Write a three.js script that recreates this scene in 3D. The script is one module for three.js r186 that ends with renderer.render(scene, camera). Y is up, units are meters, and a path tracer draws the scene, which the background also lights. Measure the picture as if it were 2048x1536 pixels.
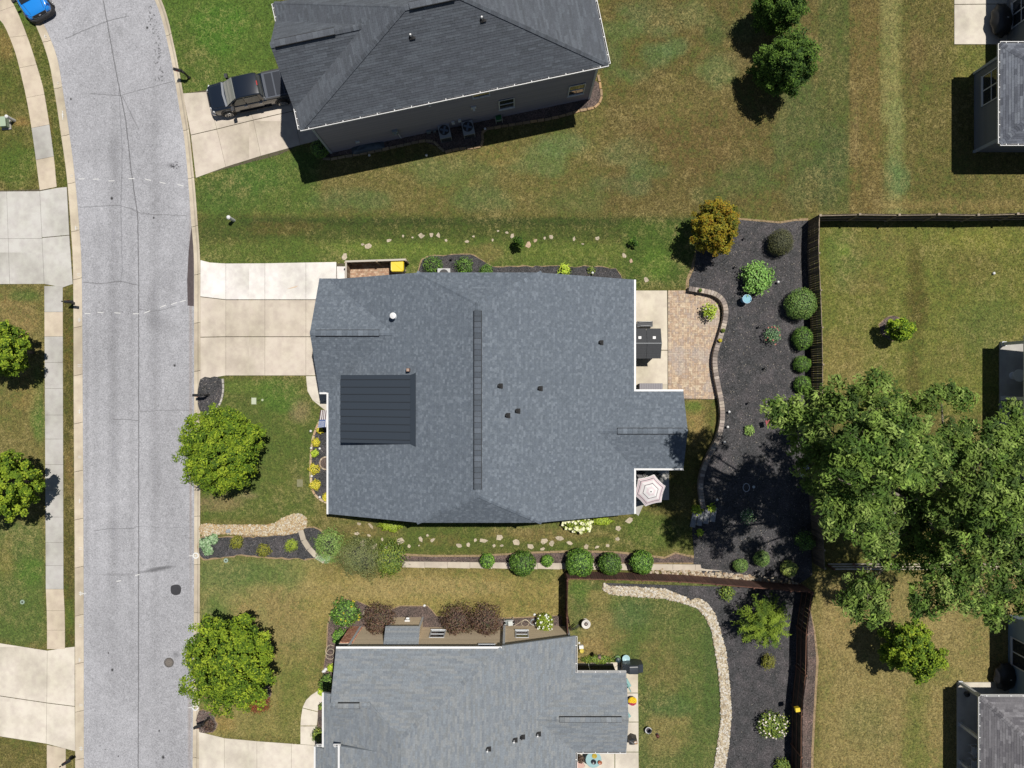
import * as THREE from 'three';
import { mergeGeometries, toCreasedNormals } from 'three/addons/utils/BufferGeometryUtils.js';

// ---------- camera, sky, sun, exposure ----------
const CAM_H = 50, F = 1460;                      // flying height in metres, focal length in photo pixels (2048 wide)
const scene = new THREE.Scene();
const camera = new THREE.PerspectiveCamera(2 * Math.atan(768 / F) * 180 / Math.PI, 4 / 3, 1, 900);
camera.up.set(0, 0, -1); camera.position.set(0, CAM_H, 0); camera.lookAt(0, 0, 0);
const renderer = new THREE.WebGLRenderer({ antialias: true });
renderer.setSize(1024, 768);
renderer.shadowMap.enabled = true;
renderer.toneMapping = THREE.LinearToneMapping;
renderer.toneMappingExposure = 1.21;
{
  const W = 512, Hh = 256, d = new Float32Array(W * Hh * 4);
  for (let j = 0; j < Hh; j++) for (let i = 0; i < W; i++) {
    const el = ((j + .5) / Hh - .5) * Math.PI, o = (j * W + i) * 4, t = Math.pow(Math.max(0, 1 - Math.sin(Math.max(0, el))), 3);
    d[o] = .062 + .13 * t; d[o + 1] = .090 + .14 * t; d[o + 2] = .150 + .12 * t; d[o + 3] = 1;
  }
  const sky = new THREE.DataTexture(d, W, Hh, THREE.RGBAFormat, THREE.FloatType);
  sky.mapping = THREE.EquirectangularReflectionMapping; sky.magFilter = THREE.LinearFilter; sky.needsUpdate = true;
  scene.background = sky; scene.environment = sky;
}
const sun = new THREE.DirectionalLight(new THREE.Color(1, .955, .88), 4.4);
sun.position.set(.25 * 80, 80, -.24 * 80); sun.castShadow = true; sun.name = 'sun';
Object.assign(sun.shadow.camera, { left: -50, right: 50, top: 40, bottom: -40, near: 1, far: 200 });
sun.shadow.mapSize.set(4096, 4096);
scene.add(sun, sun.target);

// ---------- helpers ----------
let seed = 7;
const rnd = () => { seed = (seed + 0x6d2b79f5) | 0; let t = Math.imul(seed ^ (seed >>> 15), 1 | seed); t = (t + Math.imul(t ^ (t >>> 7), 61 | t)) ^ t; return ((t ^ (t >>> 14)) >>> 0) / 4294967296; };
const rr = (a, b) => a + (b - a) * rnd();
const gauss = () => (rnd() + rnd() + rnd() + rnd() - 2) * 1.0;
const pick = (a) => a[Math.floor(rnd() * a.length)];
const clamp = (x, a = 0, b = 1) => Math.min(b, Math.max(a, x));
const sstep = (a, b, x) => { const t = clamp((x - a) / (b - a)); return t * t * (3 - 2 * t); };
const lerp = (a, b, t) => a + (b - a) * t;
const V = (x, y, z) => new THREE.Vector3(x, y, z);
// where a photo pixel meets the level h above the lawn
const P = (px, py, h = 0) => V((px - 1024) * (CAM_H - h) / F, h, (py - 768) * (CAM_H - h) / F);
const G = (px, py) => [(px - 1024) * CAM_H / F, (py - 768) * CAM_H / F];
// where the line of sight through a pixel meets an upright plane through p with normal n
function onWall(px, py, p, n) {
  const d = V((px - 1024) / F, -1, (py - 768) / F), o = V(0, CAM_H, 0);
  const t = p.clone().sub(o).dot(n) / d.dot(n);
  return o.addScaledVector(d, t);
}
const K = 1.5;
const s2l = (c) => c <= .04045 ? c / 12.92 : Math.pow((c + .055) / 1.055, 2.4);
// colour as it looks in sunlight on the photo -> base colour
const D = (hex, k = 1) => { const n = parseInt(hex, 16); return [(n >> 16) & 255, (n >> 8) & 255, n & 255].map((v) => Math.min(.85, s2l(v / 255) / K * k)); };
const col = (a) => new THREE.Color().setRGB(a[0], a[1], a[2]);
const vary = (c, s) => { const k = 1 + (rnd() - .5) * 2 * s; return [c[0] * k, c[1] * k, c[2] * k]; };

const taken = new Map();
function numbered(n) { const k = taken.get(n) || 0; taken.set(n, k + 1); return k ? n + '_' + String(k).padStart(3, '0') : n; }
function tag(o, label, category, group, kind) {
  if (label) o.userData.label = label;
  if (category) o.userData.category = category;
  if (group) o.userData.group = group;
  if (kind) o.userData.kind = kind;
  return o;
}
function thing(name, label, category, pos = [0, 0, 0], turn = 0, group) {
  const o = new THREE.Group(); o.name = numbered(name); o.position.set(...(pos.isVector3 ? pos.toArray() : pos)); o.rotation.y = turn;
  scene.add(o); return tag(o, label, category, group);
}
function structure(name) { const o = new THREE.Group(); o.name = numbered(name); o.userData.kind = 'structure'; scene.add(o); return o; }
function part(name, geo, m, parent, kind) {
  if (geo instanceof MB) geo = geo.geo();
  const o = new THREE.Mesh(geo, m); o.name = parent === scene ? numbered(name) : name; o.castShadow = o.receiveShadow = true;
  if (kind) o.userData.kind = kind;
  parent.add(o); return o;
}
class MB {                                       // collects faces, builds one geometry with uv in metres
  constructor() { this.p = []; this.c = []; this.col = null; }
  tri(a, b, c, k) { this.p.push(a.x, a.y, a.z, b.x, b.y, b.z, c.x, c.y, c.z); k = k || this.col; if (k) for (let i = 0; i < 3; i++) this.c.push(k[0], k[1], k[2]); return this; }
  poly(q, k) { for (let i = 1; i < q.length - 1; i++) this.tri(q[0], q[i], q[i + 1], k); return this; }
  quad(a, b, c, d, k) { return this.poly([a, b, c, d], k); }
  hex(b, t, k) {                                // bottom ring and top ring of points
    const n = b.length; this.poly(t, k); this.poly([...b].reverse(), k);
    for (let i = 0; i < n; i++) { const j = (i + 1) % n; this.quad(b[i], b[j], t[j], t[i], k); } return this;
  }
  box(cx, cy, cz, sx, sy, sz, ry = 0, k, taper = 1) {  // centre, size
    const c = Math.cos(ry), s = Math.sin(ry), q = (x, y, z) => V(cx + x * c + z * s, cy + y, cz - x * s + z * c), x = sx / 2, y = sy / 2, z = sz / 2, X = x * taper, Z = z * taper;
    return this.hex([q(-x, -y, z), q(x, -y, z), q(x, -y, -z), q(-x, -y, -z)], [q(-X, y, Z), q(X, y, Z), q(X, y, -Z), q(-X, y, -Z)], k);
  }
  beam(a, b, w, h, k, up = V(0, 1, 0)) {         // a bar from a to b
    const d = b.clone().sub(a).normalize(), u = Math.abs(d.dot(up)) > .98 ? V(1, 0, 0) : up, s = d.clone().cross(u).normalize().multiplyScalar(w / 2), v = s.clone().cross(d).normalize().multiplyScalar(h / 2);
    const r = (p) => [p.clone().sub(s).sub(v), p.clone().add(s).sub(v), p.clone().add(s).add(v), p.clone().sub(s).add(v)];
    return this.hex(r(a), r(b), k);
  }
  tube(a, b, r0, r1, n = 8, k, caps = true) {
    const d = b.clone().sub(a).normalize(), s = d.clone().cross(Math.abs(d.y) > .9 ? V(1, 0, 0) : V(0, 1, 0)).normalize(), v = s.clone().cross(d);
    const ring = (p, r) => Array.from({ length: n }, (_, i) => { const t = i / n * Math.PI * 2; return p.clone().addScaledVector(s, Math.cos(t) * r).addScaledVector(v, Math.sin(t) * r); });
    const A = ring(a, r0), B = ring(b, r1);
    for (let i = 0; i < n; i++) { const j = (i + 1) % n; this.quad(A[i], B[i], B[j], A[j], k); }
    if (caps) { this.poly(B, k); this.poly(A.reverse(), k); } return this;
  }
  path(pts, r, n = 6, k) { for (let i = 0; i < pts.length - 1; i++) this.tube(pts[i], pts[i + 1], r, r, n, k); return this; }
  lathe(cx, cy, cz, prof, n = 20, k) {           // prof: [radius, height] pairs
    const pt = (r, h, i) => V(cx + Math.cos(i / n * 6.28318) * r, cy + h, cz + Math.sin(i / n * 6.28318) * r);
    for (let j = 0; j < prof.length - 1; j++) for (let i = 0; i < n; i++) this.quad(pt(...prof[j], i), pt(...prof[j + 1], i), pt(...prof[j + 1], i + 1), pt(...prof[j], i + 1), k);
    return this;
  }
  prism(xz, y0, y1, k, bottom = true) {           // polygon [x,z] list raised from y0 to y1
    const c = xz.map(([x, z]) => new THREE.Vector2(x, z)), f = THREE.ShapeUtils.triangulateShape(c, []), at = (i, y) => V(xz[i][0], y, xz[i][1]);
    for (const [a, b, d] of f) {
      const up = (xz[b][0] - xz[a][0]) * (xz[d][1] - xz[a][1]) - (xz[b][1] - xz[a][1]) * (xz[d][0] - xz[a][0]) < 0;
      if (up) this.tri(at(a, y1), at(b, y1), at(d, y1), k); else this.tri(at(a, y1), at(d, y1), at(b, y1), k);
    }
    if (y0 !== y1) { const cw = THREE.ShapeUtils.area(c) < 0; for (let i = 0; i < xz.length; i++) { const j = (i + 1) % xz.length; if (cw) this.quad(at(i, y0), at(j, y0), at(j, y1), at(i, y1), k); else this.quad(at(j, y0), at(i, y0), at(i, y1), at(j, y1), k); } }
    return this;
  }
  geo(crease) {
    const g = new THREE.BufferGeometry(), p = new Float32Array(this.p), uv = new Float32Array(p.length / 3 * 2);
    for (let i = 0; i < p.length; i += 9) {
      const ux = p[i + 3] - p[i], uy = p[i + 4] - p[i + 1], uz = p[i + 5] - p[i + 2], vx = p[i + 6] - p[i], vy = p[i + 7] - p[i + 1], vz = p[i + 8] - p[i + 2];
      const nx = Math.abs(uy * vz - uz * vy), ny = Math.abs(uz * vx - ux * vz), nz = Math.abs(ux * vy - uy * vx);
      for (let j = 0; j < 3; j++) { const o = i + j * 3, q = o / 3 * 2; if (ny >= nx && ny >= nz) { uv[q] = p[o]; uv[q + 1] = p[o + 2]; } else if (nx > nz) { uv[q] = p[o + 2]; uv[q + 1] = p[o + 1]; } else { uv[q] = p[o]; uv[q + 1] = p[o + 1]; } }
    }
    g.setAttribute('position', new THREE.BufferAttribute(p, 3)); g.setAttribute('uv', new THREE.BufferAttribute(uv, 2));
    if (this.c.length) g.setAttribute('color', new THREE.BufferAttribute(new Float32Array(this.c), 3));
    g.computeVertexNormals();
    return crease ? toCreasedNormals(g, crease) : g;
  }
}
// smooth line through points
function curve(pts, step) {
  const c = new THREE.CatmullRomCurve3(pts.map((p) => p.isVector3 ? p : V(p[0], 0, p[1])), false, 'centripetal');
  return c.getSpacedPoints(Math.max(2, Math.round(c.getLength() / step)));
}
const smoothPoly = (px, step = .35) => { const c = new THREE.CatmullRomCurve3(px.map(([x, y]) => V(...[G(x, y)[0], 0, G(x, y)[1]])), true, 'centripetal'); return c.getSpacedPoints(Math.round(c.getLength() / step)).slice(0, -1).map((v) => [v.x, v.z]); };
const gp = (px) => px.map(([x, y]) => G(x, y));
function inside(poly, x, z) { let r = false; for (let i = 0, j = poly.length - 1; i < poly.length; j = i++) { const [a, b] = poly[i], [c, d] = poly[j]; if ((b > z) !== (d > z) && x < (c - a) * (z - b) / (d - b) + a) r = !r; } return r; }
const segDist = (x, z, a, b) => { const dx = b[0] - a[0], dz = b[1] - a[1], t = clamp(((x - a[0]) * dx + (z - a[1]) * dz) / (dx * dx + dz * dz || 1)); return Math.hypot(x - a[0] - dx * t, z - a[1] - dz * t); };
const lineDist = (x, z, l) => { let m = 1e9; for (let i = 0; i < l.length - 1; i++) m = Math.min(m, segDist(x, z, l[i], l[i + 1])); return m; };
function clip(poly, conv) {                       // polygon by convex polygon, both [a,b] lists, conv counter-clockwise
  let out = poly;
  for (let i = 0; i < conv.length && out.length; i++) {
    const [ax, ay] = conv[i], [bx, by] = conv[(i + 1) % conv.length], inn = ([x, y]) => (bx - ax) * (y - ay) - (by - ay) * (x - ax) >= -1e-9, src = out; out = [];
    for (let j = 0; j < src.length; j++) {
      const p = src[j], q = src[(j + 1) % src.length], ip = inn(p), iq = inn(q);
      if (ip) out.push(p);
      if (ip !== iq) { const d = (bx - ax) * (q[1] - p[1]) - (by - ay) * (q[0] - p[0]), t = ((by - ay) * (p[0] - ax) - (bx - ax) * (p[1] - ay)) / d; out.push([p[0] + t * (q[0] - p[0]), p[1] + t * (q[1] - p[1])]); }
    }
  }
  return out;
}
// noise
const TB = new Float32Array(65536); for (let i = 0; i < 65536; i++) TB[i] = rnd();
function vn(x, y) {
  const xi = Math.floor(x), yi = Math.floor(y); let fx = x - xi, fy = y - yi; fx = fx * fx * (3 - 2 * fx); fy = fy * fy * (3 - 2 * fy);
  const a = (yi & 255) << 8, b = ((yi + 1) & 255) << 8, c = xi & 255, d = (xi + 1) & 255;
  return (TB[a + c] * (1 - fx) + TB[a + d] * fx) * (1 - fy) + (TB[b + c] * (1 - fx) + TB[b + d] * fx) * fy;
}
const fbm = (x, y, o = 4) => { let s = 0, a = .5, n = 0; for (let i = 0; i < o; i++) { s += a * vn(x, y); n += a; a *= .5; x = x * 2.03 + 17.1; y = y * 2.03 + 5.3; } return s / n; };
function tex(w, h, f, srgb = true) {               // f(i, j) -> [r,g,b] in 0..1 (display values)
  const d = new Uint8Array(w * h * 4);
  for (let j = 0, o = 0; j < h; j++) for (let i = 0; i < w; i++, o += 4) { const c = f(i, j); d[o] = clamp(c[0]) * 255; d[o + 1] = clamp(c[1]) * 255; d[o + 2] = clamp(c[2]) * 255; d[o + 3] = 255; }
  const t = new THREE.DataTexture(d, w, h, THREE.RGBAFormat); t.magFilter = THREE.LinearFilter; t.wrapS = t.wrapT = THREE.RepeatWrapping; if (srgb) t.colorSpace = THREE.SRGBColorSpace; t.needsUpdate = true; return t;
}
function std(c, rough = .85, o = {}) { return new THREE.MeshStandardMaterial({ color: col(c), roughness: rough, ...o }); }
// ---------- materials ----------
const tiled = (t, m) => { const c = t.clone(); c.repeat.set(1 / m, 1 / m); c.needsUpdate = true; return c; };
const per = (i, n, s) => i / n * s;                // tile of 256 lattice cells repeats
const grainT = tex(512, 512, (i, j) => { const f = .80 + .2 * fbm(i / 512 * 16, j / 512 * 16, 4) * 1.2 + (rnd() - .5) * .10; return [f, f, f]; });
const concT = tex(1024, 1024, (i, j) => {
  const a = fbm(i / 1024 * 5, j / 1024 * 5, 5), b = fbm(i / 1024 * 30 + 9, j / 1024 * 30, 3), s = fbm(i / 1024 * 14 + 40, j / 1024 * 3, 3);
  let f = .93 + (a - .5) * .22 + (b - .5) * .10 + (s - .5) * .08 + (rnd() - .5) * .07; if (rnd() < .0012) f *= .72;
  return [f, f * (.985 + .02 * b), f * (.965 + .04 * a)];
});
const grain = tiled(grainT, 2.2), conc = tiled(concT, 9);
const concrete = (hex) => new THREE.MeshStandardMaterial({ color: col(D(hex, 1.12)), roughness: .92, map: conc, bumpMap: conc, bumpScale: .004 });
const M = {
  concBeige: concrete('d9cec0'), concBeige2: concrete('d5cabb'), concWhite: concrete('f6f2ee'), concGrey: concrete('cfcdc8'), concSide: concrete('c3c1bd'), concSideB: concrete('d6c8b4'), concPatio: concrete('e2d8c6'), concWarm: concrete('e2dacd'),
  kerb: concrete('d6cab6'), kerbGrey: concrete('c9bda9'), edging: concrete('cfc4b4'),
  white: std(D('f4f4f4'), .5), trim: std(D('dfe3e8'), .55), fasciaGrey: std(D('aeb8c2'), .6),
  black: std([.012, .012, .013], .5), blackMatt: std([.016, .016, .017], .9), darkMetal: std(D('4a535e', .9), .38, { metalness: .25 }), chrome: std([.6, .6, .62], .2, { metalness: 1 }),
  glass: new THREE.MeshPhysicalMaterial({ color: col([.02, .024, .03]), roughness: .06, clearcoat: 1, clearcoatRoughness: .03 }),
  rubber: std([.014, .014, .014], .85), plasticBlack: std([.02, .02, .022], .6),
  woodGrey: std([1, 1, 1], .95, { map: grain, vertexColors: true }), vcol: std([1, 1, 1], .9, { vertexColors: true }), vgrain: std([1, 1, 1], .92, { vertexColors: true, map: grain, bumpMap: grain, bumpScale: .006 }),
  roof: std([1, 1, 1], .88, { vertexColors: true, map: tiled(grainT, .7) }),
  siding: std([1, 1, 1], .75, { vertexColors: true }),
  bark: std(D('6d6256'), .95, { map: tiled(grainT, .8), bumpMap: tiled(grainT, .5), bumpScale: .02 }), barkPale: std(D('a69c8c'), .95, { map: tiled(grainT, .8) }),
  stone: std([1, 1, 1], .9, { vertexColors: true, map: tiled(grainT, 1.1), bumpMap: tiled(grainT, .8), bumpScale: .003 }),
  leaf: new THREE.MeshPhysicalMaterial({ color: 0xffffff, roughness: .75, specularIntensity: .5, vertexColors: true, transmission: .25, thickness: 0, side: THREE.DoubleSide }),
  shrubLeaf: new THREE.MeshStandardMaterial({ color: 0xffffff, roughness: .62, vertexColors: true, side: THREE.DoubleSide }),
  petal: std([1, 1, 1], .7, { vertexColors: true }),
  hose: std(D('d8cbb0'), .6), terracotta: std(D('a8694a'), .85), wire: std(D('3a3632'), .6),
};
const gold = D('e2c22e');

// ---------- lawn texture: one sheet over the whole view, no repeats ----------
const LX = -48, LZ = -36, LW = 96, LH = 72, GW = 320, GH = 240;
const low = new Float32Array(GW * GH * 3);
{ const b = D('6f6a38'); for (let i = 0; i < GW * GH; i++) { low[i * 3] = b[0]; low[i * 3 + 1] = b[1]; low[i * 3 + 2] = b[2]; } }
function paint(px, py, rx, ry, hex, w, f) {
  const [cx, cz] = G(px, py), sx = rx * CAM_H / F, sz = ry * CAM_H / F, c = D(hex);
  const i0 = Math.max(0, Math.floor((cx - sx * 2.2 - 3 - LX) / LW * GW)), i1 = Math.min(GW - 1, Math.ceil((cx + sx * 2.2 + 3 - LX) / LW * GW)), j0 = Math.max(0, Math.floor((cz - sz * 2.2 - 3 - LZ) / LH * GH)), j1 = Math.min(GH - 1, Math.ceil((cz + sz * 2.2 + 3 - LZ) / LH * GH));
  for (let j = j0; j <= j1; j++) for (let i = i0; i <= i1; i++) {
    const x = (i + .5) / GW * LW + LX, z = (j + .5) / GH * LH + LZ, k = w * f((x - cx) / sx, (z - cz) / sz, sx, sz, x, z), o = (j * GW + i) * 3;
    if (k > 0) for (let q = 0; q < 3; q++) low[o + q] = lerp(low[o + q], c[q], k);
  }
}
const blob = (px, py, rx, ry, hex, w = .62) => paint(px, py, rx, ry, hex, w, (u, v, sx, sz, x, z) => { const r = u * u + v * v + (fbm(x * .7 + 3, z * .7, 3) - .5) * 2.2; return 1 - sstep(.25, 1.75, r); });
const area = (x0, y0, x1, y1, hex, w = .9, soft = 14) => paint((x0 + x1) / 2, (y0 + y1) / 2, (x1 - x0) / 2, (y1 - y0) / 2, hex, w, (u, v, sx, sz, x, z) => { const s = soft * CAM_H / F, n = (fbm(x * .8, z * .8, 2) - .5) * s * 1.2; return sstep(-s, s, sx - Math.abs(u) * sx + n) * sstep(-s, s, sz - Math.abs(v) * sz + n); });
area(-500, -300, 560, 190, '56742a'); blob(440, 60, 55, 45, '4a7d20'); blob(500, 150, 50, 25, '6a7a36'); blob(370, 120, 25, 60, '566a28');
area(385, 300, 640, 430, '58702e'); area(640, 220, 1300, 430, '716c3c'); blob(450, 390, 60, 40, '4e6c2c'); blob(520, 350, 60, 30, '4d742c'); blob(700, 400, 80, 25, '5c7444'); blob(900, 340, 90, 30, '6c7a48'); blob(1080, 320, 60, 30, '6d8050'); blob(1130, 290, 50, 25, '6f8456'); blob(960, 400, 60, 25, '5e7444'); blob(1000, 310, 50, 20, '8a7c4a', .6); blob(620, 320, 40, 25, '4f6a2c'); blob(1160, 400, 70, 25, '63703e');
area(395, 432, 1400, 484, '4c5b24', .92, 6); area(395, 482, 1400, 562, '5f7230', .92, 12); area(480, 436, 1400, 452, '36451a', .6, 5); blob(780, 497, 130, 14, '778a3c'); blob(560, 455, 90, 14, '63592c'); blob(1160, 505, 160, 14, '6a7a34'); blob(970, 505, 40, 18, '8a7c50', .6); area(1245, 440, 1385, 578, '4d6624', .9, 12); blob(1310, 525, 30, 30, '62832e');
area(1205, -300, 1640, 428, '6b6136'); blob(1290, 25, 50, 26, '5e7248'); blob(1375, 25, 35, 25, '757c4e'); blob(1310, 110, 34, 26, '5e7a4c'); blob(1435, 140, 40, 30, '6c8250'); blob(1345, 95, 30, 16, '647e50'); blob(1270, 150, 40, 20, '5f7448'); blob(1260, 305, 60, 30, '66764a'); blob(1500, 350, 60, 40, '5a6a3c'); blob(1600, 250, 40, 150, '52683a'); blob(1400, 280, 120, 60, '73603a'); blob(1340, 210, 80, 30, '7a7042', .6); blob(1250, 370, 60, 20, '62724a'); blob(1550, 70, 40, 50, '75683e', .6); blob(1490, 60, 30, 20, '5c6c40'); blob(1240, 60, 40, 20, '627a48'); blob(1225, 130, 24, 40, '5a6e40'); blob(1320, 60, 26, 18, '66764a'); blob(1430, 60, 20, 30, '4f6434'); blob(1480, 120, 30, 20, '6e6440'); blob(1300, 340, 40, 18, '5c7444'); blob(1420, 390, 40, 16, '5a6636'); blob(1560, 300, 20, 60, '5c7042'); blob(1350, 160, 30, 14, '7c7444');
area(1636, -300, 1700, 428, '5c6433', .9, 5); area(1700, -300, 1764, 428, '77683c', .9, 5); area(1762, -300, 1800, 250, '92905c', .85, 7); area(1775, 200, 1812, 428, '888e5a', .85, 7); area(1806, -300, 1960, 428, '6a6534', .9, 8); blob(1792, 355, 22, 34, '577c4c'); blob(1708, 260, 4, 110, '94825a', .7); blob(1900, 408, 150, 13, '8c7c4e', .7); blob(1830, 130, 20, 60, '75633c', .7); blob(1660, 330, 30, 80, '52633a', .6);
area(1640, 446, 2400, 830, '767c38'); blob(1690, 520, 40, 60, '5d7436'); blob(1690, 500, 16, 12, '7c9440'); blob(1832, 600, 22, 120, '544a1c', .7); blob(1826, 760, 14, 40, '5a5224', .6); blob(1960, 480, 80, 20, '878a3e'); blob(1970, 650, 60, 80, '65743a'); blob(1680, 740, 45, 70, '8c7e4c'); blob(1740, 570, 40, 30, '85784a', .5); blob(1760, 490, 60, 25, '827a48', .6); blob(1900, 720, 60, 40, '78783e'); blob(1930, 540, 60, 40, '75703a', .6); area(1640, 1000, 2300, 1136, '7b763c');
area(1636, 1150, 2400, 1900, '938656'); blob(1832, 1450, 26, 130, '66742e'); blob(1740, 1440, 50, 50, '7a7c48'); blob(1870, 1240, 50, 40, 'a09060'); blob(1690, 1250, 40, 90, '9c8a5c', .7); blob(1880, 1350, 40, 30, '74773a', .6);
area(400, 1116, 640, 1300, '7e8550'); area(600, 1140, 1130, 1270, '9c8e58', .9, 30); blob(460, 1150, 60, 35, '5a7440'); blob(520, 1150, 70, 24, '61773f'); blob(820, 1175, 190, 22, 'a8976a'); blob(1000, 1210, 90, 20, '8c7f4c'); blob(520, 1210, 70, 40, '9c9060'); area(400, 1300, 640, 1480, '8c8650'); blob(590, 1420, 30, 70, '6c7636'); blob(540, 1250, 80, 60, '98845a', .6); blob(445, 1445, 26, 22, '9a8450', .8); blob(430, 1230, 24, 40, '637a3c', .8); blob(1080, 1150, 40, 14, '6c7838', .6);
area(1136, 1165, 1460, 1900, '60703a'); blob(1205, 1262, 45, 40, '988458'); blob(1185, 1312, 40, 30, '9c8456'); blob(1325, 1320, 40, 70, '84784a', .6); blob(1330, 1475, 55, 40, '9c8a5c', .55); blob(1160, 1180, 20, 20, '567a2c'); blob(1240, 1200, 60, 16, '5c7034'); blob(1425, 1330, 18, 120, '4f6634'); blob(1270, 1230, 40, 30, '587040', .8); blob(1200, 1195, 25, 16, '9a8a58', .6); blob(1340, 1410, 40, 20, '55703e', .6); blob(1230, 1330, 22, 10, '55702a', .7);
area(-500, 565, 90, 1040, '7a7442'); blob(30, 640, 40, 45, '9c865a'); blob(72, 800, 14, 60, '527c2a'); blob(55, 590, 30, 14, '567230', .8); blob(50, 780, 25, 40, '8c7a4a', .7); blob(80, 850, 12, 40, '54792c', .7); area(-500, 1040, 92, 1290, '5d7236'); blob(15, 1120, 16, 40, '7c7a40', .8); blob(60, 1140, 30, 30, '537a28', .7); area(126, 590, 152, 1300, '5c5826', .95, 4); blob(138, 690, 8, 40, '6d5c2c', .7); blob(140, 940, 6, 60, '8a744a', .7); blob(138, 1240, 8, 40, '5c7428'); area(-500, 50, 84, 382, '63662c'); blob(12, 90, 14, 34, '8c7846', .8); blob(30, 330, 40, 40, '546e24', .8); blob(45, 245, 16, 8, '9a7c4a', .8); area(84, 30, 146, 376, '56601f', .9, 4); blob(100, 260, 6, 24, '75602c', .7);
area(403, 754, 640, 1040, '5b6d2f'); blob(600, 822, 20, 24, '96856a', .6); blob(560, 790, 40, 30, '557a2c', .7); blob(440, 1005, 50, 13, '917f5e', .7); blob(600, 965, 16, 30, '76744a', .7); blob(560, 960, 50, 40, '667034', .5); blob(480, 775, 40, 14, '6c8438', .6);
area(640, 1040, 1392, 1108, '5c692d'); blob(1090, 1068, 120, 12, '8c7a50', .7); blob(740, 1060, 70, 16, '8a7850', .7); blob(880, 1082, 50, 12, '7d7044', .6); blob(1300, 1060, 50, 30, '58702a', .7); blob(1390, 840, 20, 45, 'a08a5a', .8); blob(1385, 815, 20, 10, '5f7a2e', .8); blob(1310, 1000, 30, 20, '85784a', .5);
area(1905, 90, 2000, 170, '727638'); blob(1930, 150, 24, 14, '88803e', .6);
blob(495, 990, 20, 8, '9a8a6c', .6);
for (let k = 0; k < 26; k++) area(1402 + k * 21, -300, 1410 + k * 21, 426, k % 2 ? '5f6436' : '746842', .16, 3);
for (let k = 0; k < 18; k++) area(1645, 458 + k * 18, 2100, 465 + k * 18, '5c5c28', .14, 3);
const dirt = [];                                  // bare earth: along bed edges, under hard surfaces
const lawnT = (() => {
  const w = 2048, h = 1536, d = new Uint8Array(w * h * 4), cell = LW / w;
  const l2s = (c) => c <= .0031308 ? c * 12.92 : 1.055 * Math.pow(c, 1 / 2.4) - .055, lut = new Uint8Array(4096); for (let i = 0; i < 4096; i++) lut[i] = Math.round(clamp(l2s(i / 4095)) * 255);
  const tan = D('a5946a'), grn = D('52702a');
  for (let j = 0, o = 0; j < h; j++) {
    const gy = (j + .5) / h * GH - .5, y0 = clamp(Math.floor(gy), 0, GH - 2), fy = clamp(gy - y0);
    for (let i = 0; i < w; i++, o += 4) {
      const gx = (i + .5) / w * GW - .5, x0 = clamp(Math.floor(gx), 0, GW - 2), fx = clamp(gx - x0), q = (y0 * GW + x0) * 3;
      const x = i * cell, z = j * cell;
      const n1 = vn(x * 2.3, z * 2.3) - .5, n2 = vn(x * 6 + 50, z * 5) - .5, n3 = vn(x * 14, z * 14 + 9) - .5, wn = rnd() - .5, big = vn(x * .45 + 7, z * .45) - .5;
      const t = clamp(n1 * .42 + big * .5 + n2 * .42 + wn * .5 - .03, 0, .6), g = clamp(-n1 * .5 - big * .55 - n2 * .5 - wn * .2 - .05, 0, .5), s = 1 + n2 * .16 + n3 * .5 + wn * .85;
      for (let c = 0; c < 3; c++) {
        let v = (low[q + c] * (1 - fx) + low[q + 3 + c] * fx) * (1 - fy) + (low[q + GW * 3 + c] * (1 - fx) + low[q + GW * 3 + 3 + c] * fx) * fy;
        v = lerp(v, tan[c], t); v = lerp(v, grn[c], g);
        d[o + c] = lut[Math.min(4095, Math.max(0, Math.round(v * s * 4095)))];
      }
      d[o + 3] = 255;
    }
  }
  const t = new THREE.DataTexture(d, w, h, THREE.RGBAFormat); t.magFilter = THREE.LinearFilter; t.colorSpace = THREE.SRGBColorSpace; t.needsUpdate = true; return t;
})();
const lawnMat = new THREE.MeshStandardMaterial({ map: lawnT, color: col([.9, .89, .77]), roughness: 1, bumpMap: tiled(grainT, 1.3), bumpScale: .022 });
const worldUV = (g, x0, z0, w, h, flip) => { const p = g.attributes.position, u = g.attributes.uv; for (let i = 0; i < p.count; i++) u.setXY(i, (p.getX(i) - x0) / w, flip ? 1 - (p.getZ(i) - z0) / h : (p.getZ(i) - z0) / h); return g; };

// ---------- road line and kerbs ----------
const through = (list) => curve(list.map(([x, y]) => G(x, y)), .45).map((v) => [v.x, v.z]);
const roadL = through([[-190, -420], [-60, -180], [58, 0], [84, 44], [111, 109], [125, 187], [137, 266], [148, 353], [158, 469], [161, 516], [164, 829], [165.5, 1150], [166, 1536], [166, 2000]]);
const kerbL = through([[-206, -410], [-76, -174], [42, 0], [64, 34], [96, 115], [110, 187], [122, 266], [134, 353], [143, 469], [146, 516], [148, 829], [150, 1150], [151, 1536], [151, 2000]]);
const roadR = through([[60, -440], [190, -190], [309, 0], [336, 94], [347, 150], [358, 219], [366, 266], [372, 322], [377, 384], [382, 453], [386, 500], [387, 672], [387, 1150], [384, 1536], [380, 2000]]);
const kerbR = through([[76, -446], [206, -196], [323, 0], [349, 94], [360, 150], [372, 219], [379, 266], [385, 322], [391, 384], [396, 453], [400, 510], [401, 672], [400, 1150], [398, 1536], [394, 2000]]);
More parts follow.
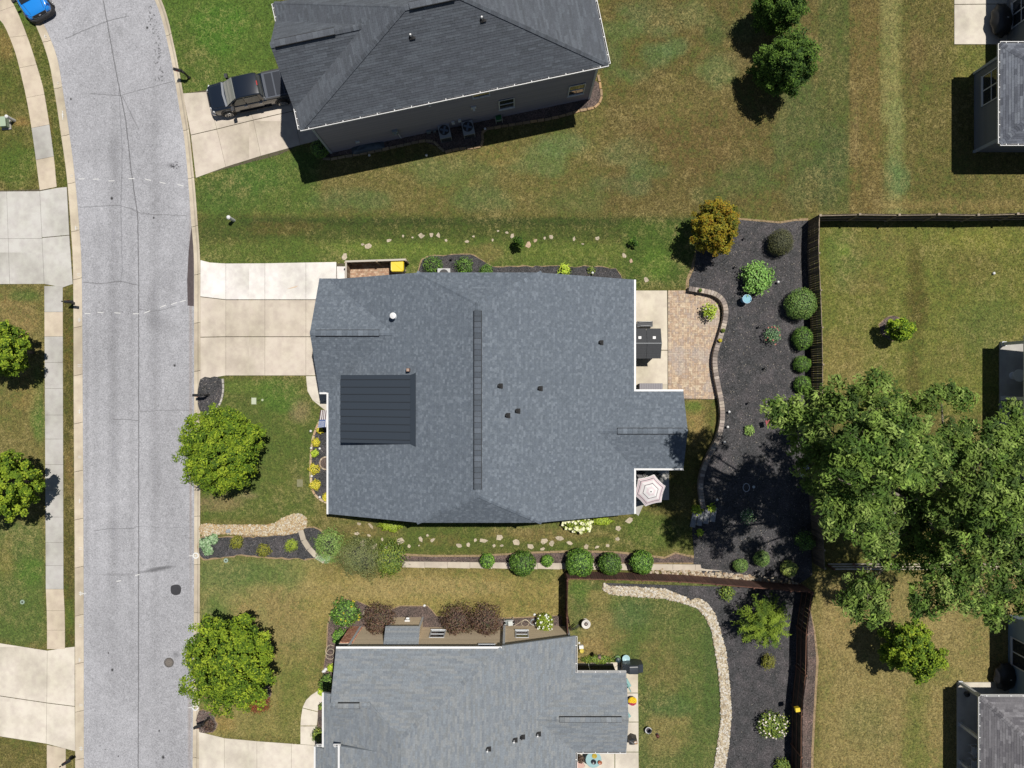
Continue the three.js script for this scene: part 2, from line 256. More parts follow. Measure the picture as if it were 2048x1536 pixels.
{ // lawn left and right of the road, a far sheet below
  const zT = kerbL[0][1], zB = kerbL[kerbL.length - 1][1];
  const g = new MB().prism([[-48, zT], ...kerbL, [-48, zB]], 0, 0).prism([...kerbR, [48, kerbR[kerbR.length - 1][1]], [48, kerbR[0][1]]], 0, 0).geo();
  worldUV(g, LX, LZ, LW, LH); tag(part('lawn', g, lawnMat, scene), null, null, null, 'structure');
  const far = new MB().prism([[-400, -400], [400, -400], [400, 400], [-400, 400]], -.5, -.5).geo();
  const ft = tex(512, 512, (i, j) => { const n = fbm(i / 64, j / 64, 4), k = .8 + rnd() * .4; return [.33 * k + n * .12, .35 * k + n * .08, .17 * k]; }); ft.repeat.set(1 / 14, 1 / 14);
  tag(part('ground', far, new THREE.MeshStandardMaterial({ map: ft, roughness: 1 }), scene), null, null, null, 'structure');
}
{ // asphalt: aggregate, seams, cracks, stains painted as what the surface is
  const W = 640, Hh = 2048, X0 = -37, Z0 = -33, SW = 20, SH = 64, cv = document.createElement('canvas'); cv.width = W; cv.height = Hh;
  const c = cv.getContext('2d'), im = c.createImageData(W, Hh);
  for (let j = 0, o = 0; j < Hh; j++) for (let i = 0; i < W; i++, o += 4) {
    const x = i / W * SW, z = j / Hh * SH, a = fbm(x * .5, z * .25, 4) - .5, b = vn(x * 3, z * 3) - .5, f = vn(x * 18, z * 18) - .5, r = rnd() - .5;
    let v = 150 + a * 26 + b * 8 + f * 22 + r * 34; if (rnd() < .02) v -= 34; if (rnd() < .01) v += 26;
    im.data[o] = v; im.data[o + 1] = v * 1.002; im.data[o + 2] = v * 1.035; im.data[o + 3] = 255;
  }
  c.putImageData(im, 0, 0);
  const tx = (px) => (G(px, 0)[0] - X0) / SW * W, ty = (py) => (G(0, py)[1] - Z0) / SH * Hh;
  const line = (pts, w, st, jit = 1.2) => { c.strokeStyle = st; c.lineWidth = w; c.lineJoin = 'round'; c.beginPath(); let first = true; for (let k = 0; k < pts.length - 1; k++) { const [ax, ay] = pts[k], [bx, by] = pts[k + 1], n = Math.max(2, Math.round(Math.hypot(bx - ax, by - ay) / 5)); for (let m = first ? 0 : 1; m <= n; m++) { const X = tx(lerp(ax, bx, m / n) + (rnd() - .5) * jit), Y = ty(lerp(ay, by, m / n) + (rnd() - .5) * jit); if (first) c.moveTo(X, Y); else c.lineTo(X, Y); first = false; } } c.stroke(); };
  const smear = (px, py, rx, ry, a, rot = 0, k = '40,40,42') => { c.save(); c.translate(tx(px), ty(py)); c.rotate(rot); c.scale(rx, ry); const g = c.createRadialGradient(0, 0, 0, 0, 0, 1); g.addColorStop(0, 'rgba(' + k + ',' + a + ')'); g.addColorStop(.5, 'rgba(' + k + ',' + a * .55 + ')'); g.addColorStop(1, 'rgba(' + k + ',0)'); c.fillStyle = g; c.fillRect(-1, -1, 2, 2); c.restore(); };
  line([[205, 0], [232, 150], [250, 240], [262, 350], [274, 430], [276, 560], [276, 800], [276, 1100], [275, 1536], [275, 1800]], 1.5, 'rgba(60,60,62,.75)', .8);
  line([[236, 175], [243, 300], [240, 420], [243, 540], [240, 566]], 1, 'rgba(70,70,72,.55)');
  line([[128, 76], [170, 58], [215, 40], [256, 30]], 1.1, 'rgba(60,60,62,.7)'); line([[180, 186], [238, 190], [290, 176], [345, 162]], 1, 'rgba(60,60,62,.6)'); line([[243, 190], [262, 230], [276, 258]], 1, 'rgba(60,60,62,.6)');
  line([[158, 414], [190, 412], [236, 410], [262, 417], [282, 427], [330, 429], [372, 431]], 1, 'rgba(60,60,62,.6)'); line([[163, 564], [200, 567], [240, 562], [276, 570]], 1.1, 'rgba(60,60,62,.65)'); line([[276, 618], [300, 622], [322, 620], [350, 612]], 1, 'rgba(60,60,62,.5)');
  line([[225, 839], [250, 839], [276, 842]], 1, 'rgba(60,60,62,.6)'); line([[278, 824], [320, 821], [386, 820]], 1, 'rgba(60,60,62,.5)'); line([[186, 1062], [220, 1058], [262, 1058], [276, 1053]], 1, 'rgba(60,60,62,.55)'); line([[276, 1053], [330, 1057], [386, 1054]], .8, 'rgba(60,60,62,.35)');
  smear(320, 1137, 40, 5, .55, -.12); smear(300, 1143, 44, 4, .4, -.1); smear(240, 1150, 50, 4, .18, 0); smear(225, 768, 16, 900, .13); smear(262, 768, 10, 900, .08); smear(308, 768, 16, 900, .11); smear(190, 768, 10, 900, .06); smear(205, 1250, 60, 120, .07); smear(330, 900, 40, 150, .06); smear(240, 60, 60, 60, .06); smear(340, 330, 14, 8, .3); smear(310, 640, 36, 30, .16); smear(340, 660, 30, 24, .12); smear(300, 600, 20, 60, .12); smear(350, 1310, 10, 10, .3); smear(228, 300, 16, 80, .10); smear(330, 560, 30, 60, .10); smear(200, 480, 30, 40, .10); smear(380, 640, 5, 500, .28, 0, '120,96,80'); smear(380, 1000, 4, 300, .28, 0, '120,96,80'); smear(378, 1450, 6, 160, .3, 0, '120,96,80'); smear(172, 900, 6, 400, .12);
  for (let k = 0; k < 90; k++) { const t = rnd(), g = gauss(); smear(lerp(300, 322, t) + g * 7, lerp(10, 160, t) + gauss() * 5, rr(1, 3), rr(1, 3), rr(.3, .8)); }
  for (let k = 0; k < 18; k++) smear(348 + gauss() * 7, 330 + gauss() * 8, rr(1, 2.6), rr(1, 2.4), .8);
  for (let k = 0; k < 260; k++) smear(rr(170, 380), rr(-10, 1540), rr(.7, 1.6), rr(.7, 1.6), rr(.3, .8));
  [[222, 396, 3], [306, 435, 2], [293, 54, 2.4], [140, 197, 2], [223, 1341, 2.6], [325, 1516, 3], [317, 1463, 1.8], [348, 731, 2.4], [215, 1307, 1.6], [235, 1514, 1.4]].forEach(([x, y, r]) => smear(x, y, r * 1.3, r * 1.6, 1, 0, '15,15,16'));
  const t = new THREE.CanvasTexture(cv); t.colorSpace = THREE.SRGBColorSpace; t.wrapS = t.wrapT = THREE.RepeatWrapping;
  const m = new MB().prism([...roadL, ...[...roadR].reverse()], -.1, -.1).geo(); worldUV(m, X0, Z0, SW, SH, true);
  tag(part('road', m, new THREE.MeshStandardMaterial({ map: t, color: col([.92, .92, .92]), roughness: .95, bumpMap: tiled(grainT, .6), bumpScale: .008 }), scene), null, null, null, 'structure');
}
// kerb with gutter, cast in lengths of about 3 m
function kerb(road, back, name) {
  const o = structure(name); let i = 0; const n = road.length;
  const at = (l, f) => { const t = f * (l.length - 1), k = Math.min(l.length - 2, Math.floor(t)), u = t - k; return [lerp(l[k][0], l[k + 1][0], u), lerp(l[k][1], l[k + 1][1], u)]; };
  const N = 26;
  for (let s = 0; s < N; s++) {
    const b = new MB(), M0 = 5, pts = [];
    for (let q = 0; q <= M0; q++) { const f = (s + clamp(q / M0, .004, .996)) / N, a = at(road, f), c = at(back, f); const mix = (t, y) => V(lerp(a[0], c[0], t), y, lerp(a[1], c[1], t)); pts.push([mix(0, -.13), mix(0, -.085), mix(.5, -.07), mix(.72, .01), mix(.86, .032), mix(1, .03), mix(1, -.15)]); }
    for (let q = 0; q < M0; q++) for (let k = 0; k < 6; k++) b.quad(pts[q][k], pts[q + 1][k], pts[q + 1][k + 1], pts[q][k + 1]);
    b.poly(pts[0]); b.poly([...pts[M0]].reverse());
    part('kerb_segment', b.geo(.5), s % 5 === 2 ? M.kerbGrey : M.kerb, o);
  }
}
kerb(roadL, kerbL, 'left_kerb'); kerb(roadR, kerbR, 'right_kerb');
{ // narrow dark strip of patched asphalt by the right kerb
  part('asphalt_patch', new MB().prism(gp([[382, 450], [376, 500], [373, 560], [374, 611], [386.5, 612], [386.5, 505]]), -.096, -.096), std(D('63595a'), .95, { map: grain }), scene).userData.kind = 'structure';
}
// inset a polygon a little, for joints
function inset(xz, d) {
  const n = xz.length, ar = THREE.ShapeUtils.area(xz.map(([x, z]) => new THREE.Vector2(x, z))), s = ar > 0 ? 1 : -1;
  return xz.map((p, i) => {
    const a = xz[(i + n - 1) % n], b = xz[(i + 1) % n], e1 = [p[0] - a[0], p[1] - a[1]], e2 = [b[0] - p[0], b[1] - p[1]], l1 = Math.hypot(...e1) || 1, l2 = Math.hypot(...e2) || 1;
    const n1 = [-e1[1] / l1 * s, e1[0] / l1 * s], n2 = [-e2[1] / l2 * s, e2[0] / l2 * s], k = 1 + n1[0] * n2[0] + n1[1] * n2[1], q = d / Math.max(.4, k);
    return [p[0] + (n1[0] + n2[0]) * q, p[1] + (n1[1] + n2[1]) * q];
  });
}
const hard = [];                                  // outlines where no grass grows
function slab(parent, pxs, m, top = .03, name = 'slab', raw = false, joint = .008) { hard.push(raw ? pxs : gp(pxs)); return part(name, new MB().prism(inset(raw ? pxs : gp(pxs), joint), -.12, top), m, parent); }
function grid(parent, TL, TR, BR, BL, us, vs, mats, top = .03) {
  const at = (u, v) => [0, 1].map((k) => lerp(lerp(TL[k], TR[k], u), lerp(BL[k], BR[k], u), v));
  for (let j = 0; j < vs.length - 1; j++) for (let i = 0; i < us.length - 1; i++) slab(parent, [at(us[i], vs[j]), at(us[i + 1], vs[j]), at(us[i + 1], vs[j + 1]), at(us[i], vs[j + 1])], [].concat(mats)[(j * (us.length - 1) + i) % [].concat(mats).length], top + (rnd() - .5) * .004);
}
// soil below the paved areas so that joints read dark
const soil = std(D('6a6250', .8), 1);
const bedding = (px) => part('joint_soil', new MB().prism(inset(gp(px), .03), .006, .006), soil, scene).userData.kind = 'structure';
{ const o = structure('pavement');                 // left pavement, slab by slab
  const L = [[-30, 20], [0, 39], [27, 94], [44, 156], [56, 212], [67, 281], [80, 381]], R = [[0, -32], [28, 9], [58, 81], [75, 134], [86, 172], [97, 234], [108, 312], [114, 374]];
  const lc = curve([[-190, -230], ...L].map(([x, y]) => G(x, y)), .1), rc = curve([[-150, -240], ...R].map(([x, y]) => G(x, y)), .1), n = 11;
  for (let k = 0; k < n; k++) { const a = [], b = []; for (let q = 0; q <= 4; q++) { const f = (k + q / 4) / n, u = lc[Math.round(f * (lc.length - 1))], v = rc[Math.round(f * (rc.length - 1))]; a.push([u.x, u.z]); b.push([v.x, v.z]); } slab(o, [...a, ...b.reverse()], k === n - 2 ? M.concSide : M.concSideB, .03 + rnd() * .004, 'slab', true); }
  const ys = [572, 624, 673, 725, 777, 830, 878, 929, 980, 1034, 1085, 1131, 1178, 1221, 1260, 1298];
  for (let k = 0; k < ys.length - 1; k++) { const xl = (y) => lerp(89, 92, clamp((y - 570) / 600)) + sstep(1180, 1240, y) * 2.5, xr = (y) => lerp(126, 127.5, clamp((y - 570) / 600)) + sstep(1180, 1240, y) * 3; slab(o, [[xl(ys[k]), ys[k]], [xr(ys[k]), ys[k]], [xr(ys[k + 1]), ys[k + 1]], [xl(ys[k + 1]), ys[k + 1]]], k === 1 || k >= 12 ? M.concSideB : M.concSide, .03 + rnd() * .004); }
  slab(o, [[94, 1489], [132, 1497], [132, 1545], [94, 1540]], M.concSideB); slab(o, [[94, 1540], [132, 1545], [132, 1600], [94, 1600]], M.concSideB);
  bedding([[90, 572], [125, 572], [129, 1298], [96, 1298]]);
}
{ const o = structure('driveway');                 // grey driveway across the road
  bedding([[-140, 384], [136, 376], [146, 566], [-140, 568]]);
  grid(o, [-130, 384], [80, 382.5], [89, 568], [-130, 569], [0, .35, .685, 1], [0, .51, 1], M.concGrey);
  slab(o, [[80, 382.5], [114, 376], [134, 374], [139, 470], [84.5, 475]], M.concGrey); slab(o, [[84.5, 476], [139, 471], [146, 568], [126, 575], [89, 568]], M.concGrey);
}
{ const o = structure('driveway');                 // pale driveway, lower left
  bedding([[-140, 1270], [95, 1302], [150, 1294], [150, 1495], [94, 1487], [-140, 1455]]);
  slab(o, [[-140, 1264], [95, 1301], [94, 1405], [-140, 1370]], M.concWarm); slab(o, [[-140, 1371], [94, 1406], [93, 1487], [-140, 1450]], M.concWarm);
  slab(o, [[95, 1301], [132, 1295], [150, 1293], [150, 1412], [94, 1405]], M.concWarm); slab(o, [[94, 1406], [150, 1413], [151, 1502], [131, 1497], [93, 1487]], M.concWarm);
}
{ const o = structure('driveway');                 // upper driveway with the pickup
  bedding([[368, 186], [600, 150], [720, 230], [560, 310], [392, 354]]);
  slab(o, [[366, 187], [414, 184], [434, 258], [382, 270]], M.concBeige); slab(o, [[382, 271], [434, 259], [452, 334], [392, 356]], M.concBeige);
  slab(o, [[414, 184], [480, 170], [507, 240], [434, 258]], M.concBeige); slab(o, [[434, 259], [507, 241], [522, 312], [452, 334]], M.concBeige2);
  slab(o, [[480, 170], [560, 152], [585, 222], [507, 240]], M.concBeige); slab(o, [[507, 241], [585, 223], [601, 290], [522, 312]], M.concBeige);
  slab(o, [[560, 152], [650, 132], [672, 205], [585, 222]], M.concBeige); slab(o, [[585, 223], [672, 206], [675, 272], [601, 290]], M.concBeige2);
}
{ const o = structure('driveway');                 // centre house: white lane above beige double lane
  bedding([[403, 526], [690, 526], [690, 752], [403, 752]]);
  const us = [[401, 450, 403], [450, 530], [530, 612], [612, 690]];
  slab(o, [[401, 520], [420, 525], [452, 527], [452, 599], [401, 593]], M.concWhite); slab(o, [[452, 527], [530, 526.5], [530, 599], [452, 599]], M.concWhite); slab(o, [[530, 526.5], [612, 525], [612, 599], [530, 599]], M.concWhite); slab(o, [[612, 525], [673, 524], [673, 599], [612, 599]], M.concWhite);
  slab(o, [[401, 594], [452, 600], [452, 673], [401, 674]], M.concBeige); slab(o, [[401, 675], [452, 674], [452, 751], [401, 760]], M.concBeige);
  for (const [a, b] of [[452, 530], [530, 612], [612, 690]]) { slab(o, [[a, 600], [b, 600], [b, 673], [a, 673]], M.concBeige2); slab(o, [[a, 674], [b, 674], [b, 751], [a, 751]], M.concBeige); }
  slab(o, [[674, 533], [692, 533], [692, 570], [674, 570]], M.concWhite, .05);
  const st = part('rust_stain', new MB().prism(gp([[574, 577.5], [584, 575], [597, 571], [592, 574.5], [583, 577]]), .0375, .0375), std(D('e2c8ac'), .95), o);
}
{ const o = structure('front_walk');               // curved walk to the front door
  slab(o, [[612, 752], [690, 752], [690, 790], [640, 806], [625, 800], [615, 782]], M.concWarm);
  slab(o, [[625, 800], [640, 806], [690, 791], [690, 832], [652, 822]].map((q) => q), M.concWarm);
}
{ const o = structure('driveway');                 // lower house driveway and its walk
  bedding([[400, 1467], [450, 1478], [625, 1492], [625, 1590], [400, 1590]]);
  slab(o, [[398, 1463], [449, 1476], [449, 1560], [398, 1560]], M.concWarm); slab(o, [[449, 1476], [514, 1482], [514, 1560], [449, 1560]], M.concWarm); slab(o, [[514, 1482], [583, 1487], [583, 1560], [514, 1560]], M.concWarm); slab(o, [[583, 1487], [660, 1493], [660, 1560], [583, 1560]], M.concWarm);
  const w = structure('front_walk');
  slab(w, [[601, 1488], [601, 1452], [634, 1452], [634, 1491]], M.concWarm); slab(w, [[601, 1451], [602, 1435], [605, 1416], [637, 1424], [634, 1451]], M.concWarm); slab(w, [[605, 1415], [612, 1400], [622, 1390], [636, 1381], [660, 1378], [660, 1400], [644, 1410], [637, 1423]], M.concWarm);
}
// ---------- painted utility marks ----------
const paintW = std([.56, .56, .55], .85);
{ const o = tag(thing('paint_marking', 'upper dashed white paint line crossing the road', 'road marking'), null, null, null);
  [[163, 357], [192, 357.5], [223, 361], [263, 356.5], [296, 359], [325, 365], [361, 370]].forEach(([x, y], i) => { const a = P(x - 6, y + (i > 3 ? -1 : 1), -.094), b = P(x + 6, y + (i > 3 ? 2 : .5), -.094); part('paint_dash', new MB().beam(a, b, .045, .004), paintW, o); }); }
{ const o = thing('paint_marking', 'lower dashed white paint line crossing the road', 'road marking');
  [[175, 627, .5], [201, 625, .5], [235, 626, .5], [272, 627.5, 0], [294, 624, -2.5], [326, 612.5, -2.5], [348, 607, -2], [366, 602, -2]].forEach(([x, y, d]) => part('paint_dash', new MB().beam(P(x - 6, y - d, -.094), P(x + 6, y + d, -.094), .045, .004), paintW, o)); }
[[88, 74, 'first from the top'], [112, 166, 'second from the top'], [123, 231, 'boxed and largest, beside the bend'], [140, 352, 'level with the upper dashed line'], [150, 456, 'by the grey driveway'], [155, 549, 'beside the lower half of the grey driveway'], [157, 640, 'below the black mailbox'], [158, 731, 'beside the left street tree'], [158, 823, 'beside the grey pavement'], [157, 914, 'short, opposite the street tree'], [158, 1002, 'small, halfway down the road'], [158, 1097, 'above the arrow mark'], [160, 1187, 'arrow shaped, on the left kerb'], [158, 1251, 'below the arrow mark'], [157, 1320, 'by the manhole'], [160, 1410, 'beside the pale driveway'], [161, 1497, 'lowest on the left kerb']].forEach(([x, y, w], i) => {
  const o = thing('kerb_mark', 'white paint mark on the left kerb, ' + w, 'kerb mark', [0, 0, 0], 0, 'white paint marks on the kerb');
  const q = P(x, y, -.05), b = new MB(), f = (dx, dz, sx, sz) => b.box(q.x + dx, -.052 + dx * .15, q.z + dz, sx, .006, sz);
  f(.02, -.055, .34, .026); f(.02, .055, .34, .026); if (i % 2 === 0) f(.05, 0, .04, .3); if (i === 2) { f(-.05, -.3, .3, .04); f(-.05, .3, .3, .04); f(.1, 0, .04, .6); f(-.16, .0, .04, .3); } if (i === 12) { f(.3, 0, .35, .04); f(-.1, 0, .12, .24); }
  part('paint', b, paintW, o);
});
for (const [x, y, w] of [[392, 1111, 'arrowed, beside the mulch bed'], [391, 1415, 'under the lower street tree']]) { const o = thing('kerb_mark', 'white paint mark on the right kerb, ' + w, 'kerb mark', [0, 0, 0], 0, 'white paint marks on the kerb'); const q = P(x, y, .0); part('paint', new MB().lathe(q.x, -.02, q.z, [[.13, .03], [.22, .03], [.22, .06], [.13, .06]], 14).box(q.x - .25, -.055, q.z + .03, .5, .02, .05), paintW, o); }
for (const [x, y, w] of [[237, 1162, 'left of the road seam'], [274, 1150, 'on the road seam, below the tar streak']]) part('paint', new MB().beam(P(x - 4, y + 1, -.094), P(x + 5, y - 1, -.094), .05, .004), paintW, thing('paint_marking', 'small white paint stroke on the road, ' + w, 'road marking'));

{ const q = P(338, 1325, -.1), o = thing('manhole_cover', 'round iron manhole cover in the grey road', 'manhole cover', [q.x, -.1, q.z]), b = new MB();
  part('rim', new MB().lathe(0, .003, 0, [[.27, .0], [.27, .012], [.335, .012], [.335, 0]], 28), std(D('5c5754'), .7), o);
  b.lathe(0, .003, 0, [[0, .004], [.265, .004], [.265, 0]], 28); part('cover', b, std(D('6b6560'), .7), o);
  const r = new MB(); for (let k = 0; k < 12; k++) { const a = k / 12 * 6.283; r.box(Math.cos(a) * .17, .012, Math.sin(a) * .17, .14, .014, .03, -a); } r.lathe(0, .006, 0, [[.06, .006], [.09, .006]], 14); part('ribs', r, std(D('8d847c'), .7), o); }
part('tar_patch', new MB().prism(smoothPoly([[341, 1173], [350, 1170], [359, 1172], [361, 1181], [358, 1189], [350, 1191], [342, 1188], [340, 1180]], .1), -.096, -.09), std(D('45454a'), .95, { map: grain }), thing('road_patch', 'round black tar patch on the road above the manhole', 'road patch'));

// ---------- mulch beds ----------
const mulchT = (base, spk) => tex(1024, 1024, (i, j) => { const a = fbm(i / 1024 * 12, j / 1024 * 12, 4), b = vn(i / 5, j / 10), c2 = vn(i / 10 + 90, j / 5), q2 = vn(i / 6 + 7, j / 6), r = rnd(); let f = .66 + .45 * a + (Math.max(b, c2) - .62) * .85 + (q2 - .5) * .25 + (r - .5) * .3; if (q2 > .93) f += spk; return base.map((v, k) => v * f * (k === 0 ? 1 + .1 * (a - .5) : 1)); });
const mulchDark = tiled(mulchT([.262, .257, .264], .7), 6), mulchBrown = tiled(mulchT([.36, .31, .29], .6), 6);
M.mulch = new THREE.MeshStandardMaterial({ map: mulchDark, roughness: 1, bumpMap: mulchDark, bumpScale: .03 });
M.mulchB = new THREE.MeshStandardMaterial({ map: mulchBrown, roughness: 1, bumpMap: mulchBrown, bumpScale: .04 });
M.dirt = new THREE.MeshStandardMaterial({ map: tiled(grainT, 1.5), color: col(D('b39a78')), roughness: 1 });
function sheet(poly, hf, cell = .4) {               // polygon draped over a height function
  const b = new MB(), xs = poly.map((p) => p[0]), zs = poly.map((p) => p[1]), x0 = Math.min(...xs), z0 = Math.min(...zs), x1 = Math.max(...xs), z1 = Math.max(...zs);
  for (let x = x0; x < x1; x += cell) { const strip = clip(poly, [[x, z0 - 1], [x + cell, z0 - 1], [x + cell, z1 + 1], [x, z1 + 1]]); if (strip.length < 3) continue;
    for (let z = z0; z < z1; z += cell) { const c = clip(strip, [[x - 1, z], [x + cell + 1, z], [x + cell + 1, z + cell], [x - 1, z + cell]]); if (c.length < 3) continue;
      const f = THREE.ShapeUtils.triangulateShape(c.map(([p, q]) => new THREE.Vector2(p, q)), []), v = c.map(([p, q]) => V(p, hf(p, q), q));
      for (const [i, j, k] of f) { const up = (c[j][0] - c[i][0]) * (c[k][1] - c[i][1]) - (c[j][1] - c[i][1]) * (c[k][0] - c[i][0]) < 0; if (up) b.tri(v[i], v[j], v[k]); else b.tri(v[i], v[k], v[j]); } } }
  return b;
}
const beds = [];
function bed(px, m = M.mulch, rim = .1, smooth = true, y = .035) {
  const base = smooth ? smoothPoly(px, .3) : gp(px), wob = base.map(([x, z]) => [x + (vn(x * 3, z * 3) - .5) * .16, z + (vn(x * 3 + 40, z * 3) - .5) * .16]);
  if (rim) { const o = inset(wob, -rim).map(([x, z]) => [x + (vn(x * 5, z * 5) - .5) * .14, z + (vn(x * 5 + 9, z * 5) - .5) * .14]); tag(part('bed_soil', new MB().prism(o, .012, .012), M.dirt, scene), null, null, null, 'structure'); }
  beds.push(wob); hard.push(wob); return tag(part('mulch_bed', new MB().prism(wob, -.05, y), m, scene), null, null, null, 'structure');
}
// the big raised bed behind the retaining wall
const wallPx = [[1378, 577], [1397, 580], [1414, 583], [1431, 588], [1445, 599], [1451.6, 616], [1451.6, 633], [1447, 655], [1440, 678], [1432, 704], [1430, 721], [1432, 746], [1437, 772], [1442, 797], [1445, 820], [1444.6, 842], [1436.5, 877], [1421, 908], [1409, 935], [1402, 968], [1403.6, 995], [1407, 1017]];
const wallLine = curve(wallPx.map(([x, y]) => { const p = P(x, y, .55); return [p.x, p.z]; }), .215);
const wallXZ = wallLine.map((v) => [v.x, v.z]);
const north = gp([[1378, 578], [1378, 560], [1388, 538], [1392, 510], [1394, 488], [1430, 466], [1470, 439], [1515, 443], [1560, 447], [1590, 442], [1616, 441]]), east = gp([[1618, 560], [1621, 700], [1624, 850], [1620, 1000], [1624, 1150], [1600, 1166], [1500, 1160], [1400, 1150], [1386, 1140], [1388, 1110], [1384, 1060], [1386, 1024]]);
const openEdge = [...north, ...east];
const bedH = (x, z) => .035 + .42 * sstep(.0, 1.9, lineDist(x, z, openEdge));
const bigBed = [...north, ...east, ...[...wallXZ].reverse()];
tag(part('mulch_bed', sheet(bigBed, bedH), M.mulch, scene), null, null, null, 'structure');
const rimN = inset(gp([[1370, 600], [1372, 560], [1382, 535], [1390, 505], [1392, 484], [1428, 462], [1468, 435], [1515, 439], [1560, 443], [1590, 438], [1616, 436], [1616, 600]]), 0); tag(part('bed_soil', new MB().prism(rimN, .01, .01), M.dirt, scene), null, null, null, 'structure');
hard.push(bigBed, [...roadL, ...[...kerbR].reverse()], [...kerbL, ...[...roadL].reverse()]);
const groundY = (x, z) => inside(bigBed, x, z) ? bedH(x, z) : .0;
bed([[402, 757], [422, 754], [442, 756], [446, 780], [440, 805], [424, 824], [402, 828]], M.mulch, 0); // mailbox bed
bed([[402, 1078], [440, 1076], [520, 1074], [580, 1068], [603, 1058], [640, 1060], [650, 1090], [640, 1113], [560, 1115], [470, 1110], [402, 1116]]);
bed([[690, 1108], [800, 1110], [860, 1113], [960, 1112], [1060, 1107], [1160, 1104], [1240, 1106], [1330, 1117], [1350, 1109], [1388, 1118], [1388, 1126], [690, 1126]], M.mulchB, .12, false);
bed([[845, 520], [862, 514], [880, 512], [945, 511], [965, 522], [985, 532], [1060, 533], [1180, 533], [1215, 535], [1240, 546], [1242, 575], [845, 575]], M.mulch, .06);
bed([[648, 840], [636, 852], [626, 880], [622, 920], [622, 970], [632, 992], [660, 1006], [680, 1006], [680, 840]], M.mulch, 0, true);
bed([[640, 306], [660, 314], [700, 309], [780, 296], [850, 284], [878, 292], [890, 304], [910, 300], [962, 290], [965, 258], [1050, 244], [1150, 224], [1195, 211], [1205, 190], [1200, 165], [1170, 150], [900, 220], [660, 270]], M.mulchB, 0, false);
bed([[655, 1300], [648, 1345], [644, 1380], [665, 1385], [760, 1275], [1125, 1275], [1125, 1232], [1010, 1236], [925, 1235], [872, 1232], [864, 1222], [856, 1214], [800, 1213], [784, 1220], [756, 1222], [716, 1202], [690, 1200], [668, 1215], [658, 1250]], M.mulchB, .06, false);
bed([[1208, 1166], [1260, 1166], [1600, 1178], [1612, 1190], [1604, 1330], [1592, 1600], [1440, 1600], [1455, 1480], [1450, 1380], [1440, 1300], [1420, 1230], [1395, 1205], [1340, 1186], [1215, 1180]], M.mulch, 0, false);
bed([[1618, 1200], [1628, 1260], [1634, 1320], [1630, 1400], [1624, 1500], [1620, 1600], [1602, 1600], [1602, 1420], [1612, 1330]], M.mulchB, .16, false, .02);
bed([[398, 1422], [420, 1424], [432, 1440], [430, 1458], [420, 1466], [398, 1462]], M.mulchB, .04);
bed([[522, 1368], [538, 1372], [540, 1396], [528, 1412], [505, 1408]], M.mulchB, .05);
bed([[1760, 650], [1772, 634], [1790, 630], [1802, 638], [1806, 660], [1790, 678], [1765, 672]], M.mulchB, .06);
bed([[636, 1410], [646, 1400], [660, 1400], [660, 1500], [634, 1500], [634, 1440]], M.mulchB, 0, false);

// ---------- stones ----------
const pebble = new THREE.IcosahedronGeometry(1, 1); { const p = pebble.attributes.position; for (let i = 0; i < p.count; i++) { const x = p.getX(i), y = p.getY(i), z = p.getZ(i), k = .78 + .4 * vn(x * 1.7 + 9, z * 1.7 + y * 1.3 + 4); p.setXYZ(i, x * k, y * k, z * k); } pebble.computeVertexNormals(); }
function gravel(poly, n, size, hexes, y = .02) {
  const cs = hexes.map((h) => D(h, .98)), im = new THREE.InstancedMesh(pebble, M.rock ||= std([1, 1, 1], .9, { map: tiled(grainT, 1) }), n), m = new THREE.Matrix4(), xs = poly.map((p) => p[0]), zs = poly.map((p) => p[1]), x0 = Math.min(...xs), x1 = Math.max(...xs), z0 = Math.min(...zs), z1 = Math.max(...zs), e = new THREE.Euler(), q = new THREE.Quaternion();
  for (let i = 0; i < n;) { const x = rr(x0, x1), z = rr(z0, z1); if (!inside(poly, x, z)) continue; const s = size * rr(.55, 1.45); m.compose(V(x, y + s * rr(.1, .35), z), q.setFromEuler(e.set(rr(-.4, .4), rr(0, 6.3), rr(-.4, .4))), V(s * rr(.8, 1.4), s * rr(.4, .7), s * rr(.7, 1.1))); im.setMatrixAt(i, m); im.setColorAt(i, col(vary(pick(cs), .16))); i++; }
  im.name = numbered('river_stones'); im.userData.kind = 'stuff'; im.castShadow = im.receiveShadow = true; scene.add(im); return im;
}
const tanStones = ['e2cba0', 'd8b98a', 'f0e4cc', 'caa676', 'e8d4ac', 'bfa684', 'f4ead6', 'd0bfa6'];
const gr1 = smoothPoly([[402, 1050], [440, 1050], [500, 1050], [545, 1048], [570, 1034], [598, 1028], [612, 1036], [614, 1050], [596, 1064], [560, 1069], [500, 1070], [440, 1067], [402, 1069]], .3);
hard.push(gr1);
tag(part('gravel_bed', new MB().prism(gr1, -.03, .016), M.dirt, scene), null, null, null, 'structure');
tag(gravel(gr1, 5200, .052, tanStones), 'tan river stones laid in a strip from the kerb towards the centre house', 'river stones');
const gr2 = gp([[1208, 1166], [1216, 1172], [1270, 1174], [1330, 1178], [1370, 1194], [1380, 1202], [1392, 1196], [1412, 1204], [1428, 1226], [1440, 1262], [1450, 1300], [1458, 1370], [1462, 1430], [1456, 1490], [1446, 1560], [1425, 1560], [1432, 1510], [1442, 1440], [1440, 1370], [1432, 1310], [1424, 1262], [1410, 1232], [1395, 1216], [1370, 1206], [1330, 1196], [1270, 1192], [1220, 1188], [1206, 1178]]);
hard.push(gr2);
tag(part('gravel_bed', new MB().prism(gr2, -.03, .045), M.dirt, scene), null, null, null, 'structure');
tag(gravel(gr2, 6800, .062, ['e6d8be', 'f2eadc', 'd8c6a8', 'cdb896', 'efe2c8', 'b8a890', 'f6f0e6'], .05), 'pale river stones curving along the lower back yard lawn', 'river stones');
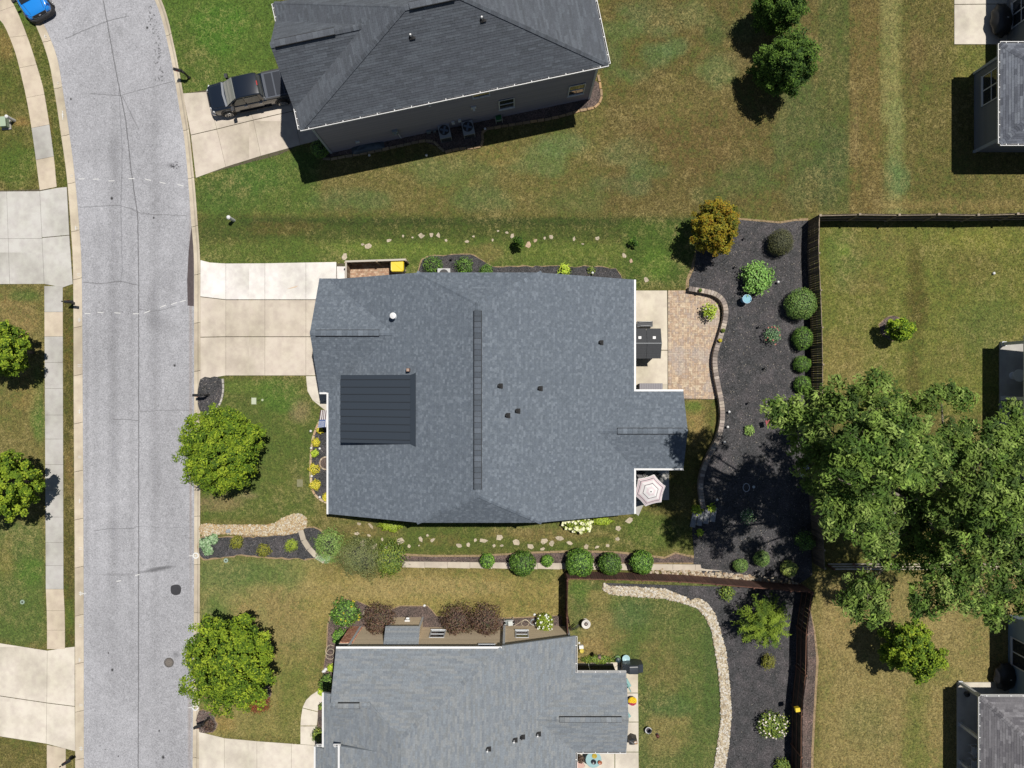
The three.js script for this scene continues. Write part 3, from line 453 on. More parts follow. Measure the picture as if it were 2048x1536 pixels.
const gr3 = gp([[1300, 1138], [1380, 1140], [1460, 1146], [1530, 1154], [1600, 1166], [1600, 1172], [1500, 1164], [1400, 1156], [1300, 1152]]);
tag(gravel(gr3, 420, .085, ['c9b496', 'e0d2ba', 'b59a7c', 'd8c8b4'], .03), 'scattered pale rocks at the foot of the brown stained fence', 'rocks');
// flagstones sunk in the lawn
function flag(parent, px, py, w, h, rot, hex = 'd9cab2') { w *= 1.12; h *= 1.12; const [x, z] = G(px, py), n = 5 + Math.floor(rnd() * 3), q = []; for (let i = 0; i < n; i++) { const a = i / n * 6.283 + rr(-.25, .25), r = rr(.68, 1.15); const u = Math.cos(a) * w * r, v = Math.sin(a) * h * r; q.push([x + u * Math.cos(rot) - v * Math.sin(rot), z + u * Math.sin(rot) + v * Math.cos(rot)]); } const b = new MB(), t = q.map(([a, c]) => [lerp(x, a, .93), lerp(z, c, .93)]); b.hex([...q].reverse().map(([a, c]) => V(a, -.02, c)), [...t].reverse().map(([a, c]) => V(a, .02 + rnd() * .012, c)), vary(D(hex), .1)); return part('stepping_stone', b, M.stone, parent); }
{ const o = structure('stone_path'); o.userData.label = 'flagstones sunk in the grass below the centre house';
  const s = (x, y, w, h, r = 0, c) => flag(o, x, y, w / 29.2 / 2, h / 29.2 / 2, r, c);
  s(718, 1048, 10, 7, .4, 'cfc0a4'); s(742, 1052, 16, 5, .8, 'cbbc9e'); s(714, 1067, 13, 7); s(738, 1071, 9, 6, .3); s(725, 1086, 11, 18, .3); s(765, 1079, 5, 8); s(800, 1083, 17, 16); s(748, 1094, 18, 8, -.6); s(773, 1093, 9, 13, -.4); s(841, 1078, 10, 14, -.4); s(865, 1080, 12, 7, -.5); s(855, 1071, 7, 6); s(818, 1092, 8, 8, 0, 'd8cab0'); s(838, 1091, 4, 4); s(918, 1091, 11, 8, .3); s(937, 1089, 9, 9); s(951, 1080, 8, 8); s(967, 1081, 18, 8, .1); s(988, 1091, 6, 8); s(1000, 1075, 17, 14); s(1004, 1091, 8, 6); s(1033, 1084, 18, 14, .2); s(1061, 1093, 15, 10, .2); s(1085, 1098, 12, 7, -.2); s(1089, 1082, 18, 12, -.2); s(1103, 1086, 10, 14, .2); s(1119, 1077, 16, 11, .2); s(1140, 1086, 14, 8, .3); s(1172, 1093, 12, 12, -.3, 'd2c2a8'); s(1194, 1094, 10, 6, -.4); s(1215, 1091, 9, 7); s(1235, 1078, 9, 9); s(1236, 1057, 11, 12, .2); s(1258, 1041, 15, 12, -.5); s(1180, 1054, 10, 6, 0, 'cfc0a4'); }
{ const o = structure('stone_path');
  const s = (x, y, w, h, r = 0, c) => flag(o, x, y, w / 29.2 / 2, h / 29.2 / 2, r, c);
  s(689, 513, 10, 15, .1); s(725, 489, 8, 6); s(737, 493, 13, 14, -.5); s(778, 481, 11, 7, -.4); s(806, 472, 6, 6); s(843, 472, 13, 11); s(825, 475, 6, 4); s(863, 470, 8, 11); s(877, 471, 9, 12, -.3); s(892, 481, 6, 8); s(933, 483, 9, 6); s(947, 473, 6, 4); s(985, 480, 5, 6); s(1014, 465, 7, 6); s(1024, 472, 9, 13, .4); s(1057, 490, 10, 16, .5, 'dcbfa4'); s(1071, 481, 8, 9, .5, 'dcbfa4'); s(1102, 474, 10, 9); s(1089, 476, 5, 6); s(1148, 478, 7, 10); s(1165, 488, 6, 4); s(1195, 477, 11, 8); s(1248, 511, 9, 11); s(1262, 522, 7, 9, 0, 'd8b8a0'); s(1292, 559, 11, 10, 1); s(996, 462, 6, 4); }
// edging stones
function edging(px, step, w, hexes, name, label, top = .1) { const o = thing(name, label, 'garden edging'), c = curve(px.map(([x, y]) => G(x, y)), step); for (let i = 0; i < c.length - 1; i++) { const a = c[i], b = c[i + 1]; part('edging_stone', new MB().box((a.x + b.x) / 2, top / 2 - .03 + rr(-.008, .008), (a.z + b.z) / 2, a.distanceTo(b) * .95, top + .06, w * rr(.9, 1.1), -Math.atan2(b.z - a.z, b.x - a.x) + rr(-.05, .05), vary(D(pick(hexes)), .1), .93), M.stone, o); } return o; }
edging([[650, 828], [638, 846], [628, 870], [623, 905], [622, 950], [627, 984], [640, 998], [660, 1007]], .42, .16, ['d9bf9c', 'cfae88', 'e2cba8'], 'stone_edging', 'tan edging stones curving round the yellow shrub bed');
edging([[637, 306], [648, 318], [700, 312], [760, 301], [810, 290], [850, 282], [868, 284], [880, 296], [888, 304]], .5, .17, ['a8987c', 'b8a588', 'c4ac88'], 'stone_edging', 'stone edging along the shaded wall, left of the air conditioners');
edging([[890, 305], [905, 301], [920, 298], [965, 291], [965, 262], [990, 256], [1050, 246], [1110, 236], [1160, 222], [1194, 213], [1203, 196], [1200, 170], [1196, 150]], .5, .17, ['b59a78', 'd8b07c', 'c8a67c'], 'stone_edging', 'stone edging along the upper house, right of the air conditioners');
edging([[446, 757], [447, 780], [441, 806], [425, 826], [403, 829]], .34, .13, ['cfcac2', 'd8d2c8'], 'stone_edging', 'pale edging round the mailbox mulch bed', .08);
{ const o = thing('concrete_edging', 'concrete edging strip between the hedge balls and the lower lawn', 'garden edging');
  const xs = [805, 850, 895, 940, 985, 1030, 1075, 1120, 1165, 1210, 1255, 1300, 1345, 1390, 1425, 1459]; for (let i = 0; i < xs.length - 1; i++) { const y = lerp(1122, 1129, (xs[i] - 805) / 655), y2 = lerp(1122, 1129, (xs[i + 1] - 805) / 655); slab(o, [[xs[i], y], [xs[i + 1], y2], [xs[i + 1], y2 + 13], [xs[i], y + 12]], M.edging, .1, 'kerb_block'); } }
{ const o = thing('concrete_edging', 'curved concrete edging strip at the end of the stone strip', 'garden edging');
  const c = curve([[602, 1060], [608, 1080], [620, 1098], [634, 1112], [650, 1122]].map(([x, y]) => G(x, y)), .62); for (let i = 0; i < c.length - 1; i++) { const a = c[i], b = c[i + 1]; part('kerb_block', new MB().box((a.x + b.x) / 2, .04, (a.z + b.z) / 2, a.distanceTo(b) * .985, .14, .36, -Math.atan2(b.z - a.z, b.x - a.x)), M.edging, o); } }
part('boulder', (() => { const g = pebble.clone(); g.scale(.22, .14, .19); return g; })(), std(D('b0b4b8'), .9, { map: grain }), thing('boulder', 'grey boulder lying in the tan river stones', 'boulder', P(457, 1062)));

// ---------- retaining wall ----------
{ const o = thing('retaining_wall', 'curved block retaining wall with grey caps between patio and mulch', 'retaining wall'), hs = ['b8aaa0', 'c8bbb0', 'a89a92', 'd2c4b4', '9c9088', 'c0b0a2'];
  const face = new MB(), n = wallLine.length;
  for (let i = 0; i < n - 1; i++) {
    const a = wallLine[i], b = wallLine[i + 1], pa = wallLine[Math.max(0, i - 1)], nb = wallLine[Math.min(n - 1, i + 2)];
    const ta = b.clone().sub(pa).setY(0).normalize(), tb = nb.clone().sub(a).setY(0).normalize(), na = V(-ta.z, 0, ta.x), nb2 = V(-tb.z, 0, tb.x), w = .165, g = .011;
    const q = (p, nn, s, t, y) => V(p.x + nn.x * s * w + t.x * g, y, p.z + nn.z * s * w + t.z * g), tb2 = tb.clone().negate(), y = .55 + rr(-.006, .006);
    const ring = (yy, k) => [q(a, na, k, ta, yy), q(b, nb2, k, tb2, yy), q(b, nb2, -k, tb2, yy), q(a, na, -k, ta, yy)];
    part('cap_block', new MB().hex(ring(.47, 1).reverse(), ring(y, .96).reverse(), vary(D(pick(hs)), .2)), M.stone, o);
  }
  for (let k = 0; k < 3; k++) for (let i = k % 2; i < n - 2; i += 2) { const a = wallLine[i], b = wallLine[i + 2]; face.box((a.x + b.x) / 2, .0775 + k * .155, (a.z + b.z) / 2, a.distanceTo(b) * .98, .147, .26 + rr(-.01, .01), -Math.atan2(b.z - a.z, b.x - a.x), vary(D(pick(hs)), .1)); }
  const fm = part('face_blocks', face, M.stone, o, 'stuff'); }
{ const o = thing('garden_steps', 'four grey slab steps at the lower end of the retaining wall', 'steps');
  [[1387, 1036, .12], [1400, 1033, .22], [1413, 1029, .32], [1426, 1025, .42]].forEach(([x, y, h], i) => { const p = P(x + 1, y + 4, h); part('step', new MB().box(p.x, h - .08, p.z, .36, .16, 1.02, -.2 + i * .012, vary(D('aeb0b4'), .05), .985), M.stone, o); }); }

// ---------- patio ----------
{ const o = structure('patio'); bedding([[1240, 582], [1430, 582], [1432, 800], [1240, 800]]);
  slab(o, [[1240, 581], [1334, 581], [1335, 700], [1240, 700]], M.concPatio, .045); slab(o, [[1240, 701], [1335, 701], [1335, 800], [1240, 800]], M.concPatio, .045);
  // pavers, laid in mixed sizes up to the wall
  const right = wallXZ.map(([x, z]) => [x - .06, z]), reg = [...gp([[1336, 581], [1370, 581]]), ...right.filter(([x, z]) => z < G(0, 798)[1]), ...gp([[1426, 798], [1336, 796]])];
  const b = new MB(), cs = ['d9bfa3', 'd1b59a', 'dfc8ac', 'caae95', 'd5bba1', 'c8b2a0', 'c2ae9e', 'e1cdb2'].map((h) => D(h, 1.12)), u = .118;
  const x0 = G(1336, 0)[0], z0 = G(0, 581)[1], W = 30, L = 64, used = new Uint8Array(W * L);
  for (let j = 0; j < L; j++) for (let i = 0; i < W; i++) { if (used[j * W + i]) continue; let w = pick([1, 1, 2, 2, 1]), h = w === 2 ? pick([1, 2, 1]) : pick([1, 2, 2]); if (i + w > W || used[j * W + i + 1]) w = 1; if (j + h > L) h = 1;
    for (let p = 0; p < h; p++) for (let q = 0; q < w; q++) used[(j + p) * W + i + q] = 1;
    const X = x0 + i * u, Z = z0 + j * u, c = clip(reg, [[X + .004, Z + .004], [X + w * u - .004, Z + .004], [X + w * u - .004, Z + h * u - .004], [X + .004, Z + h * u - .004]]); if (c.length < 3) continue;
    const gz = fbm(X * .9, Z * .9, 3), cc = vary(pick(cs), .09).map((v, k) => lerp(v, [.42, .37, .34][k], sstep(.5, .72, gz) * .55)); const y = .045 + rr(-.003, .004), ar = THREE.ShapeUtils.area(c.map(([p, q]) => new THREE.Vector2(p, q)));
    if (Math.abs(ar) > .0008) b.prism(c, 0, y, cc); }
  part('pavers', b, M.stone, o, 'stuff');
  tag(part('mulch_bed', new MB().prism(gp([[1322, 570], [1323, 570], [1323, 571]]), .01, .01), M.mulch, o));
  o.remove(o.children[o.children.length - 1]);
}
// ---------- houses ----------
// courses of shingles (or boards) laid over a plane face, each piece with its own butt edge
function courses(mb, pts, o = {}) {
  const { exp = .145, tab = [.1, .22], lift = [.009, .018], pal, spread = .05, out = null, base = .012 } = o;
  let n = pts[1].clone().sub(pts[0]).cross(pts[2].clone().sub(pts[0])).normalize();
  if (out ? n.dot(out) < 0 : n.y < 0) n.negate();
  const up = V(0, 1, 0).addScaledVector(n, -n.y).normalize(), e = up.clone().cross(n).normalize(), O = pts[0];
  let poly = pts.map((p) => { const d = p.clone().sub(O); return [d.dot(e), d.dot(up)]; });
  if (THREE.ShapeUtils.area(poly.map(([a, b]) => new THREE.Vector2(a, b))) < 0) poly = poly.reverse();
  const b0 = Math.min(...poly.map((p) => p[1])), b1 = Math.max(...poly.map((p) => p[1])), at = (a, b, h) => O.clone().addScaledVector(e, a).addScaledVector(up, b).addScaledVector(n, h);
  for (let b = b0; b < b1; b += exp) {
    const row = clip(poly, [[-1e3, b], [1e3, b], [1e3, b + exp + .002], [-1e3, b + exp + .002]]); if (row.length < 3) continue;
    const r0 = Math.min(...row.map((p) => p[0])), r1 = Math.max(...row.map((p) => p[0]));
    for (let a = r0 - rnd() * tab[0]; a < r1;) {
      const w = rr(tab[0], tab[1]), c = clip(row, [[a, b], [a + w, b], [a + w, b + exp + .002], [a, b + exp + .002]]); a += w; if (c.length < 3) continue;
      const t = rr(lift[0], lift[1]), k = vary(pick(pal), spread), hgt = (p) => base + t * (1 - (p[1] - b) / exp * .9), v = c.map((p) => at(p[0], p[1], hgt(p)));
      mb.poly(v, k);
      const lo = c.filter((p) => p[1] < b + 1e-4).sort((p, q) => p[0] - q[0]);
      if (lo.length > 1) { const p = lo[0], q = lo[lo.length - 1]; mb.quad(at(p[0], b, 0), at(q[0], b, 0), at(q[0], b, base + t), at(p[0], b, base + t), k); }
    }
  }
  return mb;
}
const deckPoly = (mb, pts, t = .16) => mb.hex(pts.map((p) => p.clone().add(V(0, -t, 0))), pts, null);
function ridgeCaps(mb, a, b, pal, w = .15, dk = .42) { // bent cap shingles over a hip or ridge
  const L = a.distanceTo(b), n = Math.max(1, Math.round(L / .16)), d = b.clone().sub(a).normalize(), s = d.clone().cross(V(0, 1, 0)).normalize();
  for (let i = 0; i < n; i++) { const p = a.clone().lerp(b, i / n), q = a.clone().lerp(b, (i + 1.15) / n), k = vary(pick(pal), .14), y0 = V(0, .05, 0), y1 = V(0, .035, 0), dn = -w * dk;
    for (const m of [-1, 1]) mb.quad(p.clone().add(y0), p.clone().addScaledVector(s, m * w).add(V(0, .05 + dn, 0)), q.clone().addScaledVector(s, m * w).add(V(0, .035 + dn, 0)), q.clone().add(y1), k);
    mb.quad(p.clone().add(y0), p.clone().addScaledVector(s, w).add(V(0, .05 + dn, 0)), p.clone().addScaledVector(s, w).add(V(0, dn, 0)), p, k); mb.quad(p.clone().add(y0), p.clone().addScaledVector(s, -w).add(V(0, .05 + dn, 0)), p.clone().addScaledVector(s, -w).add(V(0, dn, 0)), p, k); }
}
function ridgeVent(parent, a, b, pal, w = .36, drop = .07) {
  const n = Math.max(2, Math.round(a.distanceTo(b) / .32)), d = b.clone().sub(a).normalize(), s = d.clone().cross(V(0, 1, 0)).normalize().multiplyScalar(w / 2), base = new MB(), capm = new MB();
  base.beam(a.clone().add(V(0, .01, 0)), b.clone().add(V(0, .01, 0)), w + .065, .09);
  const o = part('ridge_vent', base, M.blackMatt, parent);
  for (let i = 0; i < n; i++) { const p = a.clone().lerp(b, i / n + .001), q = a.clone().lerp(b, (i + 1) / n - .001), k = vary(pick(pal), .12), T = V(0, .095, 0), U = V(0, .095 - drop * .5, 0); for (const m of [-1, 1]) capm.quad(p.clone().add(T), p.clone().addScaledVector(s, m).add(U), q.clone().addScaledVector(s, m).add(U), q.clone().add(T), k); }
  part('cap_shingles', capm, M.roof, o, 'stuff'); return o;
}
const palMain = ['6e7884', '747e8a', '6a7480', '7a8490', '717b87', '6d7784', '808a96', '707a86'].map((h) => D(h, 1.08)), palCap = ['5d6672', '666f7b', '59626d', '6b7480'].map((h) => D(h, 1.0));
const palNorth = ['656b75', '6a717b', '60666f', '676d77', '6f7680', '626872'].map((h) => D(h, .92)), palLow = ['98a0a9', 'a0a7ae', '929aa3', 'a4a9ad', '989ea3', '9ba4ad'].map((h) => D(h, .9));
const palRight = ['6f7480', '7d838f', '666b77', '858b96', '757a86', '5f6470'].map((h) => D(h, 1.0)), palRight2 = ['77757a', '858388', '6c6a70', '8f8d92', '7b797e'].map((h) => D(h, 1.0));
// a run of gutter along the eave from a to b; side = outward direction
function gutter(parent, a, b, side, guard = false, gap = 1.05) {
  const o = side.clone().setY(0).normalize(), m = new MB(), off = (p, d, y) => p.clone().addScaledVector(o, d).add(V(0, y, 0));
  if (guard) { m.hex([off(a, .0, -.13), off(b, .0, -.13), off(b, .12, -.13), off(a, .12, -.13)], [off(a, .0, .0), off(b, .0, .0), off(b, .13, -.012), off(a, .13, -.012)]); return part('gutter', m, M.white, parent); }
  m.beam(off(a, .012, -.06), off(b, .012, -.06), .02, .12); m.beam(off(a, .115, -.055), off(b, .115, -.055), .035, .12); m.beam(off(a, .065, -.115), off(b, .065, -.115), .11, .015);
  const d = b.clone().sub(a).normalize(); m.beam(off(a, .06, -.06), off(a, .06, -.06).addScaledVector(d, .02), .12, .12); m.beam(off(b, .06, -.06), off(b, .06, -.06).addScaledVector(d, -.02), .12, .12);
  const g = part('gutter', m, M.white, parent), L = a.distanceTo(b), n = Math.max(1, Math.floor(L / gap));
  for (let i = 0; i < n; i++) { const p = a.clone().lerp(b, (i + .5) / n); part('hanger', new MB().beam(off(p, -.05, .004), off(p, .12, .004), .045, .02), M.white, g); }
  const shade = part('gutter_trough', new MB().beam(off(a, .06, -.095), off(b, .06, -.095), .085, .01), M.plasticBlack, g); return g;
}
function win(parent, c, right, out, w, h, o = {}) { // sash window with frame, two panes, sill
  const { split = 'h', panes = 2, m = M.trim, fw = .065 } = o, R = right.clone().normalize(), U = V(0, 1, 0), f = new MB(), at = (u, v, d) => c.clone().addScaledVector(R, u).addScaledVector(U, v).addScaledVector(out, d);
  const bar = (u0, v0, u1, v1, k = fw, d = .03) => f.beam(at(u0, v0, d + .022), at(u1, v1, d + .022), k, .03, null, out);
  bar(-w / 2, h / 2, w / 2, h / 2); bar(-w / 2, -h / 2, w / 2, -h / 2); bar(-w / 2, -h / 2 + fw / 2, -w / 2, h / 2 - fw / 2); bar(w / 2, -h / 2 + fw / 2, w / 2, h / 2 - fw / 2);
  if (split === 'h' || split === 'x') bar(-w / 2 + fw / 2, 0, w / 2 - fw / 2, 0, fw * .7, .025); if (split === 'v' || split === 'x') bar(0, -h / 2 + fw / 2, 0, h / 2 - fw / 2, fw * 1.1, .022);
  const g = part('window', f, m, parent);
  const pane = (u0, v0, u1, v1) => part('pane', new MB().hex([at(u0, v0, -.03), at(u1, v0, -.03), at(u1, v1, -.03), at(u0, v1, -.03)], [at(u0, v0, .03), at(u1, v0, .03), at(u1, v1, .03), at(u0, v1, .03)]), M.glass, g);
  const a = w / 2 - fw / 2, b = h / 2 - fw / 2;
  if (split === 'h') { pane(-a, .01, a, b); pane(-a, -b, a, -.01); } else if (split === 'v') { pane(-a, -b, -.01, b); pane(.01, -b, a, b); } else if (split === 'x') { pane(-a, .01, -.01, b); pane(.01, .01, a, b); pane(-a, -b, -.01, -.01); pane(.01, -b, a, -.01); } else pane(-a, -b, a, b);
  part('sill', new MB().beam(at(-w / 2 - .05, -h / 2 - .06, .05), at(w / 2 + .05, -h / 2 - .06, .05), .05, .12, null, out), m, g); return g;
}
function ventPipe(parent, p, white, lean) { const b = new MB(); b.tube(p.clone().add(V(0, -.05, 0)), p.clone().add(V(0, .34, 0)), .05, .05, 10); const f = part('plumbing_vent', b, white ? M.white : M.blackMatt, parent); part('flashing', new MB().lathe(p.x, p.y, p.z, [[.17, -.04], [.14, .03], [.06, .14]], 12).box(p.x + .06, p.y + .01, p.z, .34, .02, .3), M.blackMatt, f); return f; }

// --- centre house ---
const centre = thing('house', 'large dark grey shingle house in the middle with black metal dormer roof', 'house', [0, 0, 0], 0, null);
{
  const E = 3.0, sl = .48, xW = -11.81, xE = 7.85, zN = -6.72, zS = 8.36, xR = (xW + xE) / 2, hR = E + sl * (xE - xR), hH = 5.9, xa = xW + (hH - E) / sl, xb = xE - (hH - E) / sl, zn = -4.66, zs = 6.43;
  const deck = new MB(), sh = new MB(), caps = new MB(), S = (pts) => { deckPoly(deck, pts); courses(sh, pts, { pal: palMain }); };
  S([V(xW, E, zN), V(xW, E, zS), V(xa, hH, zS), V(xR, hR, zs), V(xR, hR, zn), V(xa, hH, zN)]);
  S([V(xE, E, zS), V(xE, E, zN), V(xb, hH, zN), V(xR, hR, zn), V(xR, hR, zs), V(xb, hH, zS)]);
  S([V(xa, hH, zS), V(xb, hH, zS), V(xR, hR, zs)]); S([V(xb, hH, zN), V(xa, hH, zN), V(xR, hR, zn)]);
  const gh = 5.2, gz = -3.13, gx = -12.4; // garage gable
  S([V(gx, E, .52), V(gx, gh, gz), V(-6.9, gh, gz), V(-8.6, E + .9, -.75), V(-10.9, E, .52)].map((v, i) => i === 3 ? V(-9.4, 3 + (.52 - -1.2) * (gh - E) / (.52 - gz), -1.2) : v));
  S([V(gx, gh, gz), V(gx, E, -6.78), V(-11.2, E, -6.78), V(-6.9, gh, gz)]);
  const wz = 2.95, wh = 4.18, wx = 11.03; // rear wing
  S([V(5.2, wh, wz), V(7.7, E, .48), V(wx, E, .48), V(wx, wh, wz)]); S([V(wx, wh, wz), V(wx, E, 5.42), V(7.7, E, 5.42), V(5.2, wh, wz)]);
  ridgeCaps(caps, V(xa, hH, zS), V(xR, hR, zs), palMain); ridgeCaps(caps, V(xb, hH, zS), V(xR, hR, zs), palMain); ridgeCaps(caps, V(xa, hH, zN), V(xR, hR, zn), palMain); ridgeCaps(caps, V(xb, hH, zN), V(xR, hR, zn), palMain); ridgeCaps(caps, V(gx, gh, gz), V(-6.9, gh, gz), palMain); ridgeCaps(caps, V(wx, wh, wz), V(5.2, wh, wz), palMain); ridgeCaps(caps, V(xR, hR, zn), V(xR, hR, zs), palMain);
  const roof = part('roof', deck, std(D('3c434c'), .9), centre);
  part('shingles', sh, M.roof, roof, 'stuff'); part('ridge_caps', caps, M.roof, roof, 'stuff');
  ridgeVent(roof, V(xR, hR, -4.25), V(xR, hR, 6.1), palCap, .40, .02); ridgeVent(roof, V(-12.05, gh, gz), V(-8.15, gh, gz), palMain.slice(0, 4), .34); ridgeVent(roof, V(10.72, wh, wz), V(6.62, wh, wz), palMain.slice(0, 4), .34);
  for (const [x, y] of [[998, 772], [1078, 777], [1013, 831], [1033, 822], [1200, 685]]) { let p = P(x, y, 6.2); p.y = E + sl * (xE - p.x); p = P(x, y, p.y); p.y = E + sl * (xE - p.x); ventPipe(roof, p, false); }
  { let p = P(789, 633, 5.4); p.y = E + sl * (p.x - xW); p = P(789, 633, p.y); const b = new MB(); b.tube(p, p.clone().add(V(0, .55, 0)), .11, .11, 14).lathe(p.x, p.y + .5, p.z, [[.0, .16], [.19, .1], [.19, .04], [.12, 0]], 16); const f = part('flue', b, M.white, roof); part('collar', new MB().lathe(p.x, p.y, p.z, [[.24, -.06], [.18, .06], [.11, .1]], 14), std(D('b9c0c8'), .4), f); }
  { let p = P(817, 740, 5.5); p.y = E + sl * (p.x - xW); p = P(817, 740, p.y + .2); const f = part('small_chimney', new MB().box(p.x, p.y, p.z, .2, .5, .2), std(D('6a4a40'), .8), roof); part('cap', new MB().box(p.x, p.y + .27, p.z, .16, .05, .16), std(D('b59c8c'), .8), f); }
  // metal dormer
  { const xl = -10.66, xr = -6.15, hl = 4.58, hr = 5.78, z0 = -.56, z1 = 3.64, dm = part('dormer', (() => { const m = new MB(), top = (x) => lerp(hl, hr, (x - xl) / (xr - xl)), main = (x) => E + sl * (x - xW); for (const z of [z0 + .12, z1 - .12]) m.hex([V(xl + .25, main(xl + .25) - .1, z - .05), V(xr, main(xr) - .1, z - .05), V(xr, main(xr) - .1, z + .05), V(xl + .25, main(xl + .25) - .1, z + .05)], [V(xl + .25, top(xl + .25) - .05, z - .05), V(xr, top(xr) - .05, z - .05), V(xr, top(xr) - .05, z + .05), V(xl + .25, top(xl + .25) - .05, z + .05)]); m.box(xl + .3, (main(xl) + hl) / 2 - .12, (z0 + z1) / 2, .1, hl - main(xl), z1 - z0 - .24); return m; })(), std(D('4c545c'), .8), roof);
    const seamM = std(D('30363d', .8), .5); const n = 10, ws = [0, .085, .2, .308, .425, .535, .645, .755, .865, .945, 1]; const cuts = [0, .068, .178, .284, .396, .505, .611, .722, .829, .944, 1];
    for (let i = 0; i < 10; i++) { const a = lerp(z0, z1, cuts[i]), c = lerp(z0, z1, cuts[i + 1]), m = new MB(); m.hex([V(xl, hl - .03, a), V(xr, hr - .03, a), V(xr, hr - .03, c), V(xl, hl - .03, c)], [V(xl, hl, a + .002), V(xr, hr, a + .002), V(xr, hr, c - .002), V(xl, hl, c - .002)]); part('roof_panel', m, M.darkMetal, dm); if (i) { const q = new MB(); q.hex([V(xl, hl, a - .018), V(xr, hr, a - .018), V(xr, hr, a + .018), V(xl, hl, a + .018)], [V(xl, hl + .05, a - .016), V(xr, hr + .05, a - .016), V(xr, hr + .05, a + .016), V(xl, hl + .05, a + .016)]); part('seam', q, seamM, dm); } }
    part('flashing', new MB().hex([V(xr - .02, hr - .05, z0 + .02), V(xr + .34, hr + .1, z0 - .12), V(xr + .34, hr + .1, z1 + .14), V(xr - .02, hr - .05, z1 - .02)], [V(xr - .02, hr + .02, z0 + .02), V(xr + .34, hr + .18, z0 - .12), V(xr + .34, hr + .18, z1 + .14), V(xr - .02, hr + .02, z1 - .02)]), M.darkMetal, dm); }
  // walls
  const sp = ['8f9a9c', '8a9597'].map((h) => D(h)), W = new MB(), Wd = { exp: .18, tab: [40, 41], lift: [.014, .016], pal: sp, spread: .02, base: .004 };
  const x0 = -11.4, x1 = 7.45, z0 = -6.35, z1 = 8.0, y = (x) => E + sl * Math.min(x - xW, xE - x) - .2;
  courses(W, [V(x0, 0, z1), V(x1, 0, z1), V(x1, y(x1), z1), V(xb, hH - .2, z1), V(xa, hH - .2, z1), V(x0, y(x0), z1)], { ...Wd, out: V(0, 0, 1) });
  courses(W, [V(x0, 0, z0), V(x1, 0, z0), V(x1, y(x1), z0), V(xb, hH - .2, z0), V(xa, hH - .2, z0), V(x0, y(x0), z0)], { ...Wd, out: V(0, 0, -1) });
  courses(W, [V(x1, 0, z0), V(x1, 0, z1), V(x1, 2.95, z1), V(x1, 2.95, z0)], { ...Wd, out: V(1, 0, 0) }); courses(W, [V(x0, 0, .2), V(x0, 0, z1), V(x0, 2.95, z1), V(x0, 2.95, .2)], { ...Wd, out: V(-1, 0, 0) });
  courses(W, [V(-12.0, 0, -6.4), V(-12.0, 0, .1), V(-12.0, 3, .1), V(-12.0, 4.95, gz), V(-12.0, 3, -6.4)], { ...Wd, out: V(-1, 0, 0) }); courses(W, [V(-12, 0, .1), V(-11.4, 0, .1), V(-11.4, 3, .1), V(-12, 3, .1)], { ...Wd, out: V(0, 0, 1) });
  courses(W, [V(10.65, 0, .9), V(10.65, 0, 5.0), V(10.65, 2.9, 5.0), V(10.65, 4.0, wz), V(10.65, 2.9, .9)], { ...Wd, out: V(1, 0, 0) }); courses(W, [V(x1, 0, .9), V(10.65, 0, .9), V(10.65, 2.9, .9), V(x1, 2.9, .9)], { ...Wd, out: V(0, 0, -1) }); courses(W, [V(x1, 0, 5.0), V(10.65, 0, 5.0), V(10.65, 2.9, 5.0), V(x1, 2.9, 5.0)], { ...Wd, out: V(0, 0, 1) });
  const wl = part('wall', new MB().box((x0 + x1) / 2, 1.4, (z0 + z1) / 2, x1 - x0 - .02, 2.9, z1 - z0 - .02).box(-11.7, 1.4, -3.15, .56, 2.9, 6.45).box(9, 1.4, 2.95, 3.26, 2.9, 4.06), std(sp[0], .8), centre); part('siding', W, M.siding, wl, 'stuff');
  part('garage_door', new MB().box(-12.03, 1.1, -3.1, .06, 2.2, 4.9), M.white, centre);
  // gutters
  gutter(centre, V(xW - .0, E + .02, .56), V(xW, E + .02, zS + .02), V(-1, 0, 0), true); gutter(centre, V(gx, E + .02, .52), V(xW - .13, E + .02, .52), V(0, 0, 1), true);
  gutter(centre, V(xE, E + .02, zN), V(xE, E + .02, .5), V(1, 0, 0), true); gutter(centre, V(xE, E + .02, 5.4), V(xE, E + .02, zS), V(1, 0, 0), true); gutter(centre, V(xE + .1, E + .02, .48), V(wx, E + .02, .48), V(0, 0, -1), true); gutter(centre, V(xE + .1, E + .02, 5.42), V(wx, E + .02, 5.42), V(0, 0, 1), true);
}
// --- upper house ---
const upper = thing('house', 'upper dark grey shingle house with shaded siding wall behind the pickup', 'house', [-12.72, 0, -15.3], Math.atan2(3.9, 18.51));
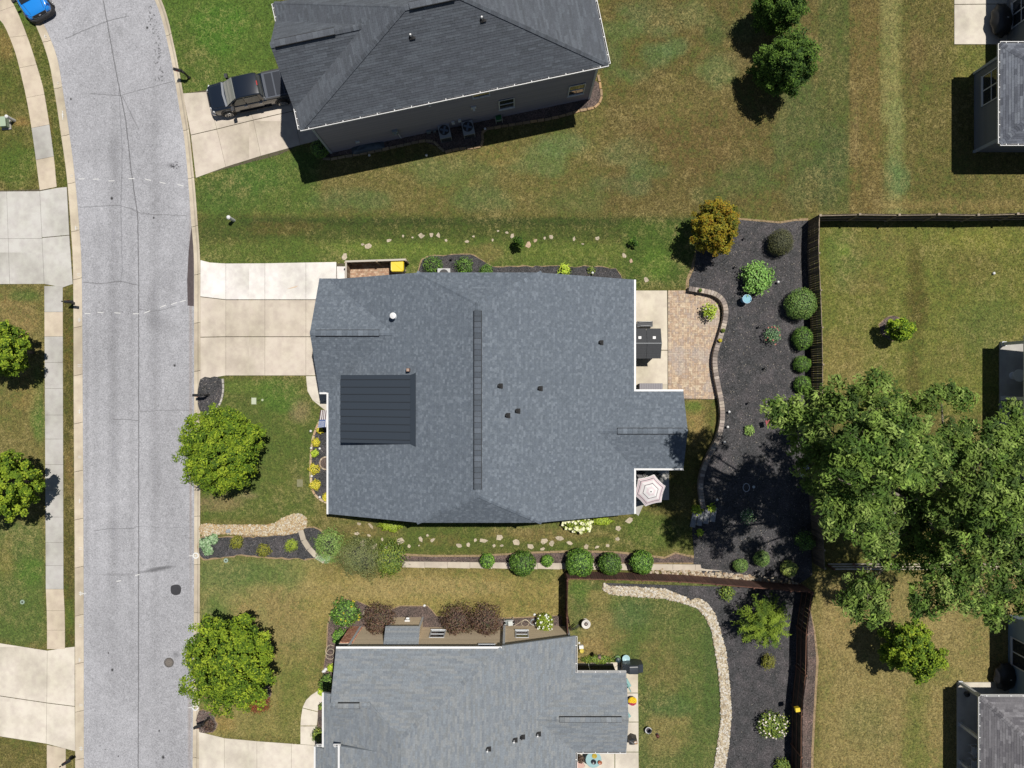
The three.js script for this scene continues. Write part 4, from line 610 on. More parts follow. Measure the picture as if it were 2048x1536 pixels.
// local frame: x along the south eave, z towards the viewer (south), the eave corner at the origin
{
  const E = 6.2, W = 18.92, dep = 7.7, rz = -3.83, rh = 10.0, ra = 7.75, rb = 10.87, deck = new MB(), sh = new MB(), caps = new MB(), vis = { pal: palNorth, tab: [.25, .8], spread: .05 }, S = (p) => { deckPoly(deck, p); courses(sh, p, vis); };
  S([V(0, E, 0), V(W, E, 0), V(rb, rh, rz), V(ra, rh, rz)]); S([V(W, E, 0), V(W, E, -dep), V(rb, rh, rz)]); S([V(0, E, -dep), V(0, E, 0), V(ra, rh, rz)]); S([V(W, E, -dep), V(0, E, -dep), V(ra, rh, rz), V(rb, rh, rz)]);
  const gh = 8.8; S([V(-.12, E, -1.28), V(-.12, gh, -3.95), V(5.5, gh, -3.95), V(.3, E, -1.28)]); S([V(-.12, gh, -3.95), V(-.12, E, -6.61), V(.3, E, -6.61), V(5.5, gh, -3.95)]);
  const roof = part('roof', deck, std(D('3c434c'), .9), upper); part('shingles', sh, M.roof, roof, 'stuff');
  for (const [a, b] of [[V(0, E, 0), V(ra, rh, rz)], [V(W, E, 0), V(rb, rh, rz)], [V(0, E, -dep), V(ra, rh, rz)], [V(ra, rh, rz), V(rb, rh, rz)], [V(-.12, gh, -3.95), V(5.3, gh, -3.95)]]) ridgeCaps(caps, a, b, palNorth, .17, .62); part('ridge_caps', caps, M.roof, roof, 'stuff');
  ridgeVent(roof, V(.15, gh, -3.95), V(3.6, gh, -3.95), palNorth, .36); ridgeVent(roof, V(ra + .3, rh, rz), V(rb - .3, rh, rz), palNorth, .36);
  const loc = (v) => upper.worldToLocal(v); upper.updateMatrixWorld(true);
  for (const [x, y] of [[822, 73], [964, 38]]) { let q; let h = 7.5; for (let k = 0; k < 6; k++) { q = loc(P(x, y, h)); h = E + .992 * -q.z; } ventPipe(roof, V(q.x, h, q.z), true); }
  const ws = 1.6, sp = ['908c97', '8b8792'].map((h) => D(h, 1.3)), B = new MB(), wz = -.45, x0 = .45, x1 = W - .45;
  const o = { exp: .18, tab: [40, 41], lift: [.014, .016], pal: sp, spread: .02, base: .004 };
  courses(B, [V(x0, 0, wz), V(x1, 0, wz), V(x1, E - .1, wz), V(x0, E - .1, wz)], { ...o, out: V(0, 0, 1) }); courses(B, [V(x1, 0, wz), V(x1, 0, -dep + .45), V(x1, E - .1, -dep + .45), V(x1, E - .1, wz)], { ...o, out: V(1, 0, 0) }); courses(B, [V(x0, 0, wz), V(x0, 0, -dep + .45), V(x0, E - .1, -dep + .45), V(x0, E - .1, wz)], { ...o, out: V(-1, 0, 0) });
  const wl = part('wall', new MB().box((x0 + x1) / 2, 3, (wz - dep + .45) / 2, x1 - x0 - .02, 6.1, dep - .92).box(.3, 3.1, -3.95, .5, 6.1, 5), std(sp[0], .8), upper); part('siding', B, M.siding, wl, 'stuff');
  const tr = new MB(); tr.box(x0, 3.0, wz + .0, .14, 6.1, .14); part('corner_board', tr, M.fasciaGrey, upper); part('corner_board', new MB().box(x1, 3.0, wz, .14, 6.1, .14), M.trim, upper);
  part('soffit', new MB().box(W / 2, E - .12, -.22, W - .05, .06, .46), M.white, upper);
  gutter(upper, V(0, E, 0), V(W, E, 0), V(0, 0, 1), false, 1.0); gutter(upper, V(0, E, -1.28), V(0, E, 0), V(-1, 0, 0), false, .4); gutter(upper, V(0, E, -dep), V(0, E, -6.6), V(-1, 0, 0), false, .5); gutter(upper, V(W, E, 0), V(W, E, -dep), V(1, 0, 0), false, 1.0);
  const out = V(0, 0, 1).applyQuaternion(upper.quaternion), wp = upper.localToWorld(V(x0, 0, wz + .02)), hit = (x, y) => loc(onWall(x, y, wp, out));
  const wq = (x, y, w, h, op) => { const c = hit(x, y); win(upper, c, V(1, 0, 0), V(0, 0, 1), w, h, op); };
  wq(962, 187.5, 1.05, .62, { split: 'none' }); wq(1013, 206.5, 1.0, 1.45); wq(1153, 178.5, 1.05, 1.55);
  // fittings on the shaded wall
  { const c = hit(947, 214); part('exhaust_vent', new MB().box(c.x, c.y, c.z + .04, .34, .3, .08).tube(c.clone().add(V(0, 0, .05)), c.clone().add(V(0, -.12, .2)), .08, .08, 8), M.trim, upper); }
  { const c = hit(790, 262), m = part('electric_meter', new MB().box(c.x, c.y, c.z + .08, .36, .5, .16).tube(c.clone().add(V(0, 0, .16)), c.clone().add(V(0, 0, .26)), .11, .11, 12), std(D('9aa4a8'), .5), upper); part('conduit', new MB().tube(c.clone().add(V(.12, -.2, .1)), c.clone().add(V(.2, -1.2, .1)), .035, .035, 8), M.trim, m); }
  { const c = hit(857, 262); part('utility_box', new MB().box(c.x, c.y, c.z + .07, .3, .38, .13).box(c.x + .4, c.y - .1, c.z + .06, .22, .3, .12), std(D('8c969a'), .5), upper); }
  { const c = hit(906, 244); part('disconnect_box', new MB().box(c.x, c.y, c.z + .06, .2, .34, .12).box(c.x + .45, c.y + .15, c.z + .06, .2, .3, .12), M.trim, upper); }
  { const c = hit(715, 283); part('dryer_vent', new MB().box(c.x, c.y, c.z + .04, .26, .22, .08), M.trim, upper); } { const c = hit(859, 210); part('soffit_light', new MB().box(c.x, c.y, c.z + .05, .16, .1, .1), M.white, upper); }
}
// --- lower house ---
const lower = thing('house', 'light grey shingle house at the bottom with tan siding and bump-out', 'house');
{
  const deck = new MB(), sh = new MB(), caps = new MB(), vis = { pal: palLow, tab: [.22, .6], spread: .04 }, S = (p, o) => { deckPoly(deck, p); courses(sh, p, { ...vis, ...o }); };
  const zN = 16.5, hN = 4.5, sN = .5, sE = .38, xE = 4.1, hE = 2.7;
  const nz = (z) => hN + sN * (z - zN), ex = (x) => hE + sE * (xE - x);
  const wE = 4.6, wX = -11.69, wy = (x) => wE + .42 * (x - wX), J = V(-6.56, 6.75, 21.0), E3 = V(-8.6, nz(19.4), 19.4);
  S([V(-10.97, nz(16.5), 16.5), V(-8.6, nz(16.5), 16.5), E3, V(-10.97, nz(19.4), 19.4)]); S([V(-8.6, nz(16.5), 16.5), V(-.64, nz(16.5), 16.5), J, E3]);
  S([V(xE, hE, 16.33), V(-.64, ex(-.64), 16.33), V(-.64, ex(-.64), 16.5), J, V(-6.56, 6.75, 32), V(xE, hE, 32)]);
  S([V(-10.97, nz(19.4), 19.4), E3, V(-10.97, wy(-10.97), 21.5)]);
  S([V(wX, wE, 19.2), V(wX, wE, 32), V(-6.56, wy(-6.56), 32), V(-6.56, wy(-6.56), 21), V(-8.6, wy(-8.6), 19.2)]);
  S([V(-10.5, 5.45, 22.1), V(-10.5, 5.45, 32), V(-8.1, 6.12, 32), V(-8.1, 6.12, 22.1)]);
  S([V(-12.5, 3.5, 23.1), V(-12.5, 3.5, 32), V(-11.2, 4.1, 32), V(-11.2, 4.1, 23.1)]);
  const wz = 21.27, wh = 3.68, wx = 7.4; S([V(1.5, wh, wz), V(4, hE, 18.72), V(wx, hE, 18.72), V(wx, wh, wz)]); S([V(wx, wh, wz), V(wx, hE, 23.82), V(4, hE, 23.82), V(1.5, wh, wz)]);
  const roof = part('roof', deck, std(D('98a0a8'), .9), lower); part('shingles', sh, M.roof, roof, 'stuff');
  ridgeCaps(caps, V(-.64, hN, 16.5), J, palLow, .15); ridgeCaps(caps, V(-10.97, nz(19.4), 19.4), V(-8.6, nz(19.4), 19.4), palLow); ridgeCaps(caps, V(wx, wh, wz), V(2.2, wh, wz), palLow); part('ridge_caps', caps, M.roof, roof, 'stuff');
  ridgeVent(roof, V(6.95, wh, wz), V(3.0, wh, wz), palLow, .31, .03); ridgeVent(roof, V(-10.5, nz(19.4), 19.4), V(-9.2, nz(19.4), 19.4), palLow, .31, .03);
  for (const [x, y] of [[975, 1498], [1028, 1480], [1043, 1474], [1075, 1468]]) { let p = P(x, y, 4.5); for (let k = 0; k < 5; k++) p = P(x, y, ex(p.x)); ventPipe(roof, V(p.x, ex(p.x), p.z), x !== 1043); }
  const sp = ['e4d0b2', 'dfcbad'].map((h) => D(h, 1.12)), B = new MB(), o = { exp: .17, tab: [40, 41], lift: [.014, .016], pal: sp, spread: .02, base: .004 };
  const z1 = 16.66, z2 = 16.57;
  courses(B, [V(-10.4, 0, z1), V(-.5, 0, z1), V(-.5, hN - .05, z1), V(-10.4, hN - .05, z1)], { ...o, out: V(0, 0, -1) }); courses(B, [V(-.5, 0, z2), V(3.75, 0, z2), V(3.75, ex(3.75) - .15, z2), V(-.5, ex(-.5) - .15, z2)], { ...o, out: V(0, 0, -1) });
  courses(B, [V(3.75, 0, z2), V(3.75, 0, 32), V(3.75, 2.65, 32), V(3.75, 2.65, z2)], { ...o, out: V(1, 0, 0) });
  const wl = part('wall', new MB().box(-5.5, 2.0, 25, 9.9, 4.3, 16.3).box(1.6, 1.2, 25, 4.2, 2.5, 16.5).box(-10.9, 2.2, 26, 1.1, 4.4, 12), std(sp[0], .8), lower); part('siding', B, M.siding, wl, 'stuff');
  courses(B, [V(3.75, 0, 19.2), V(7.0, 0, 19.2), V(7, 2.6, 19.2), V(3.75, 2.6, 19.2)], { ...o, out: V(0, 0, -1) });
  // brick veneer at the front corner
  const bw = new MB(), bc = ['c08468', 'd09878', 'b07058', 'dca88c', 'b88470'].map((h) => D(h, 1.25)); for (let k = 0; k < 40; k++) for (let i = 0; i < 8; i++) bw.box(-10.66 + (i + (k % 2) * .5) * .1 - .36, .04 + k * .078, z1 - .03, .094, .068, .1, 0, vary(pick(bc), .12)); const br = part('brick_corner', new MB().box(-10.7, 1.6, z1 + .03, .8, 3.15, .12), std(D('cfc0ac'), .9), lower); part('bricks', bw, M.vgrain, br, 'stuff');
  part('corner_board', new MB().box(-10.35, 2.2, z1 - .03, .14, 4.3, .12), M.trim, lower); part('corner_board', new MB().box(-.52, 2.15, z2 - .04, .15, 4.2, .15), M.trim, lower); part('corner_board', new MB().box(3.75, 1.3, z2 - .03, .13, 2.6, .13), M.trim, lower);
  gutter(lower, V(-10.97, hN, zN), V(-.6, hN, zN), V(0, 0, -1), true); gutter(lower, V(xE, hE, 16.35), V(xE, hE, 18.7), V(1, 0, 0), false, .9); gutter(lower, V(xE + .1, hE, 18.72), V(wx, hE, 18.72), V(0, 0, -1), false, .65); gutter(lower, V(xE + .1, hE, 23.82), V(wx, hE, 23.82), V(0, 0, 1), false, .8); gutter(lower, V(wX, wE, 19.2), V(wX, wE, 22.6), V(-1, 0, 0), true); gutter(lower, V(-10.5, 5.47, 22.05), V(-10.5, 5.47, 32), V(-1, 0, 0), true); gutter(lower, V(-10.9, 5.5, 22.1), V(-10.45, 5.5, 22.1), V(0, 0, -1), false, .2); gutter(lower, V(-12.5, 3.5, 23.1), V(-12.5, 3.5, 32), V(-1, 0, 0), true); gutter(lower, V(-12.5, 3.5, 23.1), V(-11.7, 3.5, 23.1), V(0, 0, -1), false, .25); gutter(lower, V(xE, hE, 23.9), V(xE, hE, 30), V(1, 0, 0), false, .8);
  const pl = (x, y, z) => onWall(x, y, V(0, 0, z), V(0, 0, -1));
  win(lower, pl(875, 1269, z1), V(-1, 0, 0), V(0, 0, -1), .95, 1.35); win(lower, pl(1044, 1269.5, z2), V(-1, 0, 0), V(0, 0, -1), .82, 1.3); win(lower, V(-1.6, 3.85, z1), V(-1, 0, 0), V(0, 0, -1), 1.0, .6, { split: 'none' });
  // bump-out with its own small roof
  { const a = P(774, 1257, 2.6), b = P(839, 1290, 3.6), bx = new MB(), x0 = -8.1, x1 = -6.1, zf = 15.98; const bo = part('bump_out', new MB().box((x0 + x1) / 2, 1.2, (zf + z1) / 2, x1 - x0, 2.5, z1 - zf), std(sp[1], .8), lower);
    courses(bx, [V(x0, 0, zf), V(x1, 0, zf), V(x1, 2.45, zf), V(x0, 2.45, zf)], { ...o, out: V(0, 0, -1) }); part('siding', bx, M.siding, bo, 'stuff');
    const rf = [V(x0 - .12, 2.55, 15.75), V(x1 + .12, 2.55, 15.75), V(x1 + .12, 3.35, z1), V(x0 - .12, 3.35, z1)], d = new MB(), s2 = new MB(); deckPoly(d, rf, .1); courses(s2, rf, { ...vis, tab: [2.4, 2.5] }); part('bump_roof', s2, M.roof, bo); part('bump_deck', d, M.trim, bo);
    part('corner_board', new MB().box(x1, 1.2, zf, .1, 2.4, .1), M.trim, bo); part('corner_board', new MB().box(x0, 1.2, zf, .1, 2.4, .1), M.trim, bo);
    const v = pl(815, 1242, zf); part('wall_vent', new MB().box(v.x, v.y, zf - .05, .34, .3, .1).box(v.x, v.y - .14, zf - .12, .2, .1, .16), M.white, bo); }
}
// --- right side houses ---
function hipHouse(o, x0, z0, z1, E, pal, far, deckHex) { // wing whose eave corner shows; roof runs on to the right
  const mid = (z0 + z1) / 2, s = .5, rh = E + s * (z1 - z0) / 2, xi = x0 + (z1 - z0) / 2, deck = new MB(), sh = new MB(), caps = new MB(), S = (p) => { deckPoly(deck, p); courses(sh, p, { pal, tab: [.28, .75], exp: .15, spread: .1 }); };
  S([V(x0, E, z1), V(far, E, z1), V(far, rh, mid), V(xi, rh, mid)]); S([V(far, E, z0), V(x0, E, z0), V(xi, rh, mid), V(far, rh, mid)]); S([V(x0, E, z0), V(x0, E, z1), V(xi, rh, mid)]);
  const r = part('roof', deck, std(D(deckHex), .9), o); part('shingles', sh, M.roof, r, 'stuff'); ridgeCaps(caps, V(x0, E, z0), V(xi, rh, mid), pal, .17); ridgeCaps(caps, V(x0, E, z1), V(xi, rh, mid), pal, .17); part('ridge_caps', caps, M.roof, r, 'stuff');
  gutter(o, V(x0, E, z0), V(x0, E, z1), V(-1, 0, 0), false, .75); gutter(o, V(x0, E, z0), V(far, E, z0), V(0, 0, -1), false, .75); gutter(o, V(x0, E, z1), V(far, E, z1), V(0, 0, 1), false, .75); return r;
}
{ const o = thing('house', 'grey sided house wing in the upper right corner with large window', 'house'), E = 3.5, x0 = 31.1, z0 = -21.7, z1 = -15.32;
  hipHouse(o, x0, z0, z1, E, palRight, 44, '4a4f58');
  const sp = ['80858a', '7c8186'].map((h) => D(h, 1.0)), B = new MB(), w = { exp: .17, tab: [40, 41], lift: [.014, .016], pal: sp, spread: .02, base: .004 }, xw = 31.66, a = -21.25, b = -15.9;
  courses(B, [V(xw, 0, a), V(xw, 0, b), V(xw, E, b), V(xw, E, a)], { ...w, out: V(-1, 0, 0) }); courses(B, [V(xw, 0, b), V(44, 0, b), V(44, E, b), V(xw, E, b)], { ...w, out: V(0, 0, 1) }); courses(B, [V(xw, 0, a), V(44, 0, a), V(44, E, a), V(xw, E, a)], { ...w, out: V(0, 0, -1) });
  courses(B, [V(33.9, 0, -21.2), V(33.9, 0, -34), V(33.9, 3.6, -34), V(33.9, 3.6, -21.2)], { ...w, out: V(-1, 0, 0) });
  const wl = part('wall', new MB().box(38, 1.7, (a + b) / 2, 12.6, 3.4, b - a - .02).box(39, 1.75, -27.6, 10.1, 3.5, 12.6), std(sp[0], .8), o); part('siding', B, M.siding, wl, 'stuff');
  part('corner_board', new MB().box(xw - .02, 1.7, b, .16, 3.4, .16), M.fasciaGrey, o); part('corner_board', new MB().box(xw - .02, 1.7, a, .16, 3.4, .16), M.fasciaGrey, o);
  const c1 = onWall(1984, 172, V(xw, 0, 0), V(-1, 0, 0)); win(o, V(xw - .0, c1.y, c1.z), V(0, 0, -1), V(-1, 0, 0), 1.95, 1.75, { split: 'x', m: M.trim });
  const c2 = onWall(2044, 18, V(33.9, 0, 0), V(-1, 0, 0)); win(o, V(33.9, c2.y, c2.z), V(0, 0, -1), V(-1, 0, 0), 1.7, 1.7, { split: 'x', m: M.trim });
  { const u = [V(33.45, 3.6, -40), V(33.45, 3.6, -21.0), V(46, 8.6, -21.0), V(46, 8.6, -40)], dk = new MB(), s2 = new MB(); deckPoly(dk, u); courses(s2, u, { pal: palRight, tab: [.3, .7] }); const r2 = part('main_roof', dk, std(D('4a4f58'), .9), o); part('shingles', s2, M.roof, r2, 'stuff'); gutter(o, u[0], u[1], V(-1, 0, 0), false, .75); }
  const pt = structure('patio'); bedding([[1909, -60], [2100, -60], [2100, 88], [1909, 88]]); slab(pt, [[1908, 10], [2100, 8], [2100, 89], [1908, 89]], M.concWarm, .04); slab(pt, [[1908, 9], [2100, 7], [2100, -80], [1908, -80]], M.concWarm, .04); }
{ const o = thing('covered_porch', 'shaded covered porch with white posts at the right edge', 'porch'), x0 = 33.55, E = 2.95;
  part('floor', new MB().prism([[33.35, -2.75], [42, -2.75], [42, 10.5], [33.35, 10.5]], 0, .1), M.concSide, o);
  for (const [z, f] of [[-2.75, 1], [.95, 0], [4.7, 0], [8.4, 0]]) { const p = part('post', new MB().box(x0, 1.5, z, .2, 2.8, .2), M.trim, o); part('post_base', new MB().box(x0, .14, z, .3, .28, .3), M.trim, p); }
  part('beam', new MB().box(x0, 2.95, 2.9, .25, .3, 12), M.trim, o); part('beam', new MB().box(38, 2.95, -2.75, 9, .3, .25), M.trim, o);
  const d = [V(33.1, 3.05, -3.15), V(33.1, 3.05, 11), V(42, 6.5, 11), V(42, 6.5, -3.15)], dk = new MB(), sh = new MB(); deckPoly(dk, d); courses(sh, d, { pal: palRight, tab: [.3, .7] }); const r = part('roof', dk, M.fasciaGrey, o); part('shingles', sh, M.roof, r, 'stuff'); gutter(o, d[0], d[1], V(-1, 0, 0), false, .8);
  part('rug', new MB().box(36.6, .112, -.6, 3.2, .016, 2.6), std(D('5c6878'), .95, { map: grain }), o);
  part('wall', new MB().box(39.3, 1.5, 4, 5, 3, 13), std(D('8a96a4'), .8), o); }
{ const o = thing('round_table', 'small white round table with a chair on the shaded porch', 'table', P(2038, 751, .7).setY(.1)); part('tabletop', new MB().lathe(0, .62, 0, [[0, .05], [.42, .05], [.42, 0], [0, 0]], 22), M.white, o); part('pedestal', new MB().tube(V(0, 0, 0), V(0, .62, 0), .06, .05, 10).lathe(0, 0, 0, [[.26, 0], [.22, .05], [.05, .08]], 16), M.white, o);
  const c = thing('patio_chair', 'white patio chair beside the round table on the shaded porch', 'chair', P(2052, 753, .4).setY(.1)); part('seat', new MB().box(0, .43, 0, .5, .05, .5), M.white, c); part('backrest', new MB().box(.24, .72, 0, .05, .55, .5), M.white, c); for (const [x, z] of [[-.2, -.2], [-.2, .2], [.2, -.2], [.2, .2]]) part('leg', new MB().box(x, .2, z, .05, .42, .05), M.white, c); }
{ const o = thing('house', 'blue grey house at lower right with hip roofed porch and white posts', 'house'), E = 2.75;
  hipHouse(o, 30.33, 20.25, 33, E, palRight2, 46, '5a585e');
  part('porch_floor', new MB().prism([[30.45, 20.4], [36, 20.4], [36, 32], [30.45, 32]], 0, .1), M.concWarm, o);
  for (const [y, k] of [[1364, 0], [1446, 1], [1521, 2]]) { const p = P(1918, y, 0), q = part('post', new MB().box(30.62, 1.4, p.z, .19, 2.6, .19), M.trim, o); part('post_base', new MB().box(30.62, .16, p.z, .27, .12, .27), M.trim, q); }
  part('beam', new MB().box(30.62, 2.62, 26.5, .2, .24, 12.4), M.trim, o); part('beam', new MB().box(34, 2.62, 20.42, 6.6, .24, .2), M.trim, o);
  const sp = ['8aa0b2', '869cae'].map((h) => D(h, 1.0)), B = new MB(), w = { exp: .17, tab: [40, 41], lift: [.014, .016], pal: sp, spread: .02, base: .004 }, xw = 34.0;
  courses(B, [V(xw, 0, 15.8), V(xw, 0, 33), V(xw, 3.1, 33), V(xw, 3.1, 15.8)], { ...w, out: V(-1, 0, 0) });
  const wl = part('wall', new MB().box(39, 1.55, 24.4, 9.98, 3.1, 17.2), std(sp[0], .8), o); part('siding', B, M.siding, wl, 'stuff');
  const u = [V(33.6, 3.1, 15.4), V(33.6, 3.1, 20.2), V(44, 6.5, 20.2), V(44, 6.5, 15.4)], dk = new MB(), sh = new MB(); deckPoly(dk, u); courses(sh, u, { pal: palRight2, tab: [.3, .7] }); const r = part('upper_roof', dk, M.white, o); part('shingles', sh, M.roof, r, 'stuff'); gutter(o, u[0], u[1], V(-1, 0, 0), true);
  part('fascia', new MB().box(38, 3.4, 15.36, 9, .9, .06), M.white, o);
  const c = onWall(2042, 1311, V(xw, 0, 0), V(-1, 0, 0)); win(o, V(xw, c.y, c.z), V(0, 0, 1), V(-1, 0, 0), 1.85, 1.6, { split: 'v', m: M.trim });
  part('planter_ball', new MB().lathe(31.0, .1, P(0, 1385).z, [[.0, .0], [.16, .06], [.2, .2], [.12, .3], [0, .32]], 12), M.plasticBlack, o); }
for (const [y, w] of [[1503, 'upper'], [1530, 'lower']]) { const p = P(1955, y, .6), c = thing('rocking_chair', w + ' white slatted rocking chair on the lower right porch', 'chair', V(p.x, .1, p.z), 0, 'white rocking chairs on the lower right porch'); for (let k = 0; k < 4; k++) part('slat', new MB().beam(V(.15, .42, -.21 + k * .14), V(.4, 1.05, -.21 + k * .14), .09, .02), M.white, c); part('seat', new MB().box(-.1, .42, 0, .5, .04, .52), M.white, c); for (const z of [-.26, .26]) { part('rocker', new MB().path([V(-.42, .12, z), V(-.15, .04, z), V(.2, .04, z), V(.5, .14, z)], .025), M.white, c); part('armrest', new MB().box(-.02, .64, z, .6, .04, .08), M.white, c); part('leg', new MB().tube(V(-.28, .06, z), V(-.28, .64, z), .025, .025, 6), M.white, c); part('leg', new MB().tube(V(.15, .06, z), V(.2, .64, z), .025, .025, 6), M.white, c); } }
// ---------- fences ----------
const boardGeo = {}, woodM = {};
function fence(label, tops, o = {}) {
  const { h = 1.85, hexes = ['8a7c6c', '7c6f60', '958675'], bw = .135, gap = .012, side = 1, spacing = 2.45, post = .1, postHex = 'b8a894', cap = false, rail = 1 } = o;
  const f = thing('wooden_fence', label, 'fence'), line = curve(tops.map(([x, y]) => { const p = P(x, y, h); return [p.x, p.z]; }), .05), L = line.length, ms = hexes.map((x) => woodM[x] ||= std(D(x), .92, { map: grain })), pm = woodM[postHex] ||= std(D(postHex), .92, { map: grain });
  const step = (bw + gap) / .05, g = boardGeo[bw + '_' + h] ||= new MB().box(0, h / 2, 0, bw, h, .022).geo();
  const tan = (i) => line[Math.min(L - 1, i + 3)].clone().sub(line[Math.max(0, i - 3)]).normalize();
  for (let s = 0; s < L - 1; s += step) { const i = Math.round(s), p = line[i], t = tan(i), n = V(-t.z, 0, t.x), b = part('board', g, pick(ms), f); b.position.set(p.x + n.x * .05 * side + rr(-.004, .004), groundY(p.x, p.z) + rr(-.03, .01) + .02, p.z + n.z * .05 * side + rr(-.004, .004)); b.rotation.y = -Math.atan2(t.z, t.x); b.rotation.z = rr(-.006, .006); }
  const ps = Math.round(spacing / .05), idx = []; for (let s = 0; s < L - 1 + ps * .4; s += ps) idx.push(Math.min(L - 1, s)); if (idx[idx.length - 1] !== L - 1) idx.push(L - 1);
  for (const i of idx) { const p = line[i], q = part('post', new MB().box(p.x, h / 2 + .03, p.z, post, h + .08, post), pm, f); if (cap) part('post_cap', new MB().box(p.x, h + .085, p.z, post + .05, .03, post + .05), pm, q); }
  if (rail) for (const y of [.25, h * .52, h - .12]) for (let k = 0; k < idx.length - 1; k++) { const a = line[idx[k]], b = line[idx[k + 1]], t = b.clone().sub(a).normalize(), n = V(-t.z, 0, t.x).multiplyScalar(.0 * side); part('rail', new MB().beam(V(a.x, y, a.z).add(n), V(b.x, y, b.z).add(n), .04, .09), pm, f); }
  return f;
}
fence('weathered brown board fence between the dark mulch bed and the right lawn', [[1640, 432], [1638, 490], [1643, 600], [1646, 700], [1646, 800], [1645, 900], [1642, 1000], [1647, 1060], [1650, 1137]], { side: 1, hexes: ['857664', '77695a', '8f7f6c', '6c6052'] });
fence('weathered brown board fence along the top of the right lawn', [[1640, 431], [1722, 429], [1800, 430], [1878, 429], [1960, 430], [2036, 428], [2115, 428], [2200, 427]], { side: -1, hexes: ['6c6054', '776a5c', '62574c'], spacing: 2.6, cap: true });
fence('red brown stained board fence below the hedge balls', [[1136.6, 1158.4], [1293, 1162], [1393, 1166.6], [1466, 1172.5], [1583, 1182.7], [1626, 1185.7]], { side: -1, hexes: ['7a5446', '6c4a3e', '845c4c', '744e42'], postHex: '7c5648' });
fence('short red brown fence joining the lower house to the stained fence', [[1135, 1161], [1133.5, 1203], [1135.7, 1271]], { side: -1, hexes: ['5c4238', '664a3e'], postHex: '7c5648' });
fence('red brown board fence along the right side of the lower back yard', [[1625, 1188], [1614, 1262], [1613, 1341], [1605, 1405], [1603, 1536], [1602, 1640]], { side: -1, hexes: ['3c302c', '423630', '352b27'], postHex: '8a6452', spacing: 2.7 });
{ const f = thing('wooden_gate', 'narrow dark gate leaf standing ajar beside the lower house', 'gate'), a = P(1138, 1240, 1.7), b = P(1142, 1262, 1.7); for (let k = 0; k < 5; k++) { const p = a.clone().lerp(b, (k + .5) / 5); part('board', new MB().box(p.x, .9, p.z, .02, 1.7, .13), woodM['5c4238'], f); } part('rail', new MB().beam(V(a.x - .03, 1.4, a.z), V(b.x - .03, 1.4, b.z), .04, .08), woodM['7c5648'], f); part('rail', new MB().beam(V(a.x - .03, .4, a.z), V(b.x - .03, .4, b.z), .04, .08), woodM['7c5648'], f); }
{ const f = thing('rail_fence', 'low pale three rail fence running right from the board fence corner', 'fence'), w = std(D('d8ccb8'), .85, { map: grain }), g2 = woodM['8a6452'];
  const za = G(0, 1130)[1], xs = [21.6, 24.2, 26.8, 29.4, 32, 34.6, 37.2]; xs.forEach((x, i) => part('post', new MB().box(x, .6, za + .02, .1, 1.2, .1), g2, f));
  for (const y of [.1, .65, 1.2]) for (let i = 0; i < xs.length - 1; i++) part('rail', new MB().box((xs[i] + xs[i + 1]) / 2, y, za - .1 + y * .06, xs[i + 1] - xs[i] - .01, .1, .08), w, f);
  part('loose_plank', new MB().beam(P(1706, 1127, 1.0), P(1722, 1141, .1), .16, .03), g2, f); }

// ---------- plants ----------
// a mass of small folded leaves; spots: [centre, radius, outward-from] list
class Leaves {
  constructor() { this.p = []; this.c = []; }
  leaf(x, y, z, nx, ny, nz, L, W, k) {
    const d = Math.hypot(nx, ny, nz) || 1; nx /= d; ny /= d; nz /= d;
    let ax = rnd() - .5, ay = (rnd() - .5) * .6, az = rnd() - .5; const t = ax * nx + ay * ny + az * nz; ax -= t * nx; ay -= t * ny; az -= t * nz; const l = Math.hypot(ax, ay, az) || 1; ax /= l; ay /= l; az /= l;
    const bx = ny * az - nz * ay, by = nz * ax - nx * az, bz = nx * ay - ny * ax, f = W * .25, h = L / 2, P0 = this.p, C0 = this.c;
    const A = [x - ax * h, y - ay * h, z - az * h], B = [x + ax * h, y + ay * h, z + az * h], m = .1 * L;
    const l1 = [x + ax * m + bx * W + nx * f, y + ay * m + by * W + ny * f, z + az * m + bz * W + nz * f], r1 = [x + ax * m - bx * W + nx * f, y + ay * m - by * W + ny * f, z + az * m - bz * W + nz * f];
    P0.push(...A, ...r1, ...B, ...A, ...B, ...l1); for (let i = 0; i < 6; i++) C0.push(k[0], k[1], k[2]);
  }
  geo() { const g = new THREE.BufferGeometry(); g.setAttribute('position', new THREE.BufferAttribute(new Float32Array(this.p), 3)); g.setAttribute('color', new THREE.BufferAttribute(new Float32Array(this.c), 3)); g.computeVertexNormals(); return g; }
}
const dirUp = (up = -1) => { for (;;) { const x = gauss(), y = gauss(), z = gauss(), l = Math.hypot(x, y, z); if (l > .05 && y / l > up) return [x / l, y / l, z / l]; } };
